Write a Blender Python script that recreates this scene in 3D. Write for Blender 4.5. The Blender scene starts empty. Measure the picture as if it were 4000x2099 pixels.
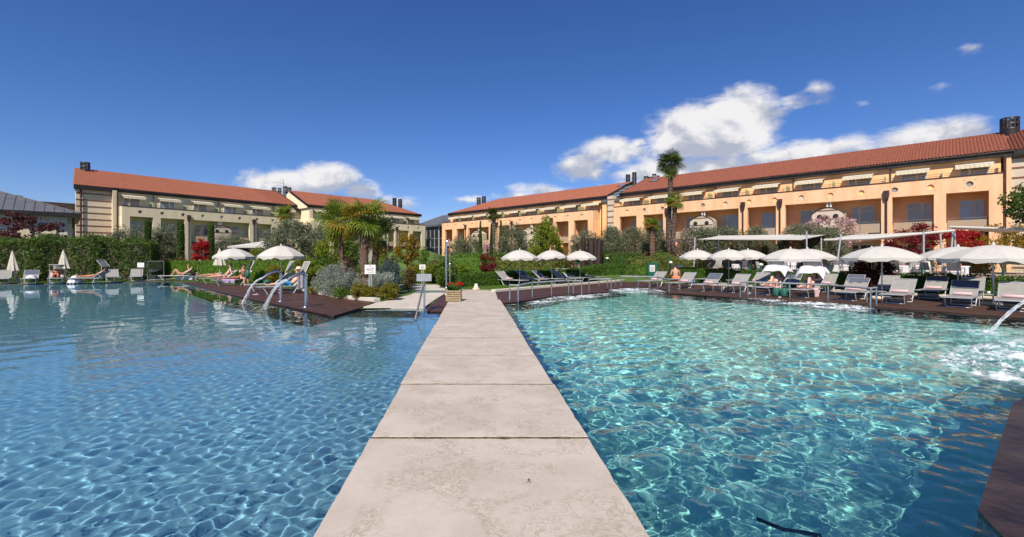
import bpy, math, random
import numpy as np
from mathutils import Vector, Matrix
SC = bpy.context.scene
COL = SC.collection
rnd = random.Random(7)
RNG = np.random.default_rng(11)
R = math.radians
# ------------------------------------------------------------------ camera
EYE = 1.6
F = 1778.0            # focal length in photo pixels (4000 wide)
HZ = 1009.0           # row of the horizon
cam = bpy.data.cameras.new('camera')
camo = bpy.data.objects.new('camera', cam); COL.objects.link(camo)
camo.location = (0, 0, EYE); camo.rotation_euler = (R(90), 0, 0)
cam.sensor_width = 36; cam.lens = 36 * F / 4000
cam.shift_y = -(1049.5 - HZ) / 4000
cam.clip_start = 0.05; cam.clip_end = 6000
SC.camera = camo
# ------------------------------------------------------------------ sun and sky
SUN_EL = R(46)
SDX, SDY = 0.24, 0.97
w = bpy.data.worlds.new('World'); SC.world = w; w.use_nodes = True
sun = bpy.data.lights.new('sun', 'SUN'); suno = bpy.data.objects.new('sun', sun); COL.objects.link(suno)
sun.energy = 4.9; sun.angle = R(0.53); sun.color = (1, 0.90, 0.77)
sd = Vector((SDX, SDY, -math.tan(SUN_EL) * math.hypot(SDX, SDY))).normalized()
suno.rotation_euler = sd.to_track_quat('-Z', 'Y').to_euler()
sun.cycles.is_caustics_light = True
vs = SC.view_settings
vs.view_transform = 'Standard'; vs.look = 'None'; vs.exposure = 0.38; vs.gamma = 1; vs.use_curve_mapping = False
SC.cycles.use_denoising = True
SC.cycles.max_bounces = 8; SC.cycles.transparent_max_bounces = 16
SC.cycles.transmission_bounces = 6; SC.cycles.glossy_bounces = 3; SC.cycles.diffuse_bounces = 4

class NT:
    """short hand for building node trees"""
    def __init__(s, tree): s.t = tree; s.L = tree.links
    def n(s, typ, **kw):
        x = s.t.nodes.new(typ)
        for k, v in kw.items(): setattr(x, k, v)
        return x
    def set(s, sock, v):
        if isinstance(v, bpy.types.NodeSocket): s.L.new(v, sock)
        elif v is not None:
            if hasattr(sock, 'default_value') and isinstance(v, (tuple, list)) and len(v) == 3 and sock.type == 'RGBA': v = (*v, 1)
            sock.default_value = v
    def m(s, op, a, b=None, c=None, clamp=False):
        x = s.n('ShaderNodeMath', operation=op, use_clamp=clamp)
        s.set(x.inputs[0], a)
        if b is not None: s.set(x.inputs[1], b)
        if c is not None: s.set(x.inputs[2], c)
        return x.outputs[0]
    def mix(s, f, a, b, blend='MIX'):
        x = s.n('ShaderNodeMix', data_type='RGBA', blend_type=blend)
        s.set(x.inputs[0], f); s.set(x.inputs[6], a); s.set(x.inputs[7], b)
        return x.outputs[2]
    def noise(s, vec, scale, detail=3, rough=.5, dist=0.0, typ='FBM'):
        x = s.n('ShaderNodeTexNoise'); x.noise_type = typ
        if vec is not None: s.L.new(vec, x.inputs['Vector'])
        x.inputs['Scale'].default_value = scale; x.inputs['Detail'].default_value = detail
        x.inputs['Roughness'].default_value = rough; x.inputs['Distortion'].default_value = dist
        return x.outputs[0]
    def ss(s, v, lo, hi, a=0.0, b=1.0):
        x = s.n('ShaderNodeMapRange', interpolation_type='SMOOTHSTEP')
        s.set(x.inputs[0], v); s.set(x.inputs[1], lo); s.set(x.inputs[2], hi); s.set(x.inputs[3], a); s.set(x.inputs[4], b)
        return x.outputs[0]
    def map(s, vec, sc=(1, 1, 1), rot=(0, 0, 0), loc=(0, 0, 0)):
        x = s.n('ShaderNodeMapping'); s.L.new(vec, x.inputs[0])
        x.inputs['Scale'].default_value = sc; x.inputs['Rotation'].default_value = rot; x.inputs['Location'].default_value = loc
        return x.outputs[0]

# sky: physical sky with fair-weather cumulus low in the north-east, all as functions of direction
g = NT(w.node_tree)
bg = w.node_tree.nodes['Background']
sky = g.n('ShaderNodeTexSky', sky_type='NISHITA', sun_disc=False, sun_elevation=SUN_EL,
          sun_rotation=math.atan2(-SDX, -SDY), air_density=1.0, dust_density=0.05, ozone_density=4.0, altitude=200)
hs = g.n('ShaderNodeHueSaturation'); hs.inputs['Saturation'].default_value = 1.13; hs.inputs['Value'].default_value = 1.0
g.set(hs.inputs['Color'], g.mix(1.0, sky.outputs[0], (.90, .925, 1.20), 'MULTIPLY'))
tc = g.n('ShaderNodeTexCoord').outputs['Generated']
sep = g.n('ShaderNodeSeparateXYZ'); g.L.new(tc, sep.inputs[0])
az = g.m('ARCTAN2', sep.outputs[0], sep.outputs[1])
el = g.m('ARCTAN2', sep.outputs[2], g.m('SQRT', g.m('ADD', g.m('MULTIPLY', sep.outputs[0], sep.outputs[0]), g.m('MULTIPLY', sep.outputs[1], sep.outputs[1]))))
def azel(px, py):
    x, z = (px - 2000) / F, (HZ - py) / F
    return math.atan2(x, 1), math.atan2(z, math.hypot(x, 1))
comb = g.n('ShaderNodeCombineXYZ'); g.set(comb.inputs[0], az); g.set(comb.inputs[1], g.m('MULTIPLY', el, 1.25))
av = comb.outputs[0]
# (px, py, half width px, half height px, weight) of the cloud masses as seen from the pool bridge
BL = [(2700, 520, 210, 115, 1.25), (2880, 475, 200, 125, 1.4), (2790, 560, 280, 75, 1.2), (3100, 400, 150, 46, .62), (3180, 355, 80, 38, .45), (3020, 440, 120, 60, .7),
      (2400, 590, 170, 55, .9), (2270, 660, 130, 70, .95), (2490, 560, 60, 30, .7), (2130, 740, 170, 35, .6), (2000, 770, 120, 25, .5),
      (2700, 660, 420, 60, .85), (3150, 600, 420, 60, .85), (3600, 540, 300, 70, .85), (3780, 520, 120, 45, .8), (2450, 740, 250, 30, .6),
      (1100, 720, 190, 60, 1.0), (1280, 700, 130, 65, 1.05), (1400, 750, 90, 50, .8), (980, 760, 130, 40, .8), (1830, 780, 130, 22, .5),
      (3790, 190, 95, 36, .36), (3680, 335, 70, 30, .33), (3370, 405, 50, 20, .28), (1560, 790, 100, 30, .55)]
extra = [(az_, el_, ra, re, wt) for az_, el_, ra, re, wt in [(-1.6, .16, .5, .06, .8), (-2.4, .2, .35, .07, .9), (3.0, .15, .4, .06, .9), (2.2, .2, .5, .08, .9), (1.5, .17, .45, .07, .8), (-1.1, .11, .2, .03, .5)]]
dens = None; SY = 0.0; SQ = .001
for b in BL:
    a0, e0 = azel(b[0], b[1]); a1, _ = azel(b[0] + b[2], b[1]); _, e1 = azel(b[0], b[1] - b[3])
    extra.append((a0, e0, abs(a1 - a0) * 1.25, abs(e1 - e0) * 1.35, b[4]))
for a0, e0, ra, re, wt in extra:
    x = g.m('MULTIPLY', g.m('SUBTRACT', az, a0), 1 / ra); y = g.m('MULTIPLY', g.m('SUBTRACT', el, e0), 1 / re)
    q = g.m('SUBTRACT', 1.0, g.m('SQRT', g.m('ADD', g.m('MULTIPLY', x, x), g.m('MULTIPLY', y, y))))
    q = g.m('MULTIPLY', g.m('MAXIMUM', q, 0.0), wt)
    SY = g.m('ADD', SY, g.m('MULTIPLY', q, y)); SQ = g.m('ADD', SQ, q)
    dens = q if dens is None else g.m('MAXIMUM', dens, q)
n1 = g.noise(av, 7.5, 9, .56, .25)
n2 = g.noise(g.map(av, loc=(0.011, .022, 0)), 7.5, 9, .56, .25)      # same field looked up towards the sun: gives the relief
n3 = g.noise(g.map(av, sc=(1, 2.2, 1)), 22, 7, .6, .3)
base = g.m('ADD', dens, g.m('MULTIPLY', g.m('SUBTRACT', n1, .5), 1.25))
base = g.m('ADD', base, g.m('MULTIPLY', g.m('SUBTRACT', n3, .5), .6))
alpha = g.m('MULTIPLY', g.ss(base, .12, .62), g.ss(dens, .0, .22))
relief = g.m('MULTIPLY', g.m('SUBTRACT', n1, n2), 3.0)
body = g.m('ADD', g.m('ADD', g.m('MULTIPLY', g.m('DIVIDE', SY, SQ), .55), .86), relief, clamp=False)
body = g.m('MINIMUM', g.m('MAXIMUM', body, .5), 1.15)
ccol = g.mix(g.ss(body, .55, 1.1), (5.0, 5.3, 6.2), (10.2, 9.9, 9.7))
out = g.mix(g.m('MULTIPLY', alpha, .93), hs.outputs[0], ccol)
g.L.new(out, bg.inputs[0]); bg.inputs[1].default_value = 0.072

# ------------------------------------------------------------------ helpers
def ray(px, d, z=0.0): return Vector(((px - 2000) / F * d, d, z))
def P(px, py, z=0.0):
    d = (z - EYE) * F / (HZ - py)
    return Vector(((px - 2000) / F * d, d, z))
def zat(py, d): return EYE + (HZ - py) / F * d

def tag(o, label=None, cat=None, group=None, kind=None):
    if label: o['label'] = label
    if cat: o['category'] = cat
    if group: o['group'] = group
    if kind: o['kind'] = kind
    return o
def empty(name, loc=(0, 0, 0), rz=0.0, parent=None):
    o = bpy.data.objects.new(name, None); COL.objects.link(o); o.location = loc; o.rotation_euler = (0, 0, rz)
    o.empty_display_size = .2
    if parent: o.parent = parent
    return o
def link(name, me, parent=None, loc=None, rz=None):
    o = bpy.data.objects.new(name, me); COL.objects.link(o)
    if parent: o.parent = parent
    if loc is not None: o.location = loc
    if rz is not None: o.rotation_euler = (0, 0, rz)
    return o
KIDS = {}
def copy_tree(o, parent=None):
    c = o.copy(); COL.objects.link(c); c.parent = parent
    for ch in list(o.children): copy_tree(ch, c)
    return c

class MB:
    def __init__(s): s.v = []; s.f = []; s.mi = []; s.M = None; s.k = 0; s.sm = []; s.smooth = False
    def add(s, vs_, fs):
        b = len(s.v)
        if s.M is not None: vs_ = [tuple(s.M @ Vector(p)) for p in vs_]
        s.v += [tuple(p) for p in vs_]
        s.f += [tuple(i + b for i in f) for f in fs]
        s.mi += [s.k] * len(fs); s.sm += [s.smooth] * len(fs)
        return s
    def box(s, x0, x1, y0, y1, z0, z1):
        return s.add([(x0, y0, z0), (x1, y0, z0), (x1, y1, z0), (x0, y1, z0), (x0, y0, z1), (x1, y0, z1), (x1, y1, z1), (x0, y1, z1)],
                     [(0, 3, 2, 1), (4, 5, 6, 7), (0, 1, 5, 4), (1, 2, 6, 5), (2, 3, 7, 6), (3, 0, 4, 7)])
    def bbox(s, x0, x1, y0, y1, z0, z1, b=.01):
        """box with its upper edges chamfered"""
        v = [(x0, y0, z0), (x1, y0, z0), (x1, y1, z0), (x0, y1, z0), (x0, y0, z1 - b), (x1, y0, z1 - b), (x1, y1, z1 - b), (x0, y1, z1 - b),
             (x0 + b, y0 + b, z1), (x1 - b, y0 + b, z1), (x1 - b, y1 - b, z1), (x0 + b, y1 - b, z1)]
        return s.add(v, [(0, 3, 2, 1), (8, 9, 10, 11), (0, 1, 5, 4), (1, 2, 6, 5), (2, 3, 7, 6), (3, 0, 4, 7), (4, 5, 9, 8), (5, 6, 10, 9), (6, 7, 11, 10), (7, 4, 8, 11)])
    def quad(s, a, b, c, d): return s.add([a, b, c, d], [(0, 1, 2, 3)])
    def poly(s, pts): return s.add(pts, [tuple(range(len(pts)))])
    def prism(s, pts, z0, z1):
        n = len(pts)
        ar = sum(pts[i][0] * pts[(i + 1) % n][1] - pts[(i + 1) % n][0] * pts[i][1] for i in range(n))
        if ar < 0: pts = pts[::-1]
        return s.add([(p[0], p[1], z0) for p in pts] + [(p[0], p[1], z1) for p in pts],
                     [tuple(range(n))[::-1], tuple(range(n, 2 * n))] + [(i, (i + 1) % n, (i + 1) % n + n, i + n) for i in range(n)])
    def tube(s, pts, r, n=8, cap=True, smooth=True):
        pts = [Vector(p) for p in pts]
        rs = r if isinstance(r, (list, tuple)) else [r] * len(pts)
        V = []; 
        t0 = (pts[1] - pts[0]).normalized()
        up = Vector((0, 0, 1)) if abs(t0.z) < .9 else Vector((1, 0, 0))
        a = t0.cross(up).normalized()
        for i, p in enumerate(pts):
            t = (pts[min(i + 1, len(pts) - 1)] - pts[max(i - 1, 0)]).normalized()
            a = (a - t * a.dot(t)).normalized(); b = t.cross(a)
            for k in range(n):
                th = 2 * math.pi * k / n
                V.append(p + (a * math.cos(th) + b * math.sin(th)) * rs[i])
        Fc = [(i * n + k, i * n + (k + 1) % n, (i + 1) * n + (k + 1) % n, (i + 1) * n + k) for i in range(len(pts) - 1) for k in range(n)]
        o = s.smooth; s.smooth = smooth; s.add(V, Fc)
        if cap:
            s.smooth = False
            s.add(V[:n], [tuple(range(n))[::-1]]); s.add(V[-n:], [tuple(range(n))])
        s.smooth = o; return s
    def lathe(s, prof, n=16, c=(0, 0), smooth=True):
        V = [(c[0] + r * math.cos(2 * math.pi * k / n), c[1] + r * math.sin(2 * math.pi * k / n), z) for r, z in prof for k in range(n)]
        Fc = [(i * n + k, i * n + (k + 1) % n, (i + 1) * n + (k + 1) % n, (i + 1) * n + k) for i in range(len(prof) - 1) for k in range(n)]
        o = s.smooth; s.smooth = smooth; s.add(V, Fc); s.smooth = o; return s
    def mesh(s, name, mats):
        me = bpy.data.meshes.new(name); me.from_pydata(s.v, [], s.f)
        for m_ in (mats if isinstance(mats, (list, tuple)) else [mats]): me.materials.append(m_)
        if any(s.mi): me.polygons.foreach_set('material_index', s.mi)
        if any(s.sm): me.polygons.foreach_set('use_smooth', s.sm)
        me.update(); return me
    def build(s, name, mats, parent=None, loc=None, rz=None): return link(name, s.mesh(name, mats), parent, loc, rz)

def np_mesh(name, v, q, mats, smooth=False, mi=None):
    me = bpy.data.meshes.new(name); v = np.asarray(v, np.float32); q = np.asarray(q, np.int32)
    me.vertices.add(len(v)); me.vertices.foreach_set('co', v.ravel())
    me.loops.add(q.size); me.loops.foreach_set('vertex_index', q.ravel())
    me.polygons.add(len(q)); me.polygons.foreach_set('loop_start', np.arange(0, q.size, q.shape[1], dtype=np.int32))
    if smooth: me.polygons.foreach_set('use_smooth', np.ones(len(q), bool))
    if mi is not None: me.polygons.foreach_set('material_index', np.asarray(mi, np.int32))
    for m_ in (mats if isinstance(mats, (list, tuple)) else [mats]): me.materials.append(m_)
    me.update(calc_edges=True); return me

# ------------------------------------------------------------------ materials
MATS = {}
def pm(name, col, rough=.7, metal=0.0, var=.12, vscale=3.0, col2=None, bump=0.0, bscale=40.0, coat=0.0, spec=.5, alpha=None, trans=0.0, sc=(1, 1, 1), detail=4):
    m_ = bpy.data.materials.new(name); m_.use_nodes = True
    g = NT(m_.node_tree); b = m_.node_tree.nodes['Principled BSDF']
    co = g.n('ShaderNodeTexCoord').outputs['Object']; co = g.map(co, sc=sc)
    nz = g.noise(co, vscale, detail, .6)
    c2 = col2 if col2 else tuple(max(0, c * (1 - var * 2)) for c in col)
    c1 = tuple(min(1, c * (1 + (0 if col2 else var))) for c in col)
    g.set(b.inputs['Base Color'], g.mix(g.ss(nz, .3, .7), c1, c2))
    b.inputs['Roughness'].default_value = rough; b.inputs['Metallic'].default_value = metal
    b.inputs['Coat Weight'].default_value = coat; b.inputs['Specular IOR Level'].default_value = spec
    b.inputs['Transmission Weight'].default_value = trans
    if alpha is not None: b.inputs['Alpha'].default_value = alpha
    if bump:
        bp = g.n('ShaderNodeBump'); bp.inputs['Strength'].default_value = bump; bp.inputs['Distance'].default_value = .02
        g.L.new(g.noise(co, bscale, 4, .6), bp.inputs['Height']); g.L.new(bp.outputs[0], b.inputs['Normal'])
    MATS[name] = m_; return m_
def leafm(name, cols, trans=.35, rough=.55):
    """foliage: every leaf (mesh island) picks its own tone between the given colours"""
    m_ = bpy.data.materials.new(name); m_.use_nodes = True
    g = NT(m_.node_tree); b = m_.node_tree.nodes['Principled BSDF']
    ri = g.n('ShaderNodeNewGeometry').outputs['Random Per Island']
    rp = g.n('ShaderNodeValToRGB'); g.L.new(ri, rp.inputs[0])
    el_ = rp.color_ramp.elements
    while len(el_) < len(cols): el_.new(.5)
    for i, c in enumerate(cols): el_[i].position = i / max(1, len(cols) - 1); el_[i].color = (*c, 1)
    nz = g.noise(g.n('ShaderNodeTexCoord').outputs['Object'], 1.7, 3, .6)
    colr = g.mix(g.ss(nz, .3, .7), rp.outputs[0], g.mix(.5, rp.outputs[0], tuple(c * .55 for c in cols[len(cols) // 2])))
    g.L.new(colr, b.inputs['Base Color']); b.inputs['Roughness'].default_value = rough; b.inputs['Specular IOR Level'].default_value = .35
    tr = g.n('ShaderNodeBsdfTranslucent'); g.L.new(g.mix(.4, colr, tuple(min(1, c * 1.5) for c in cols[-1])), tr.inputs[0])
    mx = g.n('ShaderNodeMixShader'); mx.inputs[0].default_value = trans
    g.L.new(b.outputs[0], mx.inputs[1]); g.L.new(tr.outputs[0], mx.inputs[2])
    g.L.new(mx.outputs[0], m_.node_tree.nodes['Material Output'].inputs[0]); MATS[name] = m_; return m_

M = {}
M['orange'] = pm('orange_plaster', (.83, .53, .32), .85, col2=(.74, .42, .23), sc=(1, 1, .22), vscale=1.3, bump=.15, bscale=60)
M['deep_orange'] = pm('ochre_plaster', (.93, .57, .30), .85, col2=(.88, .50, .24), vscale=.7, bump=.12)
M['cream'] = pm('cream_plaster', (.68, .59, .42), .85, col2=(.60, .50, .34), sc=(1, 1, .22), vscale=1.3, bump=.15, bscale=60)
M['cream_in'] = pm('straw_plaster', (.80, .72, .52), .85, col2=(.74, .66, .46), vscale=.7)
M['stone_panel'] = pm('stone_cladding', (.66, .55, .40), .8, col2=(.58, .45, .31), vscale=.9, bump=.1)
M['stone_pale'] = pm('pale_cladding', (.55, .48, .39), .8, col2=(.50, .42, .33), vscale=.9, bump=.1)
M['band'] = pm('brown_band', (.20, .085, .055), .8)
M['dark'] = pm('dark_metal', (.035, .027, .025), .45, .3, var=.2)
M['brown'] = pm('brown_metal', (.07, .035, .03), .5, .3, var=.2)
M['tile'] = pm('terracotta', (.34, .115, .06), .85, col2=(.19, .06, .038), sc=(6, .7, .7), vscale=3.5, bump=.2, bscale=50)
M['tile_dark'] = pm('weathered_terracotta', (.14, .042, .027), .9, col2=(.26, .082, .048), sc=(5, .8, .8), vscale=3, bump=.3, bscale=40)
M['shingle'] = pm('brown_shingle', (.10, .075, .062), .9, var=.15)
M['awning'] = pm('awning_cloth', (.62, .55, .40), .9, var=.04)
M['white'] = pm('white_canvas', (.49, .475, .44), .9, var=.03, vscale=4, bump=.1, bscale=14)
M['canvas_off'] = pm('ecru_canvas', (.50, .46, .38), .9, var=.05, vscale=4)
M['frame_w'] = pm('cream_window_frame', (.72, .62, .50), .6, var=.05)
M['frame_g'] = pm('grey_window_frame', (.70, .68, .62), .6, var=.05)
M['rail'] = pm('grey_rail', (.20, .19, .19), .45, .5)
M['screen'] = pm('screen_panel', (.50, .48, .22), .6, var=.05)
M['screen_g'] = pm('green_screen_panel', (.28, .36, .24), .6, var=.05)
M['grey_roof'] = pm('zinc_roof', (.16, .165, .175), .5, .35, var=.08, vscale=1.5)
M['zinc_seam'] = pm('zinc_seam', (.09, .092, .10), .5, .4)
M['chrome'] = pm('brushed_steel', (.62, .62, .63), .22, 1.0, var=.05)
M['alu'] = pm('painted_aluminium', (.55, .56, .58), .35, .5, var=.04)
M['white_alu'] = pm('white_aluminium', (.66, .66, .66), .4, .1, var=.03)
M['sling'] = pm('grey_sling', (.27, .262, .245), .8, var=.05, vscale=6, bump=.15, bscale=200)
M['sling_dark'] = pm('slate_sling', (.085, .10, .14), .75, var=.08, vscale=6)
M['towel_pink'] = pm('pink_towel', (.66, .44, .46), .95, var=.04, vscale=9, bump=.5, bscale=60)
M['towel_white'] = pm('white_towel', (.62, .60, .66), .95, var=.03, vscale=9, bump=.5, bscale=50)
M['towel_lilac'] = pm('lilac_towel', (.46, .37, .62), .95, var=.05, vscale=9, bump=.5, bscale=50)
M['skin'] = pm('skin', (.56, .30, .20), .5, var=.06, vscale=8)
M['skin_pale'] = pm('fair_skin', (.68, .42, .32), .5, var=.06, vscale=8)
M['skin_tan'] = pm('tanned_skin', (.42, .17, .09), .45, var=.06, vscale=8)
M['hair'] = pm('dark_hair', (.015, .011, .01), .5)
M['hair_brown'] = pm('brown_hair', (.08, .04, .02), .5)
M['black'] = pm('black_cloth', (.012, .012, .015), .6)
M['bluecloth'] = pm('turquoise_cloth', (.03, .28, .55), .7)
M['redcloth'] = pm('red_cloth', (.6, .07, .05), .7)
M['orangecloth'] = pm('orange_cloth', (.75, .17, .06), .7)
M['green_bag'] = pm('green_canvas', (.015, .11, .08), .7, var=.15)
M['green_metal'] = pm('green_painted_metal', (.01, .10, .07), .4)
M['bin'] = pm('charcoal_plastic', (.035, .038, .045), .5)
M['wood'] = pm('planter_wood', (.42, .32, .19), .8, col2=(.28, .21, .12), vscale=5, sc=(1, 1, 6), bump=.4)
M['table_cloth'] = pm('white_tablecloth', (.64, .63, .64), .9, var=.03)
M['chair'] = pm('grey_mesh_chair', (.16, .165, .18), .6, .2)
M['chair_light'] = pm('pale_mesh_chair', (.42, .42, .42), .6, .1)
M['bronze'] = pm('bronze', (.045, .036, .034), .5, .5, col2=(.09, .045, .032), vscale=1.5, sc=(1, 1, .4))
M['terracotta'] = pm('orange_clay', (.5, .2, .1), .8)
M['sand'] = pm('sandstone', (.62, .53, .42), .85, bump=.3)
M['soil'] = pm('soil', (.05, .035, .025), .95, bump=.5)
M['stem'] = pm('stem', (.10, .13, .05), .8)
M['bark'] = pm('bark', (.16, .125, .095), .9, col2=(.07, .05, .04), vscale=8, bump=.6, bscale=20)
M['palm_bark'] = pm('palm_fibre', (.20, .11, .075), .95, col2=(.07, .045, .035), vscale=9, bump=.9, bscale=26, sc=(1, 1, 2.5))
M['palm_dark'] = pm('dark_palm_fibre', (.060, .045, .038), .95, col2=(.12, .085, .06), vscale=9, bump=.9, bscale=26, sc=(1, 1, 2.5))
M['sign'] = pm('pale_sign', (.66, .66, .64), .5, var=.03)
M['ink'] = pm('dark_ink', (.06, .06, .065), .6)
M['sign_grey'] = pm('grey_sign_plate', (.36, .37, .38), .45, .3)
M['blue_toy'] = pm('blue_plastic', (.02, .26, .60), .4)
M['lime'] = pm('limestone_curb', (.55, .50, .43), .85, col2=(.55, .50, .42), vscale=6, bump=.3)
M['paving'] = pm('terrace_paving', (.42, .30, .22), .85, bump=.2)
M['whiteplaster'] = pm('white_plaster', (.62, .62, .56), .85, col2=(.56, .55, .49), vscale=.7)
M['red_cup'] = pm('red_glass_cup', (.5, .03, .03), .3)
M['lamp_glass'] = pm('opal_lamp', (.8, .76, .65), .35)

def glassm(name, tint, refl=.5, rough=.02):
    m_ = bpy.data.materials.new(name); m_.use_nodes = True; b = m_.node_tree.nodes['Principled BSDF']; g = NT(m_.node_tree)
    co = g.n('ShaderNodeTexCoord').outputs['Object']
    g.set(b.inputs['Base Color'], g.mix(g.noise(co, .8, 2), tint, tuple(c * .6 for c in tint)))
    b.inputs['Roughness'].default_value = rough; b.inputs['Specular IOR Level'].default_value = refl
    b.inputs['Coat Weight'].default_value = .6; b.inputs['Coat Roughness'].default_value = .02
    return m_
M['pane'] = glassm('window_pane', (.33, .37, .38), .8)
M['pane_dark'] = glassm('dark_window_pane', (.025, .03, .03), .8)
M['curtain_pane'] = glassm('curtained_pane', (.36, .33, .24), .7)
M['blue_pane'] = glassm('blue_grey_pane', (.36, .43, .48), .7)  # bluish grey tint of the glass itself
M['frosted'] = pm('frosted_balustrade', (.44, .30, .18), .3, col2=(.36, .30, .24), vscale=.9, spec=.4)

def clearm():
    m_ = bpy.data.materials.new('clear_fence_glass'); m_.use_nodes = True; g = NT(m_.node_tree); t = m_.node_tree; t.nodes.remove(t.nodes['Principled BSDF'])
    a = g.n('ShaderNodeBsdfTransparent'); a.inputs[0].default_value = (.86, .93, .90, 1); b = g.n('ShaderNodeBsdfGlossy'); b.inputs['Roughness'].default_value = .02
    mx = g.n('ShaderNodeMixShader'); mx.inputs[0].default_value = .06; g.L.new(a.outputs[0], mx.inputs[1]); g.L.new(b.outputs[0], mx.inputs[2]); g.L.new(mx.outputs[0], t.nodes['Material Output'].inputs[0]); return m_
M['fence_glass'] = clearm()
# ---- water
def waterm(name, tint):
    m_ = bpy.data.materials.new(name); m_.use_nodes = True; g = NT(m_.node_tree); t = m_.node_tree
    t.nodes.remove(t.nodes['Principled BSDF'])
    gl = g.n('ShaderNodeBsdfGlass'); gl.inputs['IOR'].default_value = 1.33; gl.inputs['Roughness'].default_value = 0
    gl.inputs['Color'].default_value = (*tint, 1)
    g.L.new(gl.outputs[0], t.nodes['Material Output'].inputs[0]); return m_
M['water_l'] = waterm('water', (.86, .96, 1))
M['water_r'] = waterm('turquoise_water', (.86, .97, .98))
def foamm():
    m_ = bpy.data.materials.new('foam'); m_.use_nodes = True; g = NT(m_.node_tree); b = m_.node_tree.nodes['Principled BSDF']
    b.inputs['Base Color'].default_value = (.82, .88, .90, 1); b.inputs['Roughness'].default_value = .35
    co = g.n('ShaderNodeTexCoord').outputs['Object']
    a = g.ss(g.m('ADD', g.m('MULTIPLY', g.noise(co, 9, 5, .65, .5), .6), g.m('MULTIPLY', g.noise(co, 1.4, 3, .6), .55)), .52, .68)
    at = g.n('ShaderNodeAttribute'); at.attribute_name = 'edge'
    g.set(b.inputs['Alpha'], g.m('MULTIPLY', g.m('MULTIPLY', a, at.outputs['Fac']), .85)); return m_
M['foam'] = foamm()
M['jet'] = pm('falling_water', (.80, .85, .88), .06, var=.03, alpha=.30, spec=.9)
# ------------------------------------------------------------------ setting: ground, pools, walkway, decks
def grassm():
    m_ = bpy.data.materials.new('lawn_grass'); m_.use_nodes = True; g = NT(m_.node_tree); b = m_.node_tree.nodes['Principled BSDF']
    co = g.n('ShaderNodeTexCoord').outputs['Object']
    c = g.mix(g.ss(g.noise(co, .9, 4, .6), .35, .65), (.075, .15, .022), (.11, .19, .03))
    c = g.mix(g.ss(g.noise(co, 30, 3, .7), .35, .7), c, (.035, .075, .012))
    g.L.new(c, b.inputs['Base Color']); b.inputs['Roughness'].default_value = .9
    bp = g.n('ShaderNodeBump'); bp.inputs['Strength'].default_value = .8; bp.inputs['Distance'].default_value = .04
    g.L.new(g.noise(co, 60, 3, .7), bp.inputs['Height']); g.L.new(bp.outputs[0], b.inputs['Normal']); return m_
M['grass'] = grassm()
def stonem(name, c1, c2, veins=True, bump=.25):
    m_ = bpy.data.materials.new(name); m_.use_nodes = True; g = NT(m_.node_tree); b = m_.node_tree.nodes['Principled BSDF']
    co0 = g.n('ShaderNodeTexCoord').outputs['Object']
    oi = g.n('ShaderNodeObjectInfo').outputs['Random']
    cx = g.n('ShaderNodeCombineXYZ'); g.set(cx.inputs[0], g.m('MULTIPLY', oi, 37)); g.set(cx.inputs[1], g.m('MULTIPLY', oi, 91))
    va = g.n('ShaderNodeVectorMath', operation='ADD'); g.L.new(co0, va.inputs[0]); g.L.new(cx.outputs[0], va.inputs[1]); co = va.outputs[0]
    c = g.mix(g.ss(g.noise(co, 1.6, 5, .6, .4), .35, .65), c1, c2)
    c = g.mix(g.m('MULTIPLY', g.ss(g.noise(g.map(co, sc=(1, 2.2, 1)), 9, 6, .7, .8), .5, .75), .35), c, tuple(x * .72 for x in c1))
    if veins:
        zone = g.ss(g.noise(co, 2.2, 4, .6, .8), .44, .60)
        vn = g.m('ABSOLUTE', g.m('SUBTRACT', g.noise(co, 9, 7, .68, 1.2), .5))
        v = g.m('MULTIPLY', g.ss(vn, .0, .045, 1, 0), zone)
        vn2 = g.ss(g.noise(co, 60, 4, .7, .5), .62, .7)
        v = g.m('MAXIMUM', v, g.m('MULTIPLY', vn2, g.m('MULTIPLY', zone, .8)))
        c = g.mix(g.m('MULTIPLY', v, .8), c, (.30, .235, .17))
    c = g.mix(g.m('MULTIPLY', g.ss(g.noise(co, 130, 3, .8), .55, .8), .25), c, (.66, .62, .57))
    g.L.new(c, b.inputs['Base Color']); b.inputs['Roughness'].default_value = .7
    bp = g.n('ShaderNodeBump'); bp.inputs['Strength'].default_value = bump; bp.inputs['Distance'].default_value = .01
    g.L.new(g.noise(co, 45, 5, .7), bp.inputs['Height']); g.L.new(bp.outputs[0], b.inputs['Normal']); return m_
M['slab'] = stonem('travertine', (.50, .445, .38), (.43, .378, .318))
M['path'] = stonem('pale_path_stone', (.54, .49, .42), (.47, .42, .355), False)
M['grime'] = pm('joint_grime', (.035, .03, .022), .9, col2=(.20, .16, .09), vscale=11)
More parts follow.
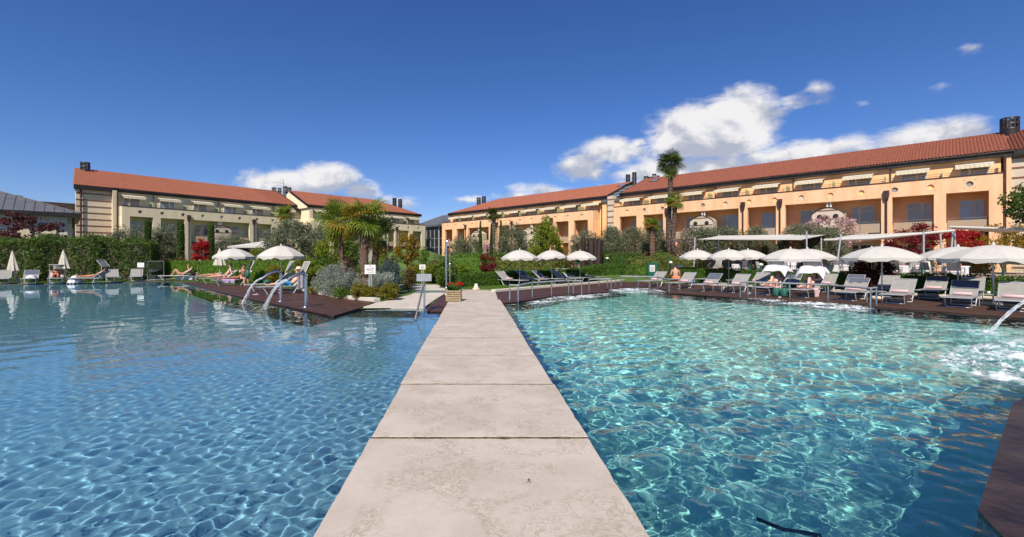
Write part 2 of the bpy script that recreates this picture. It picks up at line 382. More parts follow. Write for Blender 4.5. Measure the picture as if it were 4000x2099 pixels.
def deckm(name, a, b_, wet):
    m_ = bpy.data.materials.new(name); m_.use_nodes = True; g = NT(m_.node_tree); b = m_.node_tree.nodes['Principled BSDF']
    co = g.n('ShaderNodeTexCoord').outputs['Object']; oi = g.n('ShaderNodeObjectInfo').outputs['Random']
    c = g.mix(oi, a, b_)
    c = g.mix(g.m('MULTIPLY', g.ss(g.noise(g.map(co, sc=(1, 14, 1)), 3, 5, .6), .35, .7), .6), c, tuple(x * .5 for x in a))
    wn = g.ss(g.noise(co, .7, 4, .55), .45, .6)
    c = g.mix(g.m('MULTIPLY', wn, .5), c, tuple(x * .45 for x in a))
    g.L.new(c, b.inputs['Base Color']); g.set(b.inputs['Roughness'], g.ss(wn, 0, 1, .6, wet)); b.inputs['Specular IOR Level'].default_value = .22
    bp = g.n('ShaderNodeBump'); bp.inputs['Strength'].default_value = .3; bp.inputs['Distance'].default_value = .01
    g.L.new(g.noise(g.map(co, sc=(1, 10, 1)), 12, 4, .6), bp.inputs['Height']); g.L.new(bp.outputs[0], b.inputs['Normal']); return m_
M['deck'] = deckm('wet_red_decking', (.075, .036, .026), (.10, .047, .033), .4)
M['deck_b'] = deckm('brown_decking', (.075, .041, .026), (.095, .053, .034), .45)
def tilem(name, a, b_, s=.10):
    m_ = bpy.data.materials.new(name); m_.use_nodes = True; g = NT(m_.node_tree); b = m_.node_tree.nodes['Principled BSDF']
    co = g.n('ShaderNodeTexCoord').outputs['Object']
    br = g.n('ShaderNodeTexBrick'); g.L.new(co, br.inputs[0]); br.offset = 0
    br.inputs['Color1'].default_value = (*a, 1); br.inputs['Color2'].default_value = (*b_, 1); br.inputs['Mortar'].default_value = (*[x * 1.25 for x in a], 1)
    br.inputs['Scale'].default_value = 1; br.inputs['Mortar Size'].default_value = .004; br.inputs['Brick Width'].default_value = s; br.inputs['Row Height'].default_value = s
    c = g.mix(g.ss(g.noise(co, .35, 3), .3, .7), br.outputs[0], g.mix(.5, br.outputs[0], b_))
    g.L.new(c, b.inputs['Base Color']); b.inputs['Roughness'].default_value = .6; return m_
M['floor_l'] = tilem('blue_pool_mosaic', (.135, .275, .36), (.21, .37, .43))
M['floor_r'] = tilem('turquoise_pool_mosaic', (.26, .60, .55), (.33, .67, .61))
M['ledge'] = pm('submerged_stone', (.045, .036, .032), .7, col2=(.085, .07, .058), vscale=5, bump=.4)
M['granite'] = pm('wet_dark_granite', (.040, .024, .016), .32, var=.3, vscale=3, bump=.6, bscale=9, spec=.3)

def V2(p): return Vector((p[0], p[1]))
# key ground points (metres; x right of the bridge axis, y away from the standpoint)
LD_A, LD_B, LD_C = P(690, 1097), P(1304, 1233), P(1417, 1200)          # left deck: far tip, near corner, path corner
Lback = [P(688, 1093), P(1143, 1129), P(1300, 1161), P(1464, 1179)]
far_l = [Vector((-75, 9.5, 0)), P(0, 1110), P(621, 1099)]
ring = [(-75, 8), (-36, 26.2), (-31.9, 28.3), (-24.6, 32.0), (-23.6, 31.6), (-10.4, 19.5), (-4.9, 14.6), (-3, 15.2), (-2.6, 18), (-1.2, 22), (1, 22.6), (4.6, 23.6), (6.4, 26.4), (8.4, 24.6), (9.6, 20.6), (13.0, 16.6), (14.6, 13.2), (18, 8.5), (26, 3), (26, -6), (-75, -6)]
mb = MB()
cx, cy = 0.0, 8.0
n = len(ring)
def farp(p, k):
    dx, dy = p[0] - cx, p[1] - cy; r = math.hypot(dx, dy); return (cx + dx / r * k, cy + dy / r * k)
rows = [[(p[0], p[1], -.03) for p in ring]]
for k in (90, 300, 3000):
    rows.append([(*farp(p, k + (40 if k == 90 and abs(p[0]) > 60 else 0)), -.03) for p in ring])
Vv = sum(rows, []); Ff = []
for r_ in range(len(rows) - 1):
    for i in range(n): Ff.append((r_ * n + i, (r_ + 1) * n + i, (r_ + 1) * n + (i + 1) % n, r_ * n + (i + 1) % n))
mb.add(Vv, [f[::-1] for f in Ff])
tag(mb.build('ground', M['grass']), kind='structure')

# ---- walkway of travertine slabs
def xl(py): return 1219 + (2099 - py) * (1745 - 1219) / (2099 - 1188.)
def xr(py): return 2542 - (2099 - py) * (2542 - 1958) / (2099 - 1165.)
walk = tag(empty('walkway'), kind='structure')
joints = [1131, 1150, 1168, 1187, 1207.5, 1234.7, 1270, 1318.5, 1389, 1500.5, 1710]
dd = [EYE * F / (j - HZ) for j in joints] + [1.86, -.2, -2.2]
def wx(side, d):  # edges of the bridge in metres
    if side < 0:
        a, b = P(1219, 2099), P(1745, 1188)
    else:
        a, b = P(2542, 2099), P(1950, 1165)
    t = (d - a.y) / (b.y - a.y); return a.x + (b.x - a.x) * t
for i in range(len(dd) - 1):
    y1, y0 = dd[i], dd[i + 1]
    gap = .045 if i >= 7 else .034
    y0 += gap * .5; y1 -= gap * .5
    xa0, xa1, xb0, xb1 = wx(-1, y0), wx(-1, y1), wx(1, y0), wx(1, y1)
    cxm, cym = (xa0 + xb0) / 2, (y0 + y1) / 2
    j = rnd.uniform(-.012, .012); dz = rnd.uniform(-.004, .004)
    if i == 9: j = .012
    mb = MB(); n_ = 9; b = .004
    # top outline with slightly chipped edges, chamfer ring, side ring
    out = []
    def edge(p, q, amp, k=14):
        for s in range(k):
            t = s / k; x = p[0] + (q[0] - p[0]) * t; y = p[1] + (q[1] - p[1]) * t
            nx, ny = (q[1] - p[1]), -(q[0] - p[0]); l = math.hypot(nx, ny)
            a_ = 0 if s == 0 else -abs(rnd.gauss(0, amp)) - (rnd.random() < .08) * amp * 2.5
            out.append((x + nx / l * a_ + j, y + ny / l * a_))
    A, B_, C_, D_ = (xa0, y0), (xb0, y0), (xb1, y1), (xa1, y1)
    edge(A, B_, .004, 26); edge(B_, C_, .003); edge(C_, D_, .005, 26); edge(D_, A, .003)
    out = [(x - cxm, y - cym) for x, y in out]; N_ = len(out)
    ins = [(x * (1 - b / 1.0), y * (1 - b / .9)) for x, y in out]
    mb.add([(x, y, -.055) for x, y in out] + [(x, y, -b) for x, y in out] + [(x, y, 0) for x, y in ins],
           [(k, (k + 1) % N_, N_ + (k + 1) % N_, N_ + k) for k in range(N_)] + [(N_ + k, N_ + (k + 1) % N_, 2 * N_ + (k + 1) % N_, 2 * N_ + k) for k in range(N_)] + [tuple(range(2 * N_, 3 * N_)), tuple(range(N_))[::-1]])
    mb.mi = [1] * N_ + [0] * (N_ + 2)
    o = mb.build('slab', [M['slab'], M['grime']], walk, (cxm, cym, dz))
mb = MB()   # dark bedding under the joints, and the supporting beam
a0, a1, b0, b1 = wx(-1, -2), wx(-1, 23), wx(1, -2), wx(1, 23)
mb.add([(a0 + .10, -2, -.07), (b0 - .10, -2, -.07), (b1 - .1, 22.8, -.07), (a1 + .10, 22.8, -.07), (a0 + .10, -2, -1.6), (b0 - .10, -2, -1.6), (b1 - .10, 22.8, -1.6), (a1 + .10, 22.8, -1.6)],
       [(0, 1, 2, 3), (0, 3, 7, 4), (1, 5, 6, 2), (0, 4, 5, 1), (3, 2, 6, 7)])
mb.build('support', M['ledge'], walk)
mb = MB()
for i, d_ in enumerate(dd[1:-1]):
    xa, xb = wx(-1, d_) + .01, wx(1, d_) - .01
    segs = 9
    for k in range(segs):
        if rnd.random() < .28:
            t0 = k / segs + rnd.uniform(0, .05); t1 = t0 + rnd.uniform(.04, .11)
            mb.box(xa + (xb - xa) * t0, xa + (xb - xa) * min(t1, .99), d_ - .013, d_ + .013, -.05, -.006 - rnd.random() * .012)
mb.build('joint_filler', M['grime'], walk)
# stain on the nearest slab
pt = P(2066, 1880); mb = MB()
for k in range(7):
    x, y = pt.x + rnd.uniform(-.012, .012), pt.y + k * .009 - .03; r_ = rnd.uniform(.004, .008)
    mb.add([(x + r_ * math.cos(t * .785), y + r_ * .8 * math.sin(t * .785), .0055 + k * .0001) for t in range(8)], [tuple(range(8))])
mb.build('stain', M['ledge'], walk)

# ---- water surfaces (real waves: the sun's caustics on the pool floor come from them)
def waves(X, Y, seed, n, lmin, lmax, curv, aniso=None, fmin=.1):
    rg = np.random.default_rng(seed); Z = np.zeros_like(X); D = np.hypot(X, Y)
    for i in range(n):
        lam = lmin * (lmax / lmin) ** (i / (n - 1)); k = 2 * np.pi / lam
        a = rg.random() * 2 * np.pi if aniso is None else aniso[0] + rg.normal() * aniso[1]
        fade = np.clip(1.0 - (D - lam * 36) / (lam * 44 + 2), fmin, 1)
        Z += fade * (curv * rg.uniform(.6, 1.3) * .36 / k ** 2) * np.sin(k * (X * np.cos(a) + Y * np.sin(a)) + rg.random() * 6.28)
    return Z
def water_sheet(name, side, mat_, seed):
    rows_ = []; d = .35
    while d < 33: rows_.append(d); d += max(.0125, d * .0062)
    rows_ = np.array(rows_)
    ncol = 650
    S_ = np.linspace(0, 1, ncol)
    X = np.zeros((len(rows_), ncol)); Y = np.repeat(rows_[:, None], ncol, 1)
    for i, d in enumerate(rows_):
        near = wx(side, d) - side * .06
        far = side * min(max(6.5, d * 1.28 + 3), 44 if side < 0 else 24)
        X[i] = near + (far - near) * S_
    if side < 0:
        Z = waves(X, Y, seed, 80, .06, .18, 2.1, fmin=.15) + waves(X, Y, seed + 1, 22, .25, 1.0, .17, fmin=.6)
        Z *= np.clip(1.3 - Y / 22, .38, 1)
    else:
        Z = waves(X, Y, seed, 64, .085, .30, 1.05, fmin=.25) + waves(X, Y, seed + 1, 24, .14, .7, .65, (2.2, .5), fmin=.35)
    v = np.stack([X, Y, Z - .055], -1).reshape(-1, 3)
    i = np.arange(X.size).reshape(X.shape)
    q = np.stack([i[:-1, :-1], i[:-1, 1:], i[1:, 1:], i[1:, :-1]] if side > 0 else [i[:-1, :-1], i[1:, :-1], i[1:, 1:], i[:-1, 1:]], -1).reshape(-1, 4)
    o = link(name, np_mesh(name, v, q, mat_, True)); tag(o, kind='structure'); o.cycles.is_caustics_caster = True
    return o
water_sheet('left_pool_water', -1, M['water_l'], 5)
water_sheet('right_pool_water', 1, M['water_r'], 9)
# flat remainder of the water outside the wavy sheets (behind and beside the standpoint)
for side, nm, mk in ((-1, 'left_pool_edge_water', 'water_l'), (1, 'right_pool_edge_water', 'water_r')):
    mb = MB(); x0 = wx(side, 0) - side * .06
    far = side * 6.5
    a_, b_ = (x0, far) if side > 0 else (far, x0)
    mb.quad((a_, -5, -.06), (b_, -5, -.06), (b_, .35, -.06), (a_, .35, -.06))
    if side < 0: mb.quad((-60, -5, -.06), (-6.5, -5, -.06), (-6.5, .35, -.06), (-60, .35, -.06)).add([(-6.5, .35, -.06), (-44, 32.9, -.06), (-60, 32.9, -.06), (-60, .35, -.06)], [(0, 1, 2, 3)])
    else: mb.quad((6.5, -5, -.06), (25, -5, -.06), (25, .35, -.06), (6.5, .35, -.06)).add([(6.5, .35, -.06), (25, .35, -.06), (25, 16, -.06), (23.9, 16, -.06)], [(0, 1, 2, 3)])
    o = mb.build(nm, M[mk]); tag(o, kind='structure')

def floor(name, side, z, mk):
    xa, xb = wx(side, -5) - side * .1, wx(side, 26) - side * .1
    far = side * (62 if side < 0 else 25)
    mb = MB(); pts = [(xa, -5.5, z), (xb, 33, z), (far, 33, z), (far, -5.5, z)]
    if side < 0: pts = pts[::-1]
    mb.poly(pts[::-1]); o = mb.build(name, M[mk]); tag(o, kind='structure'); o.cycles.is_caustics_receiver = True
floor('left_pool_floor', -1, -.46, 'floor_l'); floor('right_pool_floor', 1, -1.35, 'floor_r')
def ribbon(name, pts, z0, z1, mk):
    mb = MB()
    for a, b in zip(pts, pts[1:]): mb.quad((a[0], a[1], z0), (b[0], b[1], z0), (b[0], b[1], z1), (a[0], a[1], z1))
    o = mb.build(name, M[mk]); tag(o, kind='structure'); o.cycles.is_caustics_receiver = True
ribbon('left_pool_wall', [(-75, 7.8), (-36, 26), (-31.7, 28.1), (-24.6, 31.7), (-11.9, 19.6), (-5.0, 12.7), (-4.6, 14.4), (-1.9, 14.2)], -1.3, -.07, 'floor_l')
EDGE_R = [P(1950, 1184), P(2026, 1178), P(2159, 1155.5), P(2271, 1150), P(2386, 1140), P(2355, 1130), P(2462, 1121.5), P(2599, 1130), P(2606, 1143.7), P(2740, 1152), P(2899, 1163), P(3180, 1178), P(3422, 1197), P(3952, 1239), P(4200, 1262)]
EDGE_R += [Vector((17.2, 8.2, 0)), Vector((20, 5.0, 0)), Vector((25, 2.5, 0))]
ribbon('right_pool_wall', EDGE_R, -1.6, -.07, 'floor_r')

# ---- decks: real boards, each a child; boards follow the water's edge
def clip_poly(poly, a, b, keep=1):
    """Sutherland-Hodgman against the line a->b"""
    out = []
    def sd_(p): return ((b[0] - a[0]) * (p[1] - a[1]) - (b[1] - a[1]) * (p[0] - a[0])) * keep
    for i in range(len(poly)):
        p, q = poly[i], poly[(i + 1) % len(poly)]
        sp, sq = sd_(p), sd_(q)
        if sp >= 0: out.append(p)
        if (sp >= 0) != (sq >= 0):
            t = sp / (sp - sq); out.append((p[0] + (q[0] - p[0]) * t, p[1] + (q[1] - p[1]) * t))
    return out
def boards(root, poly, dirv, width, gap, mk, z=0.0, th=.035, length=4.0, org=None):
    """cut the polygon into boards running along dirv; convex polygons only"""
    d = Vector(dirv[:2]).normalized(); nrm = Vector((-d.y, d.x)); o = Vector(org[:2]) if org is not None else Vector(poly[0][:2])
    ts = [(Vector(p[:2]) - o).dot(nrm) for p in poly]; us = [(Vector(p[:2]) - o).dot(d) for p in poly]
    t = min(ts); row = 0
    while t < max(ts):
        u = min(us) - (row % 3) * length / 3
        while u < max(us):
            c = [tuple(p[:2]) for p in poly]
            for (s0, nn, kp) in ((t + gap / 2, nrm, 1), (t + width - gap / 2, nrm, -1)):
                a = o + nn * s0; b = a + d; c = clip_poly(c, a, b, kp)
                if len(c) < 3: break
            if len(c) >= 3:
                for (s0, kp) in ((u + .002, -1), (u + length - .002, 1)):
                    a = o + d * s0; b = a + nrm; c = clip_poly(c, a, b, kp)
                    if len(c) < 3: break
            if len(c) >= 3:
                m0 = Vector((sum(p[0] for p in c) / len(c), sum(p[1] for p in c) / len(c)))
                ang = math.atan2(d.y, d.x); mb = MB()
                mb.M = Matrix.Rotation(-ang, 4, 'Z')
                mb.prism([(p[0] - m0.x, p[1] - m0.y) for p in c], -th, rnd.uniform(-.002, .001))
                mb.build('plank', M[mk], root, (m0.x, m0.y, z), ang)
            u += length
        t += width; row += 1
def xy(v): return (v[0], v[1])
ldeck = tag(empty('left_deck'), kind='structure')
dl = (LD_B - LD_A)
boards(ldeck, [xy(LD_A), xy(P(977, 1167)), xy(LD_B), xy(LD_C), xy(Lback[3]), xy(Lback[2]), xy(Lback[1])], dl, .20, .006, 'deck', -.0, org=LD_A, length=5)
mb = MB(); mb.prism([xy(LD_A), xy(LD_B + Vector((-.02, .03, 0))), xy(LD_C), xy(Lback[3]), xy(Lback[2]), xy(Lback[1])], -.14, -.04); mb.build('substructure', M['ledge'], ldeck)
inn = Vector((-.72, -.69, 0))
mb = MB()  # submerged ledge in front of the deck, under a hand of water
mb.prism([xy(LD_A + inn * 1.3), xy(P(977, 1167) + inn * 1.25), xy(LD_B + inn * .9 + Vector((.5, -.9, 0))), xy(LD_C + Vector((.1, -1.0, 0))), xy(LD_C), xy(LD_B)], -.26, -.10)
tag(mb.build('left_submerged_ledge', M['ledge']), kind='structure')
mb = MB()   # shallow entry steps in front of the stone path
for i in range(4):
    mb.box(-5.0 + i * .1, -1.95, 14.35 - .42 * (i + 1), 14.35 - .42 * i, -1.3, -.12 - .16 * i)
tag(mb.build('pool_entry_steps', M['path']), kind='structure')
# small deck triangle between path and walkway
sdeck = tag(empty('small_deck'), kind='structure')
boards(sdeck, [xy(P(1666, 1203)), xy(P(1669, 1214)), (wx(-1, 13.75), 13.75), (wx(-1, 21) - .02, 21.0), (-3.05, 21.0)], (1, -.12), .20, .006, 'deck', -.004, length=5)
# stone path
spath = tag(empty('stone_path'), kind='structure')
pa = [P(1415, 1200), P(1661, 1200)]; pb = [P(1462, 1176), P(1686, 1176)]; 
lx = [(-4.87, 14.9), (-2.84, 14.9)]
pl = [(14.9, -4.87, -2.86), (16.3, -4.86, -2.93), (17.9, -4.62, -2.99), (19.9, -4.45, -3.02), (22.0, -4.5, -3.0), (24.5, -5.3, -3.4), (27.5, -7.0, -4.6)]
for (y0, xa0, xb0), (y1, xa1, xb1) in zip(pl, pl[1:]):
    mb = MB(); mb.prism([(xa0, y0 + .006), (xb0, y0 + .006), (xb1, y1 - .006), (xa1, y1 - .006)], -.07, .004 + rnd.uniform(-.002, .002)); mb.build('slab', M['path'], spath)
mb = MB(); mb.box(-4.6, -3.0, 20.9, 22.3, .010, .016); tag(mb.build('green_mat', pm('green_mat', (.10, .16, .14), .9)), 'grey green rubber mat lying across the stone path', 'mat')
# right decks
rdeck = tag(empty('right_deck'), kind='structure')
CURB_R = [P(1935, 1141), P(2452, 1098)]
e = EDGE_R
boards(rdeck, [xy(e[0]), xy(e[1]), xy(e[2]), xy(CURB_R[0] + (CURB_R[1] - CURB_R[0]) * .28), xy(CURB_R[0])], e[2] - e[1], .20, .006, 'deck', 0, length=5)
boards(rdeck, [xy(e[2]), xy(e[4]), xy(CURB_R[0] + (CURB_R[1] - CURB_R[0]) * .60), xy(CURB_R[0] + (CURB_R[1] - CURB_R[0]) * .28)], e[4] - e[2], .20, .006, 'deck', 0, length=5)
boards(rdeck, [xy(e[4]), xy(e[5]), xy(e[6]), (10.0, 28.6), xy(CURB_R[1] + Vector((.1, 0, 0))), xy(CURB_R[0] + (CURB_R[1] - CURB_R[0]) * .60)][1:], e[6] - e[5], .25, .006, 'deck', 0, length=5)
big = [xy(e[8]), xy(e[10]), xy(e[12]), xy(e[13]), (21.0, 14.5), (19.2, 18.0), (15.4, 22.3), (12.3, 27.4), (10.0, 28.6), xy(e[6])]
bigA = [xy(e[6]), xy(e[7]), xy(e[8]), xy(e[10]), (15.2, 22.6), (12.3, 27.4), (10.0, 28.6)]
bigB = [xy(e[10]), xy(e[12]), (18.4, 19.0), (15.2, 22.6)]
bigC = [xy(e[12]), xy(e[13]), (21.0, 14.5), (18.4, 19.0)]
bigD = [xy(e[13]), xy(e[14]), (17.2, 8.2), (20, 5), (25, 2.5), (30, 6), (21.0, 14.5)]
for k_, pg in enumerate((bigA, bigB, bigC, bigD)):
    dv = [e[10] - e[8], e[12] - e[10], e[13] - e[12], e[14] - e[13]][k_]
    boards(rdeck, pg, dv, .20 if k_ in (1, 2) else .40, .006, 'deck_b', 0, length=6)
mb = MB(); mb.prism([xy(p) for p in e[8:]] + [(30, 6), (21, 14.5), (12.3, 27.4)], -.13, -.045); mb.build('substructure', M['ledge'], rdeck)
mb = MB(); 
for a, b in zip(e[:-1], e[1:]):   # submerged margin
    dv = (b - a).normalized(); nn = Vector((dv.y, -dv.x, 0))
    if a.y > 21.6 and b.y > 21.5 and a.x < 7.8: wdt = .5
    else: wdt = .85
    mb.quad(tuple(a + Vector((0, 0, -.16))), tuple(a + nn * wdt + Vector((0, 0, -.24))), tuple(b + nn * wdt + Vector((0, 0, -.24))), tuple(b + Vector((0, 0, -.16))))
    mb.quad(tuple(a + nn * wdt + Vector((0, 0, -.24))), tuple(a + nn * wdt + Vector((0, 0, -1.3))), tuple(b + nn * wdt + Vector((0, 0, -1.3))), tuple(b + nn * wdt + Vector((0, 0, -.24))))
tag(mb.build('right_submerged_ledge', M['ledge']), kind='structure')
# granite block in the pool at the near right
gb = [(5.63, 5.12), (3.02, 2.95), (2.78, 2.45), (2.9, 0), (3.6, -3), (12, -3), (12, 5.9), (8.2, 6.6)]
mb = MB(); mb.prism(gb, -1.6, -.036); o = mb.build('granite_platform', M['granite']); tag(o, kind='structure')
# curbs
def curb(name, pts, wdt, h, lab=None, seg=1.2):
    root = tag(empty(name), kind='structure')
    for a, b in zip(pts, pts[1:]):
        L_ = (b - a).length; k = max(1, round(L_ / seg)); dv = (b - a) / k; ang = math.atan2(dv.y, dv.x)
        for i in range(k):
            mb = MB(); mb.bbox(.005, dv.length - .005, 0, wdt, -.1, h + rnd.uniform(-.004, .004), .012)
            mb.build('curb_stone', M['lime'], root, a + dv * i, ang)
curb('right_curb', CURB_R, .28, .11)
curb('left_curb', [P(1143, 1129), P(1300, 1161)], .22, .10)
curb('bed_curb', [P(1308, 1163), P(1462, 1180)], .25, .13)
curb('far_curb', [P(560, 1098.5), P(688, 1092)], .3, .06, seg=1.0)
curb('deck_curb', [Vector((12.4, 27.5, 0)), Vector((15.5, 22.4, 0)), Vector((17.4, 19.7, 0)), Vector((19.3, 18.1, 0)), Vector((22.5, 14.8, 0))], .25, .07)
# far edge of the left pool: dark overflow strip and curb
fe = [Vector((-75, 7.9, 0)), Vector((-36.2, 26.1, 0)), P(0, 1111) + Vector((0, .0, 0)), P(621, 1100), P(700, 1098)]
mb = MB()
for a, b in zip(fe, fe[1:]):
    dv = (b - a).normalized(); nn = Vector((-dv.y, dv.x, 0)) * .55
    mb.prism([xy(a), xy(b), xy(b + nn), xy(a + nn)], -.2, -.012)
tag(mb.build('overflow_edge', M['ledge']), kind='structure')
# restaurant terrace
mb = MB(); mb.prism([(11.7, 30.6), (14.2, 27.7), (17.0, 24.3), (18.5, 22.2), (20.6, 18.4), (25, 14.6), (40, 24), (24, 44), (13, 42)], -.1, .48)
tag(mb.build('restaurant_terrace', M['paving']), kind='structure')
# grassy mounds
def mound(name, c, rx, ry, h):
    mb = MB(); mb.smooth = True; N_ = 28; K = 9; V = []; Fc = []
    for i in range(K + 1):
        t = i / K
        for k in range(N_):
            a = 2 * math.pi * k / N_; r_ = t * (1 + .06 * math.sin(3 * a + 1)); V.append((rx * r_ * math.cos(a), ry * r_ * math.sin(a), h * (math.cos(min(t, 1) * math.pi) + 1) / 2 - .02))
    for i in range(K):
        for k in range(N_): Fc.append((i * N_ + k, (i + 1) * N_ + k, (i + 1) * N_ + (k + 1) % N_, i * N_ + (k + 1) % N_))
    mb.add(V, [f for f in Fc]); tag(mb.build(name, M['grass'], None, c), kind='structure')
mound('grass_mound', (-10.2, 46, 0), 8.5, 7, 2.6); mound('garden_mound', (-2.5, 35.5, 0), 6.5, 4.6, 1.25)
mound('lawn_rise', (7.5, 33.8, 0), 4.2, 3.6, .38); mound('left_garden_mound', (-20, 42, 0), 12, 7, 1.4)
# ------------------------------------------------------------------ buildings
ZR, ZO, ZF, ZS, ZE0, ZE1, ZRG = 8.1, 6.85, 3.8, 3.45, 9.55, 10.02, 12.75   # parapet top, loggia head, first floor, slab soffit, fascia, eave, ridge
YB, YE, RUN = 1.95, 1.7, 6.8                                              # depth of loggias, eave line, eave-to-ridge run
TP = .22                                                                 # width of a row of roof tiles
def tile_mesh(name, mk):
    mb = MB(); mb.smooth = True
    n_ = 6; L_ = .40; V = []
    for (y, z, r_) in ((0, .055, .10), (L_, .022, .092)):
        for k in range(n_ + 1):
            a = math.pi * k / n_; V.append((-r_ * math.cos(a), y, z + r_ * .85 * math.sin(a) - .03))
    mb.add(V, [(k, k + 1, n_ + 1 + k + 1, n_ + 1 + k) for k in range(n_)])
    mb.smooth = False; mb.add([V[k] for k in range(n_ + 1)], [tuple(range(n_ + 1))[::-1]])
    return mb.mesh(name, M[mk])

class Wing:
    def __init__(s, name, label, p0, p1, mats):
        a, b = P(*p0, ZR), P(*p1, ZR); s.O = Vector((a.x, a.y, 0)); d = b - a; s.L = d.length; s.U = d.normalized(); s.I = Vector((-s.U.y, s.U.x, 0))
        s.root = tag(empty(name, s.O, math.atan2(s.U.y, s.U.x)), label, 'building'); s.m = mats
    def u(s, px, y=0.0):
        t = (px - 2000) / F; o = s.O + s.I * y
        # o + U*k = d*(t,1)
        k = (t * o.y - o.x) / (s.U.x - t * s.U.y); return k
    def part(s, mb, name, mk, parent=None): 
        return mb.build(name, [M[k] for k in mk] if isinstance(mk, (list, tuple)) else M[mk], parent or s.root)

def wall_with_holes(mb, u0, u1, z0, z1, y, holes, r, depth=.12):
    """vertical wall face at y with round recesses; returns nothing, faces added"""
    zc = holes[0][1] if holes else 0
    cells = sorted((u, z) for u, z in holes); c = r * 1.5; cur = u0; th = .22
    def slab(a, b, za, zb): mb.box(a, b, y, y + th, za, zb)
    for u, z in cells:
        slab(cur, u - c, z0, z1); slab(u - c, u + c, z0, z - c); slab(u - c, u + c, z + c, z1)
        N_ = 20; V = []; 
        for k in range(N_):
            a = 2 * math.pi * k / N_; ca, sa = math.cos(a), math.sin(a); m = max(abs(ca), abs(sa))
            V.append((u + c * ca / m, y, z + c * sa / m))
        for k in range(N_):
            a = 2 * math.pi * k / N_; V.append((u + r * math.cos(a), y, z + r * math.sin(a)))
        for k in range(N_):
            a = 2 * math.pi * k / N_; V.append((u + r * math.cos(a), y + depth, z + r * math.sin(a)))
        mb.add(V, [(k, (k + 1) % N_, N_ + (k + 1) % N_, N_ + k) for k in range(N_)] + [(N_ + k, N_ + (k + 1) % N_, 2 * N_ + (k + 1) % N_, 2 * N_ + k) for k in range(N_)])
        cur = u + c
    slab(cur, u1, z0, z1)

def window(w_, u0, u1, z0, z1, y, fm='frame_w', pane='pane', split=.36, trans=True, flip=False, step=0.0, parent=None):
    """frame standing proud of the wall, with a glazed door leaf and a fixed leaf"""
    f = MB(); t = .11; d0, d1 = y - .06, y + .0
    f.box(u0, u1, d0, d1, z1 - t, z1); f.box(u0, u0 + t, d0, d1, z0, z1 - t); f.box(u1 - t, u1, d0, d1, z0, z1 - t); f.box(u0 + t, u1 - t, d0, d1, z0, z0 + t)
    um = u0 + (u1 - u0) * (split if not flip else 1 - split); f.box(um - .09, um + .09, d0, d1, z0 + t, z1 - t)
    zt = z1 - .52
    if trans: f.box(u0 + t, um - .09, d0 + .01, d1, zt, zt + .06); f.box(um + .09, u1 - t, d0 + .01, d1, zt, zt + .06)
    o = w_.part(f, 'window', fm, parent)
    for a, b in ((u0 + t, um - .09), (um + .09, u1 - t)):
        spans = [(z0 + t, zt), (zt + .06, z1 - t)] if trans else [(z0 + t, z1 - t)]
        for za, zb in spans:
            p = MB(); p.quad((a, y - .012, za), (b, y - .012, za), (b, y - .012, zb), (a, y - .012, zb)); w_.part(p, 'pane', pane, o)
    return o
def awning(w_, u0, u1, mk='awning'):
    y0, y1, z0, z1 = YB - .05, .55, ZE0 - .22, ZE0 - .50
    mb = MB(); v = .26; t = .02
    mb.add([(u0, y0, z0), (u1, y0, z0), (u1, y1, z1), (u0, y1, z1), (u0, y0, z0 + t), (u1, y0, z0 + t), (u1, y1, z1 + t), (u0, y1, z1 + t)],
           [(0, 1, 2, 3), (7, 6, 5, 4), (1, 5, 6, 2), (0, 3, 7, 4), (3, 2, 6, 7)])
    V = []; N_ = 16
    for k in range(N_ + 1):
        uu = u0 + (u1 - u0) * k / N_; V += [(uu, y1 - .01, z1 + t), (uu, y1 - .012 - .02 * (k % 2), z1 - v - .015 * (k % 2))]
    mb.add(V, [(2 * k, 2 * k + 1, 2 * k + 3, 2 * k + 2) for k in range(N_)])
    o = w_.part(mb, 'awning', mk)
    a = MB()
    a.tube([(u0, y1, z1 + .02), (u1, y1, z1 + .02)], .025, 6); a.tube([(u0 + .1, y0, z0 - .2), (u0 + .1, y1, z1)], .018, 5); a.tube([(u1 - .1, y0, z0 - .2), (u1 - .1, y1, z1)], .018, 5)
    w_.part(a, 'awning_bar', 'frame_g', o)
def chimney(w_, u, y, zb, zt, r, mk='dark', rows=2, name='chimney'):
    mb = MB(); H = zt - zb; zs = zb + H * .5; n_ = 14
    mb.lathe([(r, zb), (r, zs)], 24, (u, y)); mb.lathe([(r * .86, zs), (r * .86, zb)], 24, (u, y))
    for k in range(n_):
        a = 2 * math.pi * (k + .5) / n_; c, s_ = math.cos(a), math.sin(a); hw = math.pi * r / n_ * .52
        p = [(u + (r - .01) * c - s_ * hw, y + (r - .01) * s_ + c * hw), (u + (r - .01) * c + s_ * hw, y + (r - .01) * s_ - c * hw), (u + r * .9 * c + s_ * hw, y + r * .9 * s_ - c * hw), (u + r * .9 * c - s_ * hw, y + r * .9 * s_ + c * hw)]
        mb.prism(p, zs - .02, zt - .02)
    for i in range(rows + 1):
        z = zs + (zt - zs) * i / rows; h = H * .035
        mb.lathe([(r, z - h), (r * 1.005, z + h), (r * .88, z + h), (r * .88, z - h), (r, z - h)], 24, (u, y))
    return w_.part(mb, name, mk)
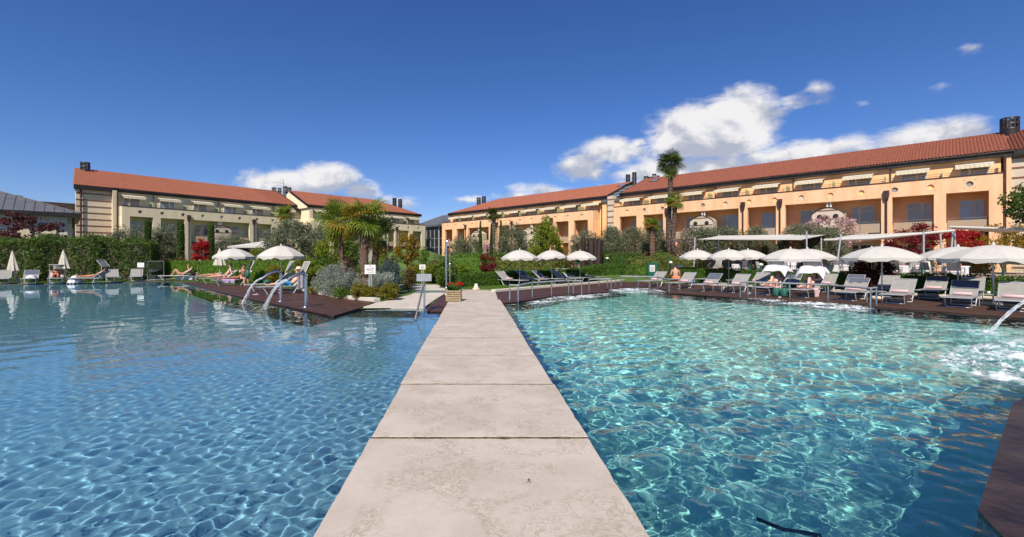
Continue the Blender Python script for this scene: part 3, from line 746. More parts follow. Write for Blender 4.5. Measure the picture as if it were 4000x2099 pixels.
def downpipe(w_, u, y, z0, z1, hopper=True, mk='brown', r=.07):
    mb = MB(); mb.tube([(u, y, z0), (u, y, z1)], r, 8)
    if hopper: mb.add([(u - .2, y - .12, z1 + .35), (u + .2, y - .12, z1 + .35), (u + .2, y + .12, z1 + .35), (u - .2, y + .12, z1 + .35), (u - .12, y - .09, z1 - .1), (u + .12, y - .09, z1 - .1), (u + .12, y + .09, z1 - .1), (u - .12, y + .09, z1 - .1)],
                      [(0, 3, 2, 1), (4, 5, 6, 7), (0, 1, 5, 4), (1, 2, 6, 5), (2, 3, 7, 6), (3, 0, 4, 7)]).box(u - .2, u + .2, y - .12, y + .12, z1 + .35, z1 + .75)
    w_.part(mb, 'downpipe', mk)
def striped(w_, u0, u1, y, wall, z1=ZE0 + .35, face=True, zb=0.0):
    mb = MB(); mb.box(u0, u1, y, y + .3, zb, z1); w_.part(mb, 'striped_wall', wall)
    z = .8
    while z < z1 - .3:
        b = MB(); b.box(u0 - .003, u1 + .003, y - .035, y + .02, z, z + .13); w_.part(b, 'stone_band', 'band'); z += .78
def roof(w_, u0, u1, hipL=0.0, hipR=0.0, mk='tile', tiles=0, nearside=1, ystart=None, skew=False):
    """tiled front slope from the eave to the ridge plus a plain back slope; hip = plan length of a hipped end"""
    root = w_.root; slope = (ZRG - ZE1) / RUN
    nc = int((u1 - u0) / TP); V = []; Q = []
    def top(u):
        t = RUN
        if hipL: t = min(t, (u - u0) * RUN / hipL + .02)
        if hipR: t = min(t, (u1 - u) * RUN / hipR + .02)
        return max(t, .02)
    # individual tiles for the part that shows largest, the rest as one relief
    prof = [(-.5, -.02), (-.36, .06), (0, .11), (.36, .06)]
    rows_ = int(RUN / .36)
    skip = set()
    if tiles:
        tl = tile_mesh('roof_tile', mk); order = []
        for c in range(nc):
            cc = nc - 1 - c if nearside > 0 else c
            for r_ in range(rows_):
                order.append((cc, r_))
        ang = math.atan(slope)
        cols_done = 0
        for cc, r_ in order[:tiles]:
            u = u0 + (cc + .5) * TP; y = YE + r_ * .36
            y_s = ystart(u) if ystart else YE
            if y + .36 > YE + top(u) or y < y_s - .01: continue
            o = link('roof_tile', tl, root); o.location = (u, y, ZE1 + (y - YE) * slope + .02); o.rotation_euler = (ang, 0, 0)
        skip = {c for c, _ in order[:tiles]}
    vcount = 0
    for c in range(nc):
        u = u0 + (c + .5) * TP; t = top(u); ys = (ystart(u) if ystart else YE)
        under = c in skip
        nr = max(1, int((t - (ys - YE)) / .36)); jit = rnd.uniform(-.004, .004)
        ylist = []
        for r_ in range(nr):
            ya = ys + (YE + t - ys) * r_ / nr; yb = ys + (YE + t - ys) * (r_ + 1) / nr
            ylist += [(ya, .035), (yb - .001, .0)]
        if under: ylist = [(ys, -.03), (YE + t, -.03)]
        base = len(V)
        us = [(u + p * TP, h if not under else 0) for p, h in prof] + [(u + .5 * TP, -.02 if not under else 0)]
        for (y, dz) in ylist:
            for uu, h in us: V.append((uu, y, ZE1 + (y - YE) * slope + h + dz + jit))
        for i in range(len(ylist) - 1):
            for k in range(4): Q.append((base + i * 5 + k, base + i * 5 + k + 1, base + (i + 1) * 5 + k + 1, base + (i + 1) * 5 + k))
    o = link('roof_tiles', np_mesh('roof_tiles', V, Q, M[mk], False), root); o['kind'] = 'stuff'
    mb = MB(); yr = YE + RUN; a, b = u0 + hipL, u1 - hipR
    mb.quad((a, yr, ZRG), (b, yr, ZRG), (u1, yr + RUN, ZE1), (u0 + (2 * hipL if skew else 0), yr + RUN, ZE1))
    mb.add([(u0, YE, ZE1), (a, yr, ZRG), (u0 + (2 * hipL if skew else 0), yr + RUN, ZE1)], [(0, 1, 2)])
    mb.add([(u1, YE, ZE1), (u1, yr + RUN, ZE1), (b, yr, ZRG)], [(0, 1, 2)])
    w_.part(mb, 'roof_back', mk)
    mb = MB(); k = a
    while k < b - .1:   # ridge caps
        mb.smooth = True
        n_ = 5; V2_ = []
        for (uu, z, r_) in ((k, .05, .13), (k + .44, .03, .12)):
            for q in range(n_ + 1):
                th = math.pi * q / n_; V2_.append((uu, yr - r_ * math.cos(th), ZRG + z + r_ * .6 * math.sin(th) - .03))
        mb.add(V2_, [(q, q + 1, n_ + 2 + q, n_ + 1 + q) for q in range(n_)]); k += .42
    w_.part(mb, 'ridge_caps', mk).__setitem__('kind', 'stuff')

def wing(name, label, p0, p1, C, openings, vents, awn, pipes, left, right, tiles=0, hipL=0, hipR=0, tmk='tile', roof_l=None, roof_r=None):
    """C: colours; openings (px0, px1, windows, arched bay?); left/right: list of (px_a, px_b, 'plain'|'striped') end blocks"""
    W = Wing(name, label, p0, p1, None); L_ = W.L; u = W.u
    # front wall with round recesses, and the piers between the loggias
    mb = MB(); zv = ZO + .62
    hs_ = [(u(px), zv) for px in vents]
    wall_with_holes(mb, 0, L_, ZO, ZR, 0, hs_, .22)
    ops = [(u(a), u(b), k, arch) for a, b, k, arch in openings]
    cur = 0.0
    for a, b, k, arch in ops:
        mb.box(cur, a, 0, .35, 0, ZO); cur = b
    mb.box(cur, L_, 0, .35, 0, ZO)
    W.part(mb, 'front_wall', C['front'])
    for a, z in hs_:
        d = MB(); N_ = 16
        d.add([(a + .225 * math.cos(2 * math.pi * k / N_), .115, z + .225 * math.sin(2 * math.pi * k / N_)) for k in range(N_)], [tuple(range(N_))]); W.part(d, 'round_vent', C['vent'][int(rnd.random() * len(C['vent']))])
    mb = MB(); mb.box(-.05, L_ + .05, -.04, .30, ZR, ZR + .09); W.part(mb, 'coping', 'brown')
    # cross walls between bays, terrace slab, first floor slabs
    mb = MB(); cuts = [0.0] + [(ops[i][1] + ops[i + 1][0]) / 2 for i in range(len(ops) - 1)] + [L_]
    for i, c in enumerate(cuts):
        x0 = c - .15 if 0 < i < len(cuts) - 1 else (c if i == 0 else c - .3)
        mb = MB(); mb.box(x0, x0 + .3, .35, YB, 0, ZO); W.part(mb, 'cross_wall', C['inner'])
    for x0 in (0, L_ - .22): mb = MB(); mb.box(x0, x0 + .22, .22, YB, ZO, ZR); W.part(mb, 'parapet_end', C['front'])
    mb = MB(); mb.box(.22, L_ - .22, .22, YB, ZO, ZO + .25); W.part(mb, 'terrace_floor', C['inner'])
    mb = MB(); mb.box(0, L_, YB, YB + 11, 0, ZE0 + .1); W.part(mb, 'wall', C['upper'])
    lw = MB(); lw.box(.3, L_ - .3, YB - .02, YB + .01, 0.05, ZO); W.part(lw, 'loggia_wall', C['inner'])
    for a, b, k, arch in ops:
        s_ = MB(); s_.box(a + .01, b - .01, .36, YB - .03, ZS, ZF); W.part(s_, 'balcony_slab', 'brown')
        # balustrade: frosted panels with rail
        nP = max(1, round((b - a) / 1.6)); pw = (b - a - .1) / nP
        if not arch:
            for i in range(nP):
                g_ = MB(); g_.box(a + .06 + pw * i, a + .04 + pw * (i + 1), .20, .215, ZF + .05, ZF + .85); W.part(g_, 'balcony_panel', C['panel'])
        else:
            bc, bw = (a + b) / 2 - (b - a) * .02, 1.25
            for (q0, q1) in ((a, bc - bw), (bc + bw, b)):
                g_ = MB(); g_.box(q0 + .06, q1 - .04, .20, .215, ZF + .05, ZF + .85); W.part(g_, 'balcony_panel', C['panel'])
        r_ = MB(); r_.tube([(a + .02, .18, ZF + 1.0), (b - .02, .18, ZF + 1.0)], .028, 6); 
        for i in range(nP + 1): x = min(max(a + .06 + pw * i, a + .05), b - .05); r_.tube([(x, .19, ZF), (x, .19, ZF + 1.0)], .018, 5)
        W.part(r_, 'balcony_rail', 'rail')
        ww = 1.75
        cs = [(a + b) / 2] if k == 1 else [a + (b - a) * .25 - .1, a + (b - a) * .78 + .15]
        for q, c in enumerate(cs):
            if k == 1: c = a + (b - a) * (.62 if C.get('flip') else .42)
            wd = min(ww, (b - a) * .62) / 2
            window(W, c - wd, c + wd, ZF + .02, ZO - .45, YB - .02, C['frame'], C['pane'][int(rnd.random() * len(C['pane']))], flip=(q % 2 == 0))
            window(W, c - wd, c + wd, .35, 2.9, YB - .02, C['frame'], 'pane_dark', flip=(q % 2 == 0))
        if arch:
            bay = MB(); N_ = 12; z0, zt = .3, ZF + 1.95; V = []
            for k_ in range(N_ + 1):
                t = -1 + 2 * k_ / N_; V.append((bc + bw * t, zt + .55 * (1 - t * t)))
            pts = [(bc - bw, z0)] + [(bc + bw, z0)] + V[::-1]
            A = [(x, -.35, z) for x, z in pts]; B_ = [(x, .9, z) for x, z in pts]; n_ = len(pts)
            bay.add(A + B_, [tuple(range(n_)), tuple(range(n_, 2 * n_))[::-1]] + [(i, i + n_, (i + 1) % n_ + n_, (i + 1) % n_) for i in range(n_)])
            ob = W.part(bay, 'arched_bay', 'stone_pale')
            rim = MB(); rim.tube([(x, -.37, z) for x, z in [(bc - bw, zt - .1)] + V + [(bc + bw, zt - .1)]], .05, 6); W.part(rim, 'bay_rim', 'dark', ob)
            for z in (zt - 2.3, zt - 1.45, zt - .55, zt + .22):
                q = MB(); hw = bw - .02 if z < zt else bw * .62; q.box(bc - hw, bc + hw, -.375, -.34, z, z + .1); W.part(q, 'stone_band', 'band', ob)
            for sx in (-.62, .62):
                q = MB(); N2 = 14; q.tube([(bc + sx, -.40, zt - .3), (bc + sx, -.3, zt - .3)], .22, N2, smooth=True); W.part(q, 'round_vent', 'dark', ob)
            for sx in (-.13, .13):
                q = MB(); q.tube([(bc + sx, .3, zt + .2), (bc + sx, .3, zt + 1.15)], .085, 10); W.part(q, 'flue', 'white_alu', ob)
    # upper terrace: windows, awnings, screens, railing
    aw = [(u(a, .35), u(b, .35)) for a, b in awn]
    for i, (a, b) in enumerate(aw):
        awning(W, a, b)
        c = (a + b) / 2; window(W, c - .88, c + .88, ZO + .27, ZE0 - .15, YB, C['frame'], 'blue_pane' if i % 2 else 'curtain_pane', trans=False, flip=(i % 2 == 1))
        sp = MB(); sp.box(c - .80, c + .80, YB - .010, YB - .006, ZO + .3, ZO + .85)
    for i in range(len(aw) - 1):
        m_ = (aw[i][1] + aw[i + 1][0]) / 2
        q = MB(); q.box(m_ - .03, m_ + .03, .55, YB, ZO + .25, ZR + .75); W.part(q, 'privacy_screen', C['screen'])
    r_ = MB()
    for z in (.22, .38): r_.tube([(.12, .14, ZR + z), (L_ - .12, .14, ZR + z)], .022, 6)
    k = .15
    while k < L_: r_.tube([(k, .14, ZR + .05), (k, .14, ZR + .38)], .016, 5); k += 1.9
    W.part(r_, 'terrace_rail', 'rail')
    for px in pipes: downpipe(W, u(px, -.12), -.12, 0, ZO - .15)
    for i in range(0, len(aw) - 1, 2):
        m_ = (aw[i][1] + aw[i + 1][0]) / 2 + .35; q = MB(); q.tube([(m_, YB - .12, ZO + .25), (m_, YB - .12, ZE0 - .1), (m_, YE + .2, ZE0)], .05, 6); W.part(q, 'downpipe', 'brown')
    # end blocks
    gableL = name == 'cream_hotel_wing'
    if gableL: hipL = u(293, YE + RUN) - u(left[0][0], YB) + .25
    e0, e1 = 0.0, L_
    for (pa_, pb_, kind) in left + right:
        a, b = u(pa_, YB), u(pb_, YB)
        if kind == 'plain': q = MB(); q.box(a, b, YB - .25, YB + 8, 0, ZE0 + .1); W.part(q, 'wall', C['front'])
        else:
            striped(W, a, b, YB - .02, C['stripe']); q = MB(); k = hipL / RUN * 9 if (gableL and kind == 'striped' and (pa_, pb_, kind) in left) else 0; q.prism([(a + k * .03, YB + .27), (b, YB + .27), (max(b, a + k + .5), YB + 9), (a + k, YB + 9)], 0, ZE0 + .3); W.part(q, 'wall', C['upper'])
        e0, e1 = min(e0, a), max(e1, b)
    ru0 = e0 - .25 if roof_l is None else roof_l;
    ru1 = e1 + .3 if roof_r is None else L_ + roof_r
    step = None
    stL = left and any(k == 'striped' for _, _, k in left) and roof_l is None
    stR = right and any(k == 'striped' for _, _, k in right) and roof_r is None
    sl = (ZRG - ZE1) / RUN
    def ys(uu):
        if stL and uu < u(left[-1][1], YB) - .1: return YB - .35
        if stR and uu > u(right[-1][0], YB) + .1: return YB - .35
        return YE
    roof(W, ru0, ru1, hipL, hipR, tmk, tiles, 1, ys, gableL)
    ub = u(left[-1][1], YB) - .1 if stL else ru0; uc = u(right[-1][0], YB) + .1 if stR else ru1
    mb = MB(); mb.box(ub, uc, YE - .12, YE + .04, ZE0 + .05, ZE1 + .02); mb.add([(ub, YE + .04, ZE0 + .05), (uc, YE + .04, ZE0 + .05), (uc, YB + .5, ZE0 + .12), (ub, YB + .5, ZE0 + .12)], [(3, 2, 1, 0)])
    mb.tube([(ub, YE - .16, ZE1 - .06), (uc, YE - .16, ZE1 - .06)], .09, 8)
    dz = (YB - .35 - YE) * sl
    for (q0, q1, on) in ((ru0, ub, stL), (uc, ru1, stR)):
        if on: mb.box(q0, q1, YB - .45, YB - .3, ZE0 + .05 + dz, ZE1 + .02 + dz); mb.add([(q0, YB - .3, ZE0 + .05 + dz), (q1, YB - .3, ZE0 + .05 + dz), (q1, YB + .5, ZE0 + .12 + dz), (q0, YB + .5, ZE0 + .12 + dz)], [(3, 2, 1, 0)])
    # verge boards along the gable ends
    for (uu, hip) in ((ru0, hipL), (ru1, hipR)):
        if not hip:
            w0, w1 = (uu - .12, uu) if uu == ru0 else (uu, uu + .12)
            A = [(YE - .1, ZE1 - .3), (YE + RUN, ZRG - .28), (YE + RUN, ZRG + .09), (YE - .1, ZE1 + .07)]
            mb.add([(w0, y, z) for y, z in A] + [(w1, y, z) for y, z in A], [(0, 1, 2, 3), (7, 6, 5, 4), (0, 4, 5, 1), (1, 5, 6, 2), (2, 6, 7, 3), (3, 7, 4, 0)])
            q = MB(); q.add([(w0 + .06, YE, ZE0), (w0 + .06, YE + 2 * RUN, ZE0), (w0 + .06, YE + 2 * RUN, ZE1), (w0 + .06, YE + RUN, ZRG), (w0 + .06, YE, ZE1)], [(0, 1, 2, 3, 4)]); W.part(q, 'gable', C['upper'])
    W.part(mb, 'gutter', 'dark')
    W.ru0, W.ru1 = ru0, ru1
    return W
def skylight(W, px, py_t, wd=1.1):
    y = YE + RUN * .72; uu = W.u(px, y); sl = (ZRG - ZE1) / RUN
    mb = MB(); mb.M = Matrix.Translation((uu, y, ZE1 + (y - YE) * sl + .06)) @ Matrix.Rotation(math.atan(sl), 4, 'X')
    mb.box(-wd / 2, wd / 2, -.6, .6, -.05, .10); o = W.part(mb, 'skylight', 'dark')
    q = MB(); q.M = mb.M; q.quad((-wd / 2 + .1, -.5, .105), (wd / 2 - .1, -.5, .105), (wd / 2 - .1, .5, .105), (-wd / 2 + .1, .5, .105)); W.part(q, 'pane', 'pane', o)

ORC = dict(front='orange', inner='deep_orange', upper='deep_orange', vent=['deep_orange', 'sling', 'sand'], frame='frame_w', pane=['pane', 'blue_pane', 'curtain_pane'], panel='frosted', screen='screen', stripe='stone_pale', flip=True)
CRC = dict(front='cream', inner='cream_in', upper='cream_in', vent=['sling', 'rail', 'chair_light'], frame='frame_g', pane=['pane', 'blue_pane'], panel='frosted', screen='screen_g', stripe='stone_panel')
R2 = wing('orange_hotel_wing', 'near orange hotel wing with open loggias and weathered brown tiled roof', (2397.5, 810.8), (3917.8, 676.6), ORC,
          [(2420, 2486, 1, 0), (2513, 2590, 1, 0), (2625, 2885, 2, 1), (2919.5, 3031, 1, 0), (3067, 3442, 2, 1), (3485.5, 3648, 1, 0), (3696, 3863, 1, 0)],
          [2449.5, 2516.5, 2587.5, 2664, 2746, 2833, 2925.5, 3025, 3130, 3244, 3365, 3495, 3635.5, 3787.6],
          [(2417, 2495), (2527, 2606), (2650, 2739), (2786, 2881), (2935, 3037), (3101, 3212), (3288, 3408), (3498, 3631), (3731, 3885)],
          [2604, 2901.5, 3046, 3462], [(2373, 2397, 'striped')], [(3921, 3950, 'plain'), (3950, 4230, 'striped')], tiles=300, tmk='tile_dark', roof_l=-.05)
R1 = wing('far_orange_hotel_wing', 'far orange hotel wing with round recesses behind the olive trees and bright green tree', (1726.6, 872.8), (2316, 820.7), ORC,
          [(1737.7, 1766.6, 1, 0), (1783, 1814, 1, 0), (1829, 1909, 2, 1), (1946, 1990, 1, 0), (2006, 2148, 2, 1), (2170.5, 2220.6, 1, 0), (2242, 2296, 1, 0)],
          [1749.7, 1780, 1811.4, 1843.8, 1878, 1914, 1953, 1990, 2031.6, 2075, 2120, 2168, 2218, 2271.7],
          [(1746.6, 1788.8), (1792, 1840), (1846.5, 1895), (1902, 1955), (1964, 2019.6), (2030, 2089), (2101.7, 2164.7), (2181.6, 2246), (2266, 2336)],
          [1817.6, 1940.6, 1998, 2154], [], [(2320, 2371, 'plain')], hipL=6.5, roof_r=1.0)
RIGHT_Z = (ZE0, ZE1, ZRG); ZE0, ZE1, ZRG = 9.88, 10.35, 13.28
L1 = wing('cream_hotel_wing', 'near cream hotel wing with striped end wall and red tiled roof', (477, 804), (1172.6, 854), CRC,
          [(508, 598.5, 1, 0), (628, 721, 1, 0), (748.7, 975, 2, 1), (1003, 1062, 1, 0), (1085, 1158, 1, 0)],
          [548, 634, 715.7, 793, 867, 937, 1004, 1066, 1124],
          [(484.7, 573.8), (626.6, 711), (758.5, 838), (878.7, 953.7), (989, 1060), (1096, 1159)],
          [738, 992], [(296, 438, 'striped'), (438, 457, 'plain')][:1], [(1177, 1206, 'striped')], tiles=300, roof_r=.3)
L2 = wing('far_cream_hotel_wing', 'far cream hotel wing seen behind the cluster of palms', (1226, 852), (1661.6, 881), CRC,
          [(1240, 1290, 1, 0), (1305, 1350, 1, 0), (1368, 1500, 2, 1), (1516, 1542, 1, 0), (1557, 1598, 1, 0), (1613, 1647, 1, 0)],
          [1262, 1312, 1360, 1406, 1450, 1490, 1526, 1558.6, 1596, 1633.6],
          [(1235, 1290), (1306, 1358), (1372, 1420), (1432, 1478), (1488, 1530), (1538, 1587), (1601, 1647)],
          [1360, 1506, 1550], [(1207, 1224, 'plain')], [], hipR=6.5)
# the pier and downpipes at the ends of the wings
q = MB(); q.box(L1.u(440, YB - .5), L1.u(457, YB - .5), YB - .5, YB, 0, ZE0 + .2); L1.part(q, 'pier', 'cream')
q = MB(); q.box(L1.u(457, YB) , .0, YB - .02, YB + 3, 0, ZE0); L1.part(q, 'wall', 'cream')
downpipe(L1, L1.u(459, YB - .7), YB - .7, 0, ZE0, False, r=.09); downpipe(L1, L1.u(316, YB - .2), YB - .2, 0, ZE0 + .4, False, r=.09)
downpipe(L2, L2.u(1224, YB - .7), YB - .7, 0, ZE0, False)
ZE0, ZE1, ZRG = RIGHT_Z
downpipe(R2, R2.u(3924, YB - .7), YB - .7, 0, ZE0, False, r=.1); downpipe(R1, R1.u(2350, YB - .6), YB - .6, 0, ZE0, False)
downpipe(R1, R1.u(2371, YB - .6), YB - .6, 0, ZE0, False, r=.05)
LEFT_Z = (ZE0, ZE1, ZRG)
for (W_, px, dz) in ((R2, 3944, 0), (L1, 333, 0)):
    ZE0, ZE1, ZRG = LEFT_Z if W_ is L1 else RIGHT_Z
    y = YE + RUN - .6; chimney(W_, W_.u(px, y), y, ZRG - .75, ZRG + (1.05 if W_ is R2 else 1.3), .62 if W_ is R2 else .50)
for (W_, px, y, zb, zt, r_) in ((R1, 2453, YE + RUN + .3, 11.2, 13.9, .32), (R1, 2478, YE + RUN - .1, 11.0, 14.0, .32), (R2, 2524, YE + RUN + 1.5, 11.5, 13.4, .33), (R2, 2541, YE + RUN + 3, 11.5, 13.5, .30), (R2, 2556, YE + RUN + 2.2, 11.5, 13.7, .30), (R2, 2571, YE + RUN + 3.2, 11.5, 13.6, .2),
                               (L1, 1072, YE + RUN + 1.5, 12, 14.1, .3), (L1, 1092, YE + RUN + 1.5, 12, 14.1, .3), (L1, 1066, YE + RUN + 2.6, 12, 14.2, .2),
                               (R1, 1870, YE + RUN + .3, 11.5, 13.6, .42), (R1, 1890, YE + RUN + .3, 11.5, 13.7, .42), (L2, 1541, YE + RUN + .3, 12, 14.1, .42), (L2, 1563, YE + RUN + .3, 12, 14.0, .42)):
    chimney(W_, W_.u(px, y), y, zb, zt, r_)
for (px, zt) in ((1114, 14.1), (1130.5, 14.0)): chimney(L1, L1.u(px, YE + RUN - 1.0), YE + RUN - 1.0, 10.4, zt, .33)
ZE0, ZE1, ZRG = LEFT_Z; skylight(L1, 1034, 756); skylight(L2, 1188, 764); ZE0, ZE1, ZRG = RIGHT_Z; skylight(R1, 2430, 722); skylight(R2, 2557, 705)
# grey link roofs between the wings, and the recessed link walls
def linkroof(W_, u0, u1):
    mb = MB(); sl = (ZRG - ZE1) / RUN; dz = -.55
    mb.quad((u0, YE + .5, ZE1 + dz), (u1, YE + .5, ZE1 + dz), (u1, YE + RUN, ZRG + dz), (u0, YE + RUN, ZRG + dz)); mb.quad((u0, YE + RUN, ZRG + dz), (u1, YE + RUN, ZRG + dz), (u1, YE + 2 * RUN, ZE1 + dz), (u0, YE + 2 * RUN, ZE1 + dz))
    mb.box(u0, u1, YE + .4, YE + .5, ZE1 + dz - .3, ZE1 + dz + .03); W_.part(mb, 'link_roof', 'grey_roof')
    for t in (.2, .4, .6, .8):
        y = YE + RUN * t; z = ZE1 + (y - YE) * sl + dz
        q = MB(); q.M = Matrix.Translation(((u0 + u1) / 2, y, z)) @ Matrix.Rotation(math.atan(sl), 4, 'X'); q.box(-(u1 - u0) * .4, (u1 - u0) * .4, -.5, .5, .03, .08); W_.part(q, 'skylight', 'pane')
linkroof(R2, R2.ru0 - 3.2, R2.ru0 - .15); ZE0, ZE1, ZRG = LEFT_Z; linkroof(L1, L1.ru1 + .15, L1.ru1 + 3.3)
q = MB(); q.box(-3.6, -.3, YB + .4, YB + 8, 0, ZE0 - .2); R2.part(q, 'wall', 'deep_orange')
q = MB(); q.box(L1.L, L1.L + 3.6, YB + .5, YB + 8, 0, ZE0 - .2); L1.part(q, 'wall', 'cream_in')
# television aerial on the cream wing
q = MB(); y = YE + RUN; ua = L1.u(1108, y); q.tube([(ua, y, ZRG), (ua, y, 15.5)], .03, 5)
for k in range(6): q.tube([(ua - .1 - k * .32, y - .35 + k * .03, 14.9), (ua - .1 - k * .32, y + .35 - k * .03, 14.9)], .015, 4)
q.tube([(ua, y, 14.9), (ua - 1.9, y, 14.9)], .018, 4); q.tube([(ua, y, 15.4), (ua - .6, y, 15.55)], .015, 4); q.tube([(ua, y, 15.2), (ua - .6, y, 15.05)], .015, 4)
L1.part(q, 'aerial', 'rail')

# ---- glazed pavilion between the two hotels
pv = tag(empty('glass_pavilion', ray(1732, 100)), 'dark glazed pavilion with grey hipped roof between the two hotels', 'pavilion')
mb = MB()
def hip(mb, a, b, z0, z1, ovr=0.0, t=.4):
    mb.add([(-a, -a, z0), (a, -a, z0), (a, a, z0), (-a, a, z0), (-b, -b, z1), (b, -b, z1), (b, b, z1), (-b, b, z1)], [(0, 1, 5, 4), (1, 2, 6, 5), (2, 3, 7, 6), (3, 0, 4, 7), (4, 5, 6, 7)])
    mb.box(-a, a, -a, a, z0 - t, z0)
mb.M = Matrix.Rotation(R(45), 4, 'Z'); k100 = 100 / F
hip(mb, 5.0, .9, EYE + (HZ - 886) * k100, EYE + (HZ - 848) * k100); mb.build('lower_roof', M['grey_roof'], pv)
mb = MB(); mb.M = Matrix.Translation((0.5, 6, 0)) @ Matrix.Rotation(R(45), 4, 'Z'); hip(mb, 4.6, 1.2, EYE + (HZ - 868) * k100, EYE + (HZ - 842) * 106 / F); mb.build('upper_roof', M['grey_roof'], pv)
mb = MB(); mb.M = Matrix.Rotation(R(45), 4, 'Z'); mb.box(-4.3, 4.3, -4.3, 4.3, 0, EYE + (HZ - 892) * k100); mb.build('core', M['pane_dark'], pv)
for fc in (0, 1):
    rot = Matrix.Rotation(R(45 if fc == 0 else 135 - 180), 4, 'Z')
    zt = EYE + (HZ - 905) * k100
    for i in range(6):
        for j in range(4):
            a = -4.3 + i * 8.6 / 6; z = .3 + j * (zt - .3) / 4
            g_ = MB(); g_.M = rot; g_.quad((a + .1, -4.36, z + .06), (a + 8.6 / 6 - .1, -4.36, z + .06), (a + 8.6 / 6 - .1, -4.36, z + (zt - .3) / 4 - .06), (a + .1, -4.36, z + (zt - .3) / 4 - .06)); g_.build('pane', M['pane_dark'], pv)
    f = MB(); f.M = rot
    for i in range(7): x = -4.3 + i * 8.6 / 6; f.box(x - .07, x + .07, -4.45, -4.33, 0, zt + .6)
    for j in range(5): z = .3 + j * (zt - .3) / 4; f.box(-4.3, 4.3, -4.43, -4.34, z - .04, z + .04)
    f.build('glazing_frame', M['alu'], pv)

# ---- low grey-roofed building at the far left
zc = 5.7
lb0 = P(-420, 797, zc); lb1 = P(317, 834, zc); dvv = (lb1 - lb0); Lb = dvv.length
lb = tag(empty('grey_roofed_pavilion', (lb0.x, lb0.y, 0), math.atan2(dvv.y, dvv.x)), 'low pale building with grey standing seam metal roof beside the cream hotel', 'building')
def lu(px, y=0.0):
    U = Vector((dvv.x, dvv.y, 0)).normalized(); I = Vector((-U.y, U.x, 0)); t = (px - 2000) / F; o = Vector((lb0.x, lb0.y, 0)) + I * y
    return (t * o.y - o.x) / (U.x - t * U.y)
mb = MB(); mb.box(0, Lb - .9, .7, 12, 0, zc - .25); mb.build('wall', M['whiteplaster'], lb)
mb = MB(); mb.box(-.1, Lb, 0, 13, zc - .32, zc); mb.build('eave', M['dark'], lb)
rz = 2.6; hr = 7.0
mb = MB(); mb.add([(-.1, 0, zc + .004), (Lb, 0, zc + .004), (Lb, 13, zc + .004), (-.1, 13, zc + .004), (-.1, 6.5, zc + rz), (Lb - hr, 6.5, zc + rz)], [(0, 1, 5, 4), (1, 2, 5), (2, 3, 4, 5)]); mb.build('roof', M['grey_roof'], lb)
k = Lb - .5
while k > 0:
    tmax = min(1, (Lb - k) / hr); m_ = MB(); m_.tube([(k, .02, zc + .02), (k, 6.5 * tmax, zc + .02 + rz * tmax)], .03, 4); m_.build('roof_seam', M['zinc_seam'], lb); k -= .62
m_ = MB(); m_.tube([(Lb, 0, zc + .03), (Lb - hr, 6.5, zc + rz + .02), (0, 6.5, zc + rz + .02)], .05, 5); m_.build('ridge_trim', M['zinc_seam'], lb)
m_ = MB(); m_.tube([(lu(287, .6), .6, 0), (lu(287, .6), .6, zc - .4)], .09, 8); m_.build('downpipe', M['brown'], lb)
for (a, b) in ((60, 130), (150, 225)):
    f = MB(); a_, b_ = lu(a, .7), lu(b, .7); f.box(a_, b_, .64, .7, 3.1, 4.7); o = f.build('window', M['brown'], lb)
    g_ = MB(); g_.box(a_ + .08, b_ - .08, .62, .642, 3.18, 4.62); g_.build('pane', M['awning'], o)
f = MB(); f.box(0, Lb - .9, .66, .7, 2.55, 2.65); f.build('string_course', M['brown'], lb)
# brown shingled roof behind it
c0 = ray(70, 62); bb = tag(empty('brown_roofed_building', (c0.x, c0.y, 0), 0.9), 'brown slatted roof with small dome showing behind the grey metal roof', 'building')
u1_ = 9.5; zt_ = zat(773, 62); zb_ = zat(850, 62)
mb = MB(); mb.box(-6, u1_ - .3, 2, 10, 0, zb_); mb.build('wall', M['whiteplaster'], bb)
z = zb_
i = 0
while z < zt_:
    m_ = MB(); t = (z - zb_) / (zt_ - zb_); m_.box(-6, u1_, t * 4.2, t * 4.2 + .5, z, z + .13); m_.build('roof_slat', M['shingle'], bb); z += .24
mb = MB(); mb.add([(-6, 0, zb_), (u1_ - .02, 0, zb_), (u1_ - .02, 4.3, zt_), (-6, 4.3, zt_), (-6, 9, zb_), (u1_ - .02, 9, zb_)], [(0, 1, 2, 3), (3, 2, 5, 4), (1, 5, 2)]); mb.build('roof', M['brown'], bb)
mb = MB(); mb.smooth = True; mb.lathe([(.75, zt_ - .2), (.75, zt_ + .25), (.68, zt_ + .5), (.45, zt_ + .68), (0, zt_ + .75)], 18, (0.2, 4)); mb.build('dome', M['grey_roof'], bb)
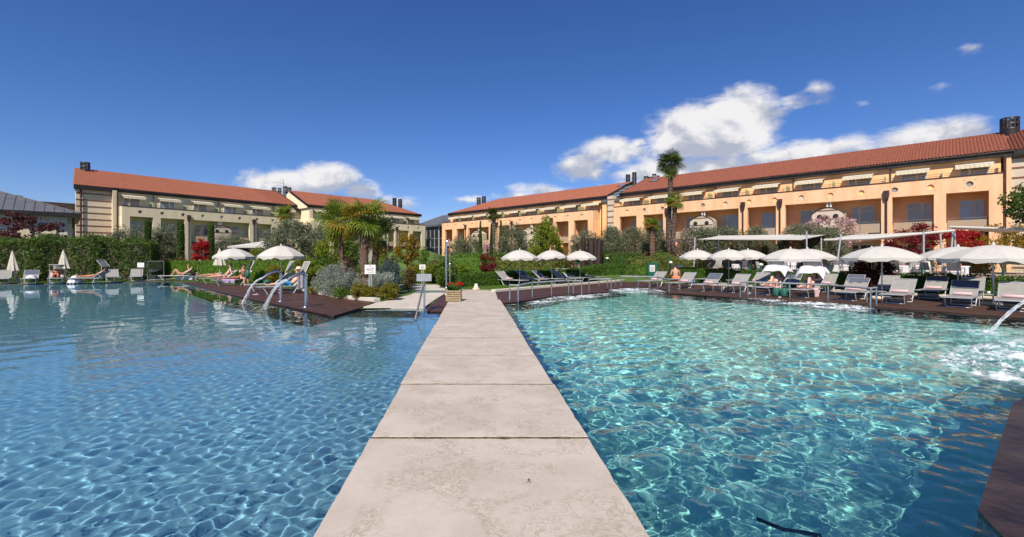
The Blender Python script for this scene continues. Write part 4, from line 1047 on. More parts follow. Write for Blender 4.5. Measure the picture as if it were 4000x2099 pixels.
# ------------------------------------------------------------------ vegetation
LM = dict(
 olean=leafm('oleander_leaf', [(.025, .06, .008), (.065, .125, .016), (.17, .25, .045)], .35),
 box=leafm('clipped_hedge_leaf', [(.022, .065, .006), (.06, .135, .012), (.125, .22, .022)], .3),
 bright=leafm('bright_hedge_leaf', [(.06, .13, .014), (.11, .22, .02), (.17, .28, .03)], .35),
 varieg=leafm('variegated_leaf', [(.05, .08, .015), (.13, .16, .03), (.28, .27, .06)], .3),
 cyp=leafm('cypress_leaf', [(.025, .06, .008), (.05, .10, .012), (.09, .14, .02)], .15),
 olive=leafm('olive_leaf', [(.07, .09, .042), (.14, .165, .085), (.27, .29, .18)], .3),
 red=leafm('scarlet_maple_leaf', [(.22, .008, .012), (.42, .015, .022), (.58, .04, .04)], .4),
 burg=leafm('burgundy_maple_leaf', [(.035, .008, .010), (.075, .014, .016), (.14, .03, .025)], .3),
 wine=leafm('wine_maple_leaf', [(.10, .008, .012), (.18, .015, .02), (.28, .03, .03)], .35),
 gold=leafm('golden_maple_leaf', [(.10, .12, .01), (.28, .22, .02), (.42, .20, .02)], .4),
 lime=leafm('lime_tree_leaf', [(.09, .15, .012), (.19, .26, .02), (.36, .40, .03)], .45),
 mid=leafm('garden_shrub_leaf', [(.04, .09, .010), (.09, .17, .018), (.19, .26, .035)], .35),
 silver=leafm('silver_lavender_leaf', [(.14, .17, .12), (.26, .30, .23), (.44, .46, .44)], .2),
 blue=leafm('blue_grey_leaf', [(.035, .06, .06), (.06, .10, .10), (.13, .17, .16)], .2),
 cover=leafm('golden_ground_cover_leaf', [(.07, .10, .010), (.17, .18, .015), (.34, .24, .02)], .35),
 rust=leafm('rusty_shrub_leaf', [(.08, .05, .02), (.16, .07, .03), (.10, .13, .02)], .3),
 purple=leafm('purple_shrub_leaf', [(.04, .012, .015), (.09, .03, .03), (.07, .08, .02)], .3),
 pink=leafm('pink_blossom', [(.55, .22, .27), (.75, .42, .45), (.85, .62, .62)], .35),
 palm=leafm('palm_frond', [(.08, .15, .014), (.17, .26, .026), (.33, .38, .05)], .45),
 palmy=leafm('yellow_palm_frond', [(.30, .22, .03), (.45, .30, .03), (.34, .16, .03)], .4),
 palmd=leafm('dark_palm_frond', [(.025, .05, .010), (.045, .08, .012), (.09, .11, .02)], .25),
 gera=leafm('geranium_leaf', [(.03, .08, .010), (.06, .14, .02), (.1, .2, .03)], .3),
 petal=leafm('red_petal', [(.6, .005, .008), (.75, .012, .015), (.8, .04, .03)], .3))
def leaves(pts, ln, wd, seed=0, up=.3, nrm=None):
    """one rhombus per point, random orientation (biased outward if nrm is given)"""
    rg = np.random.default_rng(seed + 17); n = len(pts); pts = np.asarray(pts)
    a = rg.normal(size=(n, 3)); a[:, 2] += up; a /= np.linalg.norm(a, axis=1)[:, None]
    nn = rg.normal(size=(n, 3)) + (nrm * 1.2 if nrm is not None else np.array([0, 0, .8]))
    b = np.cross(nn, a); b /= (np.linalg.norm(b, axis=1)[:, None] + 1e-9)
    s = rg.uniform(.65, 1.3, (n, 1)); l = ln * s * .5; w_ = wd * s * .5
    v = np.stack([pts - a * l, pts + b * w_, pts + a * l, pts - b * w_], 1).reshape(-1, 3)
    return v, np.arange(4 * n).reshape(-1, 4)
def crown_pts(rx, ry, rz, ncl, npc, cr, seed, shape=0.0, flat=1.0, shell=.45):
    """leaf positions in clumps scattered through an ellipsoid; shape>0 narrows the top"""
    rg = np.random.default_rng(seed); out = []
    c = rg.normal(size=(ncl, 3)); c /= np.linalg.norm(c, axis=1)[:, None]; c *= rg.uniform(shell, 1, (ncl, 1)) ** .6
    c[:, :2] *= np.clip(1 - shape * (c[:, 2:3] + 1) / 2, .12, 1)
    for q in c:
        k = int(npc * rg.uniform(.5, 1.5)); r_ = cr * rg.uniform(.6, 1.35)
        p = rg.normal(size=(k, 3)); p /= np.linalg.norm(p, axis=1)[:, None]; p *= rg.uniform(.3, 1, (k, 1)) ** .5 * r_; p[:, 2] *= flat
        out.append(p + q * (rx, ry, rz))
    return np.concatenate(out)
PROTO = {}
def tree(name, label, pos, H, rx, rz, mk, leaf=(.12, .05), n=(60, 70), cr=.45, trunk=.12, tz=None, shape=0., seed=1, group=None, cat='tree', fork=3, ry=None, lean=0., flat=1., bark='bark', part='crown', z0=0., shell=.45, extra=None):
    root = tag(empty(name, (pos.x, pos.y, z0)), label, cat, group)
    cz = H - rz; tz = tz if tz is not None else max(.2, cz - rz * .5)
    rg = random.Random(seed); mb = MB()
    if trunk:
        pts = [(0, 0, 0)]; 
        for i in range(1, 5): t = i / 4; pts.append((lean * t + rg.uniform(-.06, .06) * H * .25, rg.uniform(-.05, .05) * H * .25, tz * t))
        mb.tube(pts, [trunk * 1.3, trunk, trunk * .9, trunk * .8, trunk * .7], 8)
        e0 = Vector(pts[-1])
        for i in range(fork + 4):
            a = 2 * math.pi * i / (fork + 4) + rg.random(); rr = rx * rg.uniform(.35, .85)
            e = Vector((lean + rr * math.cos(a), rr * math.sin(a), cz + rz * rg.uniform(-.3, .75)))
            m_ = e0.lerp(e, .5) + Vector((rg.uniform(-.1, .1), rg.uniform(-.1, .1), -.12 * rz))
            mb.tube([e0 - Vector((0, 0, .03 * i)), m_, e], [trunk * .55, trunk * .33, trunk * .1], 5)
        mb.build('trunk', M[bark], root)
    p = crown_pts(rx, ry or rx, rz, n[0], n[1], cr, seed, shape, flat, shell) + (lean, 0, cz)
    p = p[p[:, 2] > .06]
    v, q = leaves(p, leaf[0], leaf[1], seed)
    link(part, np_mesh(part, v, q, LM[mk]), root)
    if extra:
        emk, frac, el_ = extra; p2 = p[np.random.default_rng(seed).random(len(p)) < frac]; out = (p2 - (lean, 0, cz)) * 1.06 + (lean, 0, cz)
        v, q = leaves(out, el_, el_ * .8, seed + 5); link('blossom', np_mesh('blossom', v, q, LM[emk]), root)
    return root
def fromphoto(px, d, ytop, ybot=None):
    return ray(px, d), zat(ytop, d)
def retree(src, label, pos, s=1.0, rz=0.0, sz=None, z0=0.0):
    c = copy_tree(src); c.location = (pos.x, pos.y, z0); c.rotation_euler = (0, 0, rz); c.scale = (s, s, sz or s); c['label'] = label; return c

def hedge(name, label, path, wdt, h, mk, leaf=(.07, .035), dens=420, base=0.0, bulge=.05, cat='hedge', seed=3, group=None, hs=None, core=None, deep=0.0):
    """clipped hedge: a leafy core with a skin of leaves (coloured dark for gap shade where core is set); hs = height at each path point"""
    root = tag(empty(name, (path[0][0], path[0][1], base)), label, cat, group)
    O = Vector((path[0][0], path[0][1])); pts = [Vector((p[0], p[1])) - O for p in path]; hs = hs or [h] * len(pts)
    rg = np.random.default_rng(seed); P_ = []; N_ = []; mb = MB()
    for i in range(len(pts) - 1):
        a, b = pts[i], pts[i + 1]; d = b - a; L_ = d.length; u = d / L_; nn = Vector((-u.y, u.x)); hw = wdt / 2
        k = int(L_ * dens * (hs[i] * 2 + wdt)); t = rg.random(k) * (L_ + wdt * .4) - wdt * .2; hh = hs[i] + (hs[i + 1] - hs[i]) * np.clip(t / L_, 0, 1)
        w3 = rg.random(k) * (hs[i] * 2 + wdt)
        side = np.where(w3 < hs[i], -1, np.where(w3 < hs[i] * 2, 1, 0))
        off = np.where(side == 0, (rg.random(k) - .5) * wdt, side * hw); z = np.where(side == 0, hh, rg.random(k) * hh)
        wob = bulge * (np.sin(t * 2.3 + i) + np.sin(t * 5.1 + z * 4)) * .5 + rg.normal(0, leaf[0] * .35, k)
        wob = wob - np.abs(rg.normal(0, deep + 1e-6, k)); off = off + side * wob; z = z + (side == 0) * wob; 
        rnd_edge = np.clip((np.abs(off) - hw + .1) / .1, 0, 1) * np.clip((z - hh + .12) / .12, 0, 1); z = z - rnd_edge * .06
        P_.append(np.stack([a.x + u.x * t + nn.x * off, a.y + u.y * t + nn.y * off, z], 1))
        N_.append(np.stack([nn.x * side, nn.y * side, (side == 0) * 1.0], 1))
        m_ = hw * (.82 if not core else .6); A = [a - u * (wdt * .1) - nn * m_, b + u * (wdt * .1) - nn * m_, b + u * (wdt * .1) + nn * m_, a - u * (wdt * .1) + nn * m_]
        z0, z1 = hs[i] * .93, hs[i + 1] * .93
        mb.add([(*p, 0) for p in A] + [(*A[0], z0), (*A[1], z1), (*A[2], z1), (*A[3], z0)], [(0, 1, 5, 4), (1, 2, 6, 5), (2, 3, 7, 6), (3, 0, 4, 7), (4, 5, 6, 7)])
    for s_, e_ in ((0, 1), (-1, -2)):   # end caps
        a, b = pts[s_], pts[e_]; u = (a - b).normalized(); nn = Vector((-u.y, u.x)); k = int(dens * wdt * hs[s_])
        o_ = (rg.random(k) - .5) * wdt; z = rg.random(k) * hs[s_]
        P_.append(np.stack([a.x + u.x * wdt * .2 + nn.x * o_, a.y + u.y * wdt * .2 + nn.y * o_, z], 1)); N_.append(np.tile([u.x, u.y, 0], (k, 1)))
    mb.build('core', M['bark'] if core else LM[mk], root)  # dark bark colour puts the shade of the leaf gaps into the core
    Pn, Nn = np.concatenate(P_), np.concatenate(N_)
    ok = Pn[:, 2] > 0; v, q = leaves(Pn[ok], leaf[0], leaf[1], seed, .3, Nn[ok])
    link('foliage', np_mesh('foliage', v, q, LM[mk]), root); return root
def shrub(name, label, px, d, ytop, halfw, mk, leaf=(.09, .05), n=(26, 60), cr=.22, z0=0., dy=None, seed=1, cat='shrub', shape=0., extra=None, group=None):
    pos = ray(px, d); H = zat(ytop, d) - z0; rx = halfw / F * d
    return tree(name, label, pos, H, rx * .85, H * .5, mk, leaf, n, cr, trunk=.03, tz=H * .3, shape=shape, seed=seed, cat=cat, ry=dy or rx * .8, part='foliage', z0=z0, bark='bark', shell=.2, extra=extra, group=group)

# --- hedges
hedge('oleander_hedge', 'tall loose dark green oleander hedge behind the loungers with folded parasols', [ray(-260, 30.5), ray(-20, 31.4), ray(180, 32.2), ray(400, 33.2), ray(575, 34.3)], 2.2, 2.9, 'olean', (.22, .06), 330, bulge=.28, hs=[2.6, 2.75, 2.95, 3.05, 2.75], seed=4, core=1, deep=.15)
hedge('clipped_hedge', 'bright green clipped hedge behind the sunbathers of the left deck', [ray(640, 36.0), ray(800, 34.0), ray(960, 31.0), ray(1150, 28.0)], .8, 1.36, 'bright', (.085, .05), 330, seed=5)
hedge('clipped_hedge', 'low dark green clipped hedge behind the six loungers on the right lawn', [ray(1795, 26.2), ray(1990, 28.4), ray(2150, 30.6), ray(2262, 32.3)], .75, .76, 'box', (.085, .045), 460, hs=[.70, .78, .82, .86], seed=6)
hedge('clipped_hedge', 'curved clipped hedge rising beside the green framed notice board', [ray(2266, 32.4), ray(2330, 33.8), ray(2430, 34.4), ray(2545, 34.0)], .9, 1.05, 'box', (.09, .05), 380, hs=[.88, 1.08, 1.14, 1.08], seed=7)
hedge('clipped_hedge', 'long low clipped hedge between the right deck and the restaurant tables', [ray(2640, 30.2), ray(2840, 27.5), ray(3040, 25.2), ray(3236, 23.6), ray(3471, 21.7), ray(3720, 19.7), ray(4000, 17.7), ray(4400, 15.5)], .7, .92, 'box', (.080, .042), 430, hs=[.93, .93, .91, .90, .88, .87, .85, .84], seed=8)
hedge('clipped_hedge', 'variegated clipped hedge block between the dark red maple and the parasols', [ray(1935, 33), ray(2140, 33.6)], 1.6, 1.55, 'varieg', (.10, .06), 260, bulge=.08, seed=9)
hedge('clipped_hedge', 'lime green hedge block between the shower and the dark red maple', [ray(1785, 31), ray(1872, 31)], 2.2, 1.75, 'bright', (.09, .05), 300, bulge=.10, seed=10)
hedge('clipped_hedge', 'low dark hedge beside the stone path and the small fan palms', [ray(1606, 30.5), ray(1700, 30)], .8, .72, 'box', (.07, .04), 420, seed=11)
hedge('clipped_hedge', 'dark green hedge between the bronze pipe sculpture and the variegated shrubs', [ray(2356, 36.4), ray(2490, 36.6)], 1.2, 1.95, 'olean', (.10, .05), 300, seed=12)
hedge('clipped_hedge', 'pale yellow green hedge under the tall palms', [ray(2470, 35.5), ray(2600, 35), ray(2735, 33.5)], 1.8, 1.5, 'varieg', (.10, .055), 260, bulge=.14, hs=[1.55, 1.75, 1.35], seed=13)
hedge('clipped_hedge', 'bright hedge at the foot of the small palm', [ray(2560, 38.5), ray(2680, 38.5)], 1.2, 2.0, 'bright', (.10, .06), 260, seed=14)
# --- clipped cypresses
for i, (px, d, yt, hw, top, lab) in enumerate([(577, 40, 861, 11, .5, 'clipped cylindrical cypress in front of the first two cream loggias'), (706, 40, 868, 13, .5, 'clipped cylindrical cypress beside the scarlet maple, on its left'), (824, 40, 872, 12, .5, 'clipped cylindrical cypress beside the scarlet maple, on its right'),
        (1876.5, 40, 864, 9.5, 0, 'narrow pointed cypress nearest the glass pavilion'), (1919, 41, 874, 8.5, 0, 'narrow pointed cypress in front of the distant palm trunk'), (1957, 42, 861, 12, 0, 'darker pointed cypress against the orange loggias behind the olive')]):
    pos = ray(px, d); H = zat(yt, d); r_ = hw / F * d
    root = tag(empty('cypress', (pos.x, pos.y, 0)), lab, 'cypress', 'narrow clipped cypresses')
    rg = np.random.default_rng(40 + i); n_ = 9000; z = rg.random(n_) ** .9 * H; a = rg.random(n_) * 6.283
    rr = r_ * np.clip(((H - z) / (H * (.62 if not top else .035))), 0, 1) ** (.6 if not top else .4) * (1 - .12 * (z / H)) * (1 + .05 * np.sin(a * 3 + z * 2)) * rg.uniform(.84, 1.03, n_)
    v, q = leaves(np.stack([rr * np.cos(a), rr * np.sin(a), z], 1), .10, .045, 50 + i, 1.6)
    link('foliage', np_mesh('foliage', v, q, LM['cyp']), root)
    mb = MB(); mb.tube([(0, 0, 0), (0, 0, H * .95)], [.06, .02], 6); mb.build('trunk', M['bark'], root)
    mb = MB(); pr = [(r_ * .78 * min(1, ((H - t * H) / (H * (.62 if not top else .035)))) ** (.6 if not top else .4) * (1 - .12 * t), t * H) for t in [0, .1, .25, .4, .55, .7, .8, .9, .96, .985]]; mb.lathe(pr, 12); mb.build('inner_foliage', LM['cyp'], root)
# --- olives: three built, the others re-used with their own size
def olive(label, px, d, ytop, hw, seed, zb=0.0):
    return tree('olive_tree', label, ray(px, d), zat(ytop, d), hw / F * d * .88, (zat(ytop, d) - .8) / 2, 'olive', (.16, .06), (130, 95), .46, .11, tz=1.1, seed=seed, group='olive trees along the hotel wings', ry=hw / F * d * .7)
OA = olive('large olive tree with a dense round crown behind the open parasols of the left deck', 1135, 37, 862, 118, 3)
OB = olive('grey olive tree between the striped wall and the first cypress', 500, 42, 890, 82, 5)
OC = olive('wide olive tree between the tall palms and the shade sail', 2740, 38, 893, 92, 8)
def re_ol(src, label, px, d, ytop, hw, base_hw, base_d, base_top, rz):
    s = 1.3 * (hw / F * d) / (base_hw / F * base_d); sz = zat(ytop, d) / zat(base_top, base_d)
    return retree(src, label, ray(px, d), s, rz, sz)
for (px, d, yt, hw, rz, lab) in [
    (645, 42, 885, 55, 1.0, 'olive tree standing between the first two cylindrical cypresses'), (905, 42, 922, 75, 2.2, 'low olive tree in front of the arched bay of the near cream wing'),
    (1233, 42, 885, 40, .4, 'small olive tree at the joint of the two cream wings'), (1797, 42, 921, 32, .9, 'small round olive tree nearest the glass pavilion'), (1845, 43, 925, 32, 2.9, 'olive tree directly left of the narrow pointed cypress, below the first round recesses'),
    (2003, 41, 884, 62, 1.7, 'olive tree between the dark cypress and the bright lime tree'), (2290, 40, 908, 66, 3.6, 'olive tree right behind the bronze pipe sculpture')]:
    re_ol(OB, lab, px, d, yt, hw, 82, 42, 890, rz)
for (px, d, yt, hw, rz, lab) in [
    (2388, 40, 893, 50, .8, 'olive tree at the gap between the two orange wings'), (2468, 41, 896, 52, 2.5, 'olive tree between the sculpture and the small palm'), (2560, 42, 893, 52, 4.0, 'olive tree behind the small palm'),
    (2840, 38, 892, 75, 5.1, 'olive tree half behind the first shade sail, in front of the arched bay'), (2950, 36, 893, 55, 1.2, 'olive tree above the three overlapping parasols'), (3120, 34, 885, 75, 2.0, 'olive tree mixed with pink blossom beside the second arched bay'), (3230, 33, 895, 75, 3.4, 'olive tree under the end of the first shade sail')]:
    re_ol(OC, lab, px, d, yt, hw, 92, 38, 893, rz)
# --- other trees
tree('maple_tree', 'large burgundy maple in front of the grey roofed building', ray(70, 36.5), zat(830, 36.5), 3.5, 1.7, 'burg', (.15, .10), (85, 110), .5, .10, tz=1.6, seed=21, ry=2.4, flat=.5)
tree('maple_tree', 'small scarlet maple between two cylindrical cypresses', ray(787, 38), zat(932, 38), .70, 1.1, 'red', (.12, .075), (46, 70), .28, .05, tz=1.0, seed=22, flat=.45, shape=.35)
tree('maple_tree', 'small wine red maple in front of the variegated hedge block', ray(1903, 30), zat(990, 30), .52, .72, 'wine', (.08, .05), (40, 70), .18, .035, tz=.6, seed=23, flat=.6)
tree('maple_tree', 'round wine red maple bush growing in the gap of the restaurant hedge', ray(3413, 21.9), zat(1011, 21.9), .82, .72, 'burg', (.075, .05), (70, 130), .24, .04, tz=.5, seed=24)
tree('maple_tree', 'dark red maple in front of the orange loggia nearest the second sail', ray(3565, 33), zat(876, 33), 1.6, 1.3, 'wine', (.13, .08), (60, 90), .42, .07, tz=1.6, seed=25, flat=.45)
tree('maple_tree', 'bright scarlet maple behind the third shade sail', ray(3735, 33), zat(892, 33), 1.5, 1.2, 'red', (.13, .08), (55, 90), .42, .07, tz=1.6, seed=26, flat=.5)
tree('maple_tree', 'golden green maple at the end of the orange wing', ray(3915, 32), zat(866, 32), 1.9, 1.5, 'gold', (.14, .09), (60, 100), .45, .08, tz=1.5, seed=27, flat=.55)
tree('lime_tree', 'bright yellow green tree in front of the far orange wing', ray(2133, 36.5), zat(852, 36.5), 1.75, 2.25, 'lime', (.13, .085), (110, 95), .38, .09, tz=1.0, seed=28, shape=.55)
tree('garden_tree', 'golden green small tree on the grass mound before the glass pavilion', ray(1592, 38), zat(912, 38), 1.25, 1.25, 'gold', (.13, .08), (60, 75), .32, .06, tz=.9, seed=29, shape=.3)
tree('garden_tree', 'yellow green leafy tree behind the leaning palm', ray(1300, 34), zat(893, 34), 1.35, 1.3, 'lime', (.16, .09), (60, 60), .34, .06, tz=.8, seed=30)
tree('garden_tree', 'dark green leafy tree between the palm trunks', ray(1385, 34), zat(905, 34), 1.0, 1.2, 'mid', (.14, .08), (50, 70), .32, .06, tz=.8, seed=31)
tree('garden_tree', 'yellow flowered bush under the end of the square terrace canopy', ray(1015, 37), zat(968, 37), .9, .75, 'lime', (.11, .07), (40, 60), .28, .05, tz=.6, seed=32)
tree('dogwood_tree', 'pink blossoming tree in front of the second arched bay', ray(3245, 35.5), zat(843, 35.5), 2.2, 1.4, 'olive', (.12, .06), (60, 55), .42, .07, tz=1.7, seed=33, flat=.45, extra=('pink', .75, .14), ry=1.4)
tree('dogwood_tree', 'pink blossoming tree just right of the tall palm trunks', ray(2668, 36.5), zat(892, 36.5), .85, 1.4, 'olive', (.12, .05), (36, 45), .34, .06, tz=1.0, seed=34, extra=('pink', .4, .09))
tree('dogwood_tree', 'small pink blossoming bush behind the pointed cypresses', ray(1905, 44), zat(952, 44), .6, .7, 'pink', (.13, .09), (24, 40), .25, .04, tz=.6, seed=35)
tree('broadleaf_tree', 'dark green tree reaching in beside the striped end of the orange wing', ray(4110, 24), zat(715, 24), 1.75, 1.1, 'olean', (.17, .10), (60, 70), .42, .12, tz=3.2, seed=36)
# --- shrubs
shrub('lavender_bush', 'large silvery flowering lavender bush at the foot of the leaning palm', 1315, 19.3, 1036, 100, 'silver', (.05, .022), (120, 150), .20, seed=41, dy=.8)
shrub('lavender_bush', 'silvery bush behind the WC sign', 1490, 18.8, 1056, 62, 'silver', (.05, .022), (70, 130), .18, seed=42, dy=.7)
shrub('lavender_bush', 'dark blue grey rounded bush right of the palm trunks', 1522, 20.6, 1026, 60, 'blue', (.06, .022), (90, 150), .20, seed=43, dy=.9)
shrub('ground_cover', 'golden green ground cover spilling over the bed kerb beside the WC sign', 1420, 17.5, 1112, 70, 'cover', (.05, .035), (70, 90), .13, seed=44, dy=.42)
shrub('ground_cover', 'golden green ground cover at the kerb below the dark blue grey bush', 1520, 17.4, 1105, 46, 'cover', (.05, .035), (60, 80), .13, seed=45, dy=.45)
shrub('ground_cover', 'low yellow ground cover at the left end of the bed', 1228, 20.4, 1118, 30, 'cover', (.05, .035), (30, 70), .12, seed=46, dy=.4)
shrub('ground_cover', 'low green ground cover in front of the big lavender bush', 1335, 18.0, 1128, 44, 'mid', (.05, .035), (40, 70), .12, seed=47, dy=.3)
shrub('rusty_shrub', 'rust coloured upright shrub beside the stone path', 1597, 22, 1048, 24, 'rust', (.07, .035), (46, 60), .15, seed=48)
shrub('purple_shrub', 'low purple shrub behind the palm trunks', 1525, 28, 998, 42, 'purple', (.08, .05), (40, 60), .24, seed=49)
shrub('purple_shrub', 'low purple shrub between the fan palm and the shower poles', 1697, 31.5, 997, 45, 'purple', (.08, .05), (40, 60), .24, seed=50)
shrub('purple_shrub', 'low purple shrub left of the leaning palm trunk', 1362, 27, 1001, 52, 'purple', (.08, .05), (44, 60), .24, seed=51)
shrub('climber_bush', 'rounded glossy leafy bush directly behind the outdoor shower', 1745, 24.6, 1018, 45, 'mid', (.10, .065), (90, 80), .18, seed=52, dy=.6)
shrub('rust_border', 'orange brown border plants behind the hedge below the scarlet maple', 680, 37.5, 1000, 70, 'rust', (.10, .04), (60, 60), .28, seed=53, dy=.8)
shrub('rust_border', 'orange brown border plants behind the parasols on the right lawn', 2228, 36, 1000, 34, 'rust', (.09, .05), (40, 60), .25, seed=54)
shrub('green_shrub', 'yellow green spreading plants under the large left parasol', 1075, 26.8, 1036, 42, 'cover', (.12, .04), (60, 60), .22, seed=55)
shrub('green_shrub', 'leafy plants between the hooded loungers and the lavender bush', 1180, 24.5, 1052, 42, 'cover', (.12, .04), (60, 60), .22, seed=56)
shrub('green_shrub', 'dark shrub behind the fan palm left of the leaning palm', 1258, 27, 1005, 50, 'mid', (.10, .06), (60, 60), .26, seed=57)
shrub('green_shrub', 'green shrub on the slope in front of the grass mound', 1490, 32, 985, 45, 'lime', (.10, .06), (50, 60), .26, seed=58)
shrub('green_shrub', 'light green shrub at the right foot of the grass mound', 1655, 41, 958, 25, 'bright', (.10, .06), (36, 60), .26, seed=59)
shrub('green_shrub', 'dark shrubs between the mound and the far orange wing', 1745, 42, 975, 34, 'mid', (.10, .06), (40, 60), .28, seed=60)
shrub('green_shrub', 'green shrub in front of the pointed cypresses', 1890, 36, 980, 60, 'mid', (.10, .06), (70, 70), .3, seed=61)
shrub('green_shrub', 'light green shrubs behind the rearmost white tables', 3010, 34, 1012, 60, 'lime', (.10, .06), (50, 60), .26, seed=62, z0=.6)
shrub('green_shrub', 'yellow and green shrubs behind the table nearest the third sail', 3800, 28, 992, 60, 'gold', (.10, .06), (60, 60), .26, seed=63, z0=.5)
shrub('green_shrub', 'orange flowered shrubs behind the restaurant tables', 3330, 31, 1003, 55, 'gold', (.09, .06), (50, 60), .24, seed=64, z0=.6)
shrub('green_shrub', 'green shrub at the near end of the oleander hedge', 612, 35.5, 1035, 34, 'mid', (.10, .05), (40, 60), .26, seed=65)
shrub('green_shrub', 'green undergrowth below the olives near the orange wing', 3560, 28.5, 1000, 80, 'olean', (.10, .05), (60, 60), .3, seed=66, z0=.5)
shrub('green_shrub', 'mixed green shrubs in front of the big olive', 1130, 33, 985, 110, 'mid', (.11, .06), (90, 60), .34, seed=67, dy=1.2)

# --- palms
def fan(seed, n_=24, L_=.70, spread=2.45, pet=.6, mk='palm', droop=.30, wd=.030):
    """fan frond along +x: stalk, then folded leaflets"""
    rg = random.Random(seed); mb = MB(); mb.tube([(0, 0, 0), (pet * .5, 0, pet * .10), (pet, 0, 0)], [.018, .014, .012], 4, False)
    for i in range(n_):
        a = -spread + 2 * spread * i / (n_ - 1); l = L_ * (1 - .22 * abs(a) / spread) * rg.uniform(.9, 1.08)
        d = Vector((math.cos(a), math.sin(a), 0)); s_ = Vector((-d.y, d.x, 0)); c0 = Vector((pet, 0, 0))
        z = rg.uniform(-.04, .04)
        p1 = c0 + d * l * .55 + Vector((0, 0, .06 + z)); p2 = c0 + d * l * .85 + Vector((0, 0, -.02 + z)); p3 = c0 + d * l * .98 + Vector((0, 0, -droop * l * rg.uniform(.4, 1)))
        b = len(mb.v); w1 = wd * .9
        mb.add([c0, p1 - s_ * w1, p1 + s_ * w1, p2 - s_ * w1 * .6, p2 + s_ * w1 * .6, p3], [(0, 1, 2), (1, 3, 4, 2), (3, 5, 4)])
    return mb.mesh('frond', LM[mk])
FANS = {(k, mk): fan(k, mk=mk, pet=.55) for k in (1, 2, 3) for mk in ('palm', 'palmy', 'palmd')}
def palm(label, pos, H, trunk_r, n_, size, bark='palm_bark', lean=(0, 0), seed=1, mix=(.85, .15), z0=0., dark=False, low=False, cat='palm', group='fan palms in the hotel garden', elr=(-62, 72), name='palm_tree', bulge=1.25):
    root = tag(empty(name, (pos.x, pos.y, z0)), label, cat, group); rg = random.Random(seed)
    top = Vector((lean[0], lean[1], H))
    if not low:
        mb = MB(); K = max(10, int(H / .12)); pts, rs = [], []
        for i in range(K + 1):
            t = i / K; pts.append((lean[0] * t ** 1.4 + .02 * math.sin(t * 9), lean[1] * t, H * t)); rs.append(trunk_r * (bulge - (bulge - .9) * (1 - t)) * (1 + .10 * (i % 2)) * rg.uniform(.92, 1.08))
        mb.tube(pts, rs, 10, smooth=False); mb.build('trunk', M[bark], root)
        mb = MB()   # fibre stubs of old leaf bases
        for i in range(int(H * 26)):
            t = rg.random(); a = rg.random() * 6.283; p = Vector((lean[0] * t ** 1.4, lean[1] * t, H * t)); o = Vector((math.cos(a), math.sin(a), 0)); r_ = trunk_r * (bulge - (bulge - .9) * (1 - t)) * 1.0
            s_ = Vector((-o.y, o.x, 0)); b0 = p + o * r_; tip = p + o * (r_ + rg.uniform(.03, .09)) + Vector((0, 0, rg.uniform(.03, .14)))
            mb.add([b0 - s_ * .03, b0 + s_ * .03, tip], [(0, 1, 2)])
        mb.build('trunk_fibre', M[bark], root).__setitem__('kind', 'stuff')
    for i in range(n_):
        el_ = R(rg.uniform(*elr)); a = i * 2.399 + rg.uniform(-.3, .3)
        old = el_ < R(-35) and rg.random() < .15
        mk = 'palmy' if (old or rg.random() > mix[0]) else ('palmd' if dark and rg.random() < .7 else 'palm')
        o = link('frond', FANS[(rg.choice((1, 2, 3)), mk)], root); o.location = top + Vector((0, 0, rg.uniform(-.12, .06) * (1 if not low else 0)))
        o.rotation_euler = (rg.uniform(-.5, .5), -el_, a); s_ = size * rg.uniform(.85, 1.12); o.scale = (s_, s_, s_)
    return root
palm('leaning fan palm with yellow lower fronds at the left of the palm cluster', ray(1346, 22), 3.45, .095, 30, 1.06, lean=(-.28, 0), seed=2, mix=(.96, .04))
palm('thick trunked fan palm in the middle of the palm cluster', ray(1424, 20.6), 3.45, .165, 32, 1.04, lean=(-.02, 0), seed=3, mix=(.92, .08))
palm('darker fan palm at the back right of the palm cluster', ray(1460, 23.4), 2.75, .15, 28, 1.0, bark='palm_dark', lean=(.22, 0), seed=4, mix=(.96, .04), dark=True)
palm('tallest slender palm rising above the orange hotel roof', ray(2613, 38), zat(640, 38), .16, 40, 1.08, bark='palm_dark', lean=(.14, 0), seed=5, dark=True, mix=(.9, .1), elr=(-80, 75), bulge=1.2)
palm('second palm, half the height, touching the tallest palm trunk', ray(2628, 37.4), zat(786, 37.4), .15, 22, .78, lean=(.17, 0), seed=6, mix=(.75, .25), bark='palm_dark', elr=(-50, 60))
palm('short palm with yellow lower fronds behind the hedges', ray(2551, 38.5), zat(880, 38.5), .20, 30, .78, lean=(-.1, 0), seed=7, mix=(.75, .25), elr=(-40, 70))
palm('distant palm in front of the far orange wing beside the pointed cypresses', ray(1931, 52), zat(838, 52), .2, 34, .82, bark='palm_dark', lean=(-.1, 0), seed=8, dark=True)
palm('distant palm showing above the large olive tree', ray(1113, 46), zat(838, 46), .16, 34, .95, bark='palm_dark', seed=9, mix=(.85, .15))
palm('low spreading fan palm beside the large left parasol', ray(1190, 26.3), .75, .1, 30, .88, low=True, seed=10, elr=(5, 80), name='low_fan_palm')
palm('low fan palm left of the leaning palm trunk', ray(1238, 23.8), .55, .1, 22, .66, low=True, seed=11, elr=(5, 80), name='low_fan_palm', mix=(.7, .3))
palm('low fan palm behind the small sign with lettering', ray(1622, 30), .35, .1, 30, .80, low=True, seed=12, elr=(10, 85), name='low_fan_palm')
palm('upright young fan palm between the small sign and the shower', ray(1702, 29), .30, .1, 26, .98, low=True, seed=13, elr=(25, 88), name='low_fan_palm', mix=(.75, .25))
palm('low fan palm behind the bush with the shower', ray(1795, 29.5), .6, .1, 22, .7, low=True, seed=14, elr=(0, 60), name='low_fan_palm')
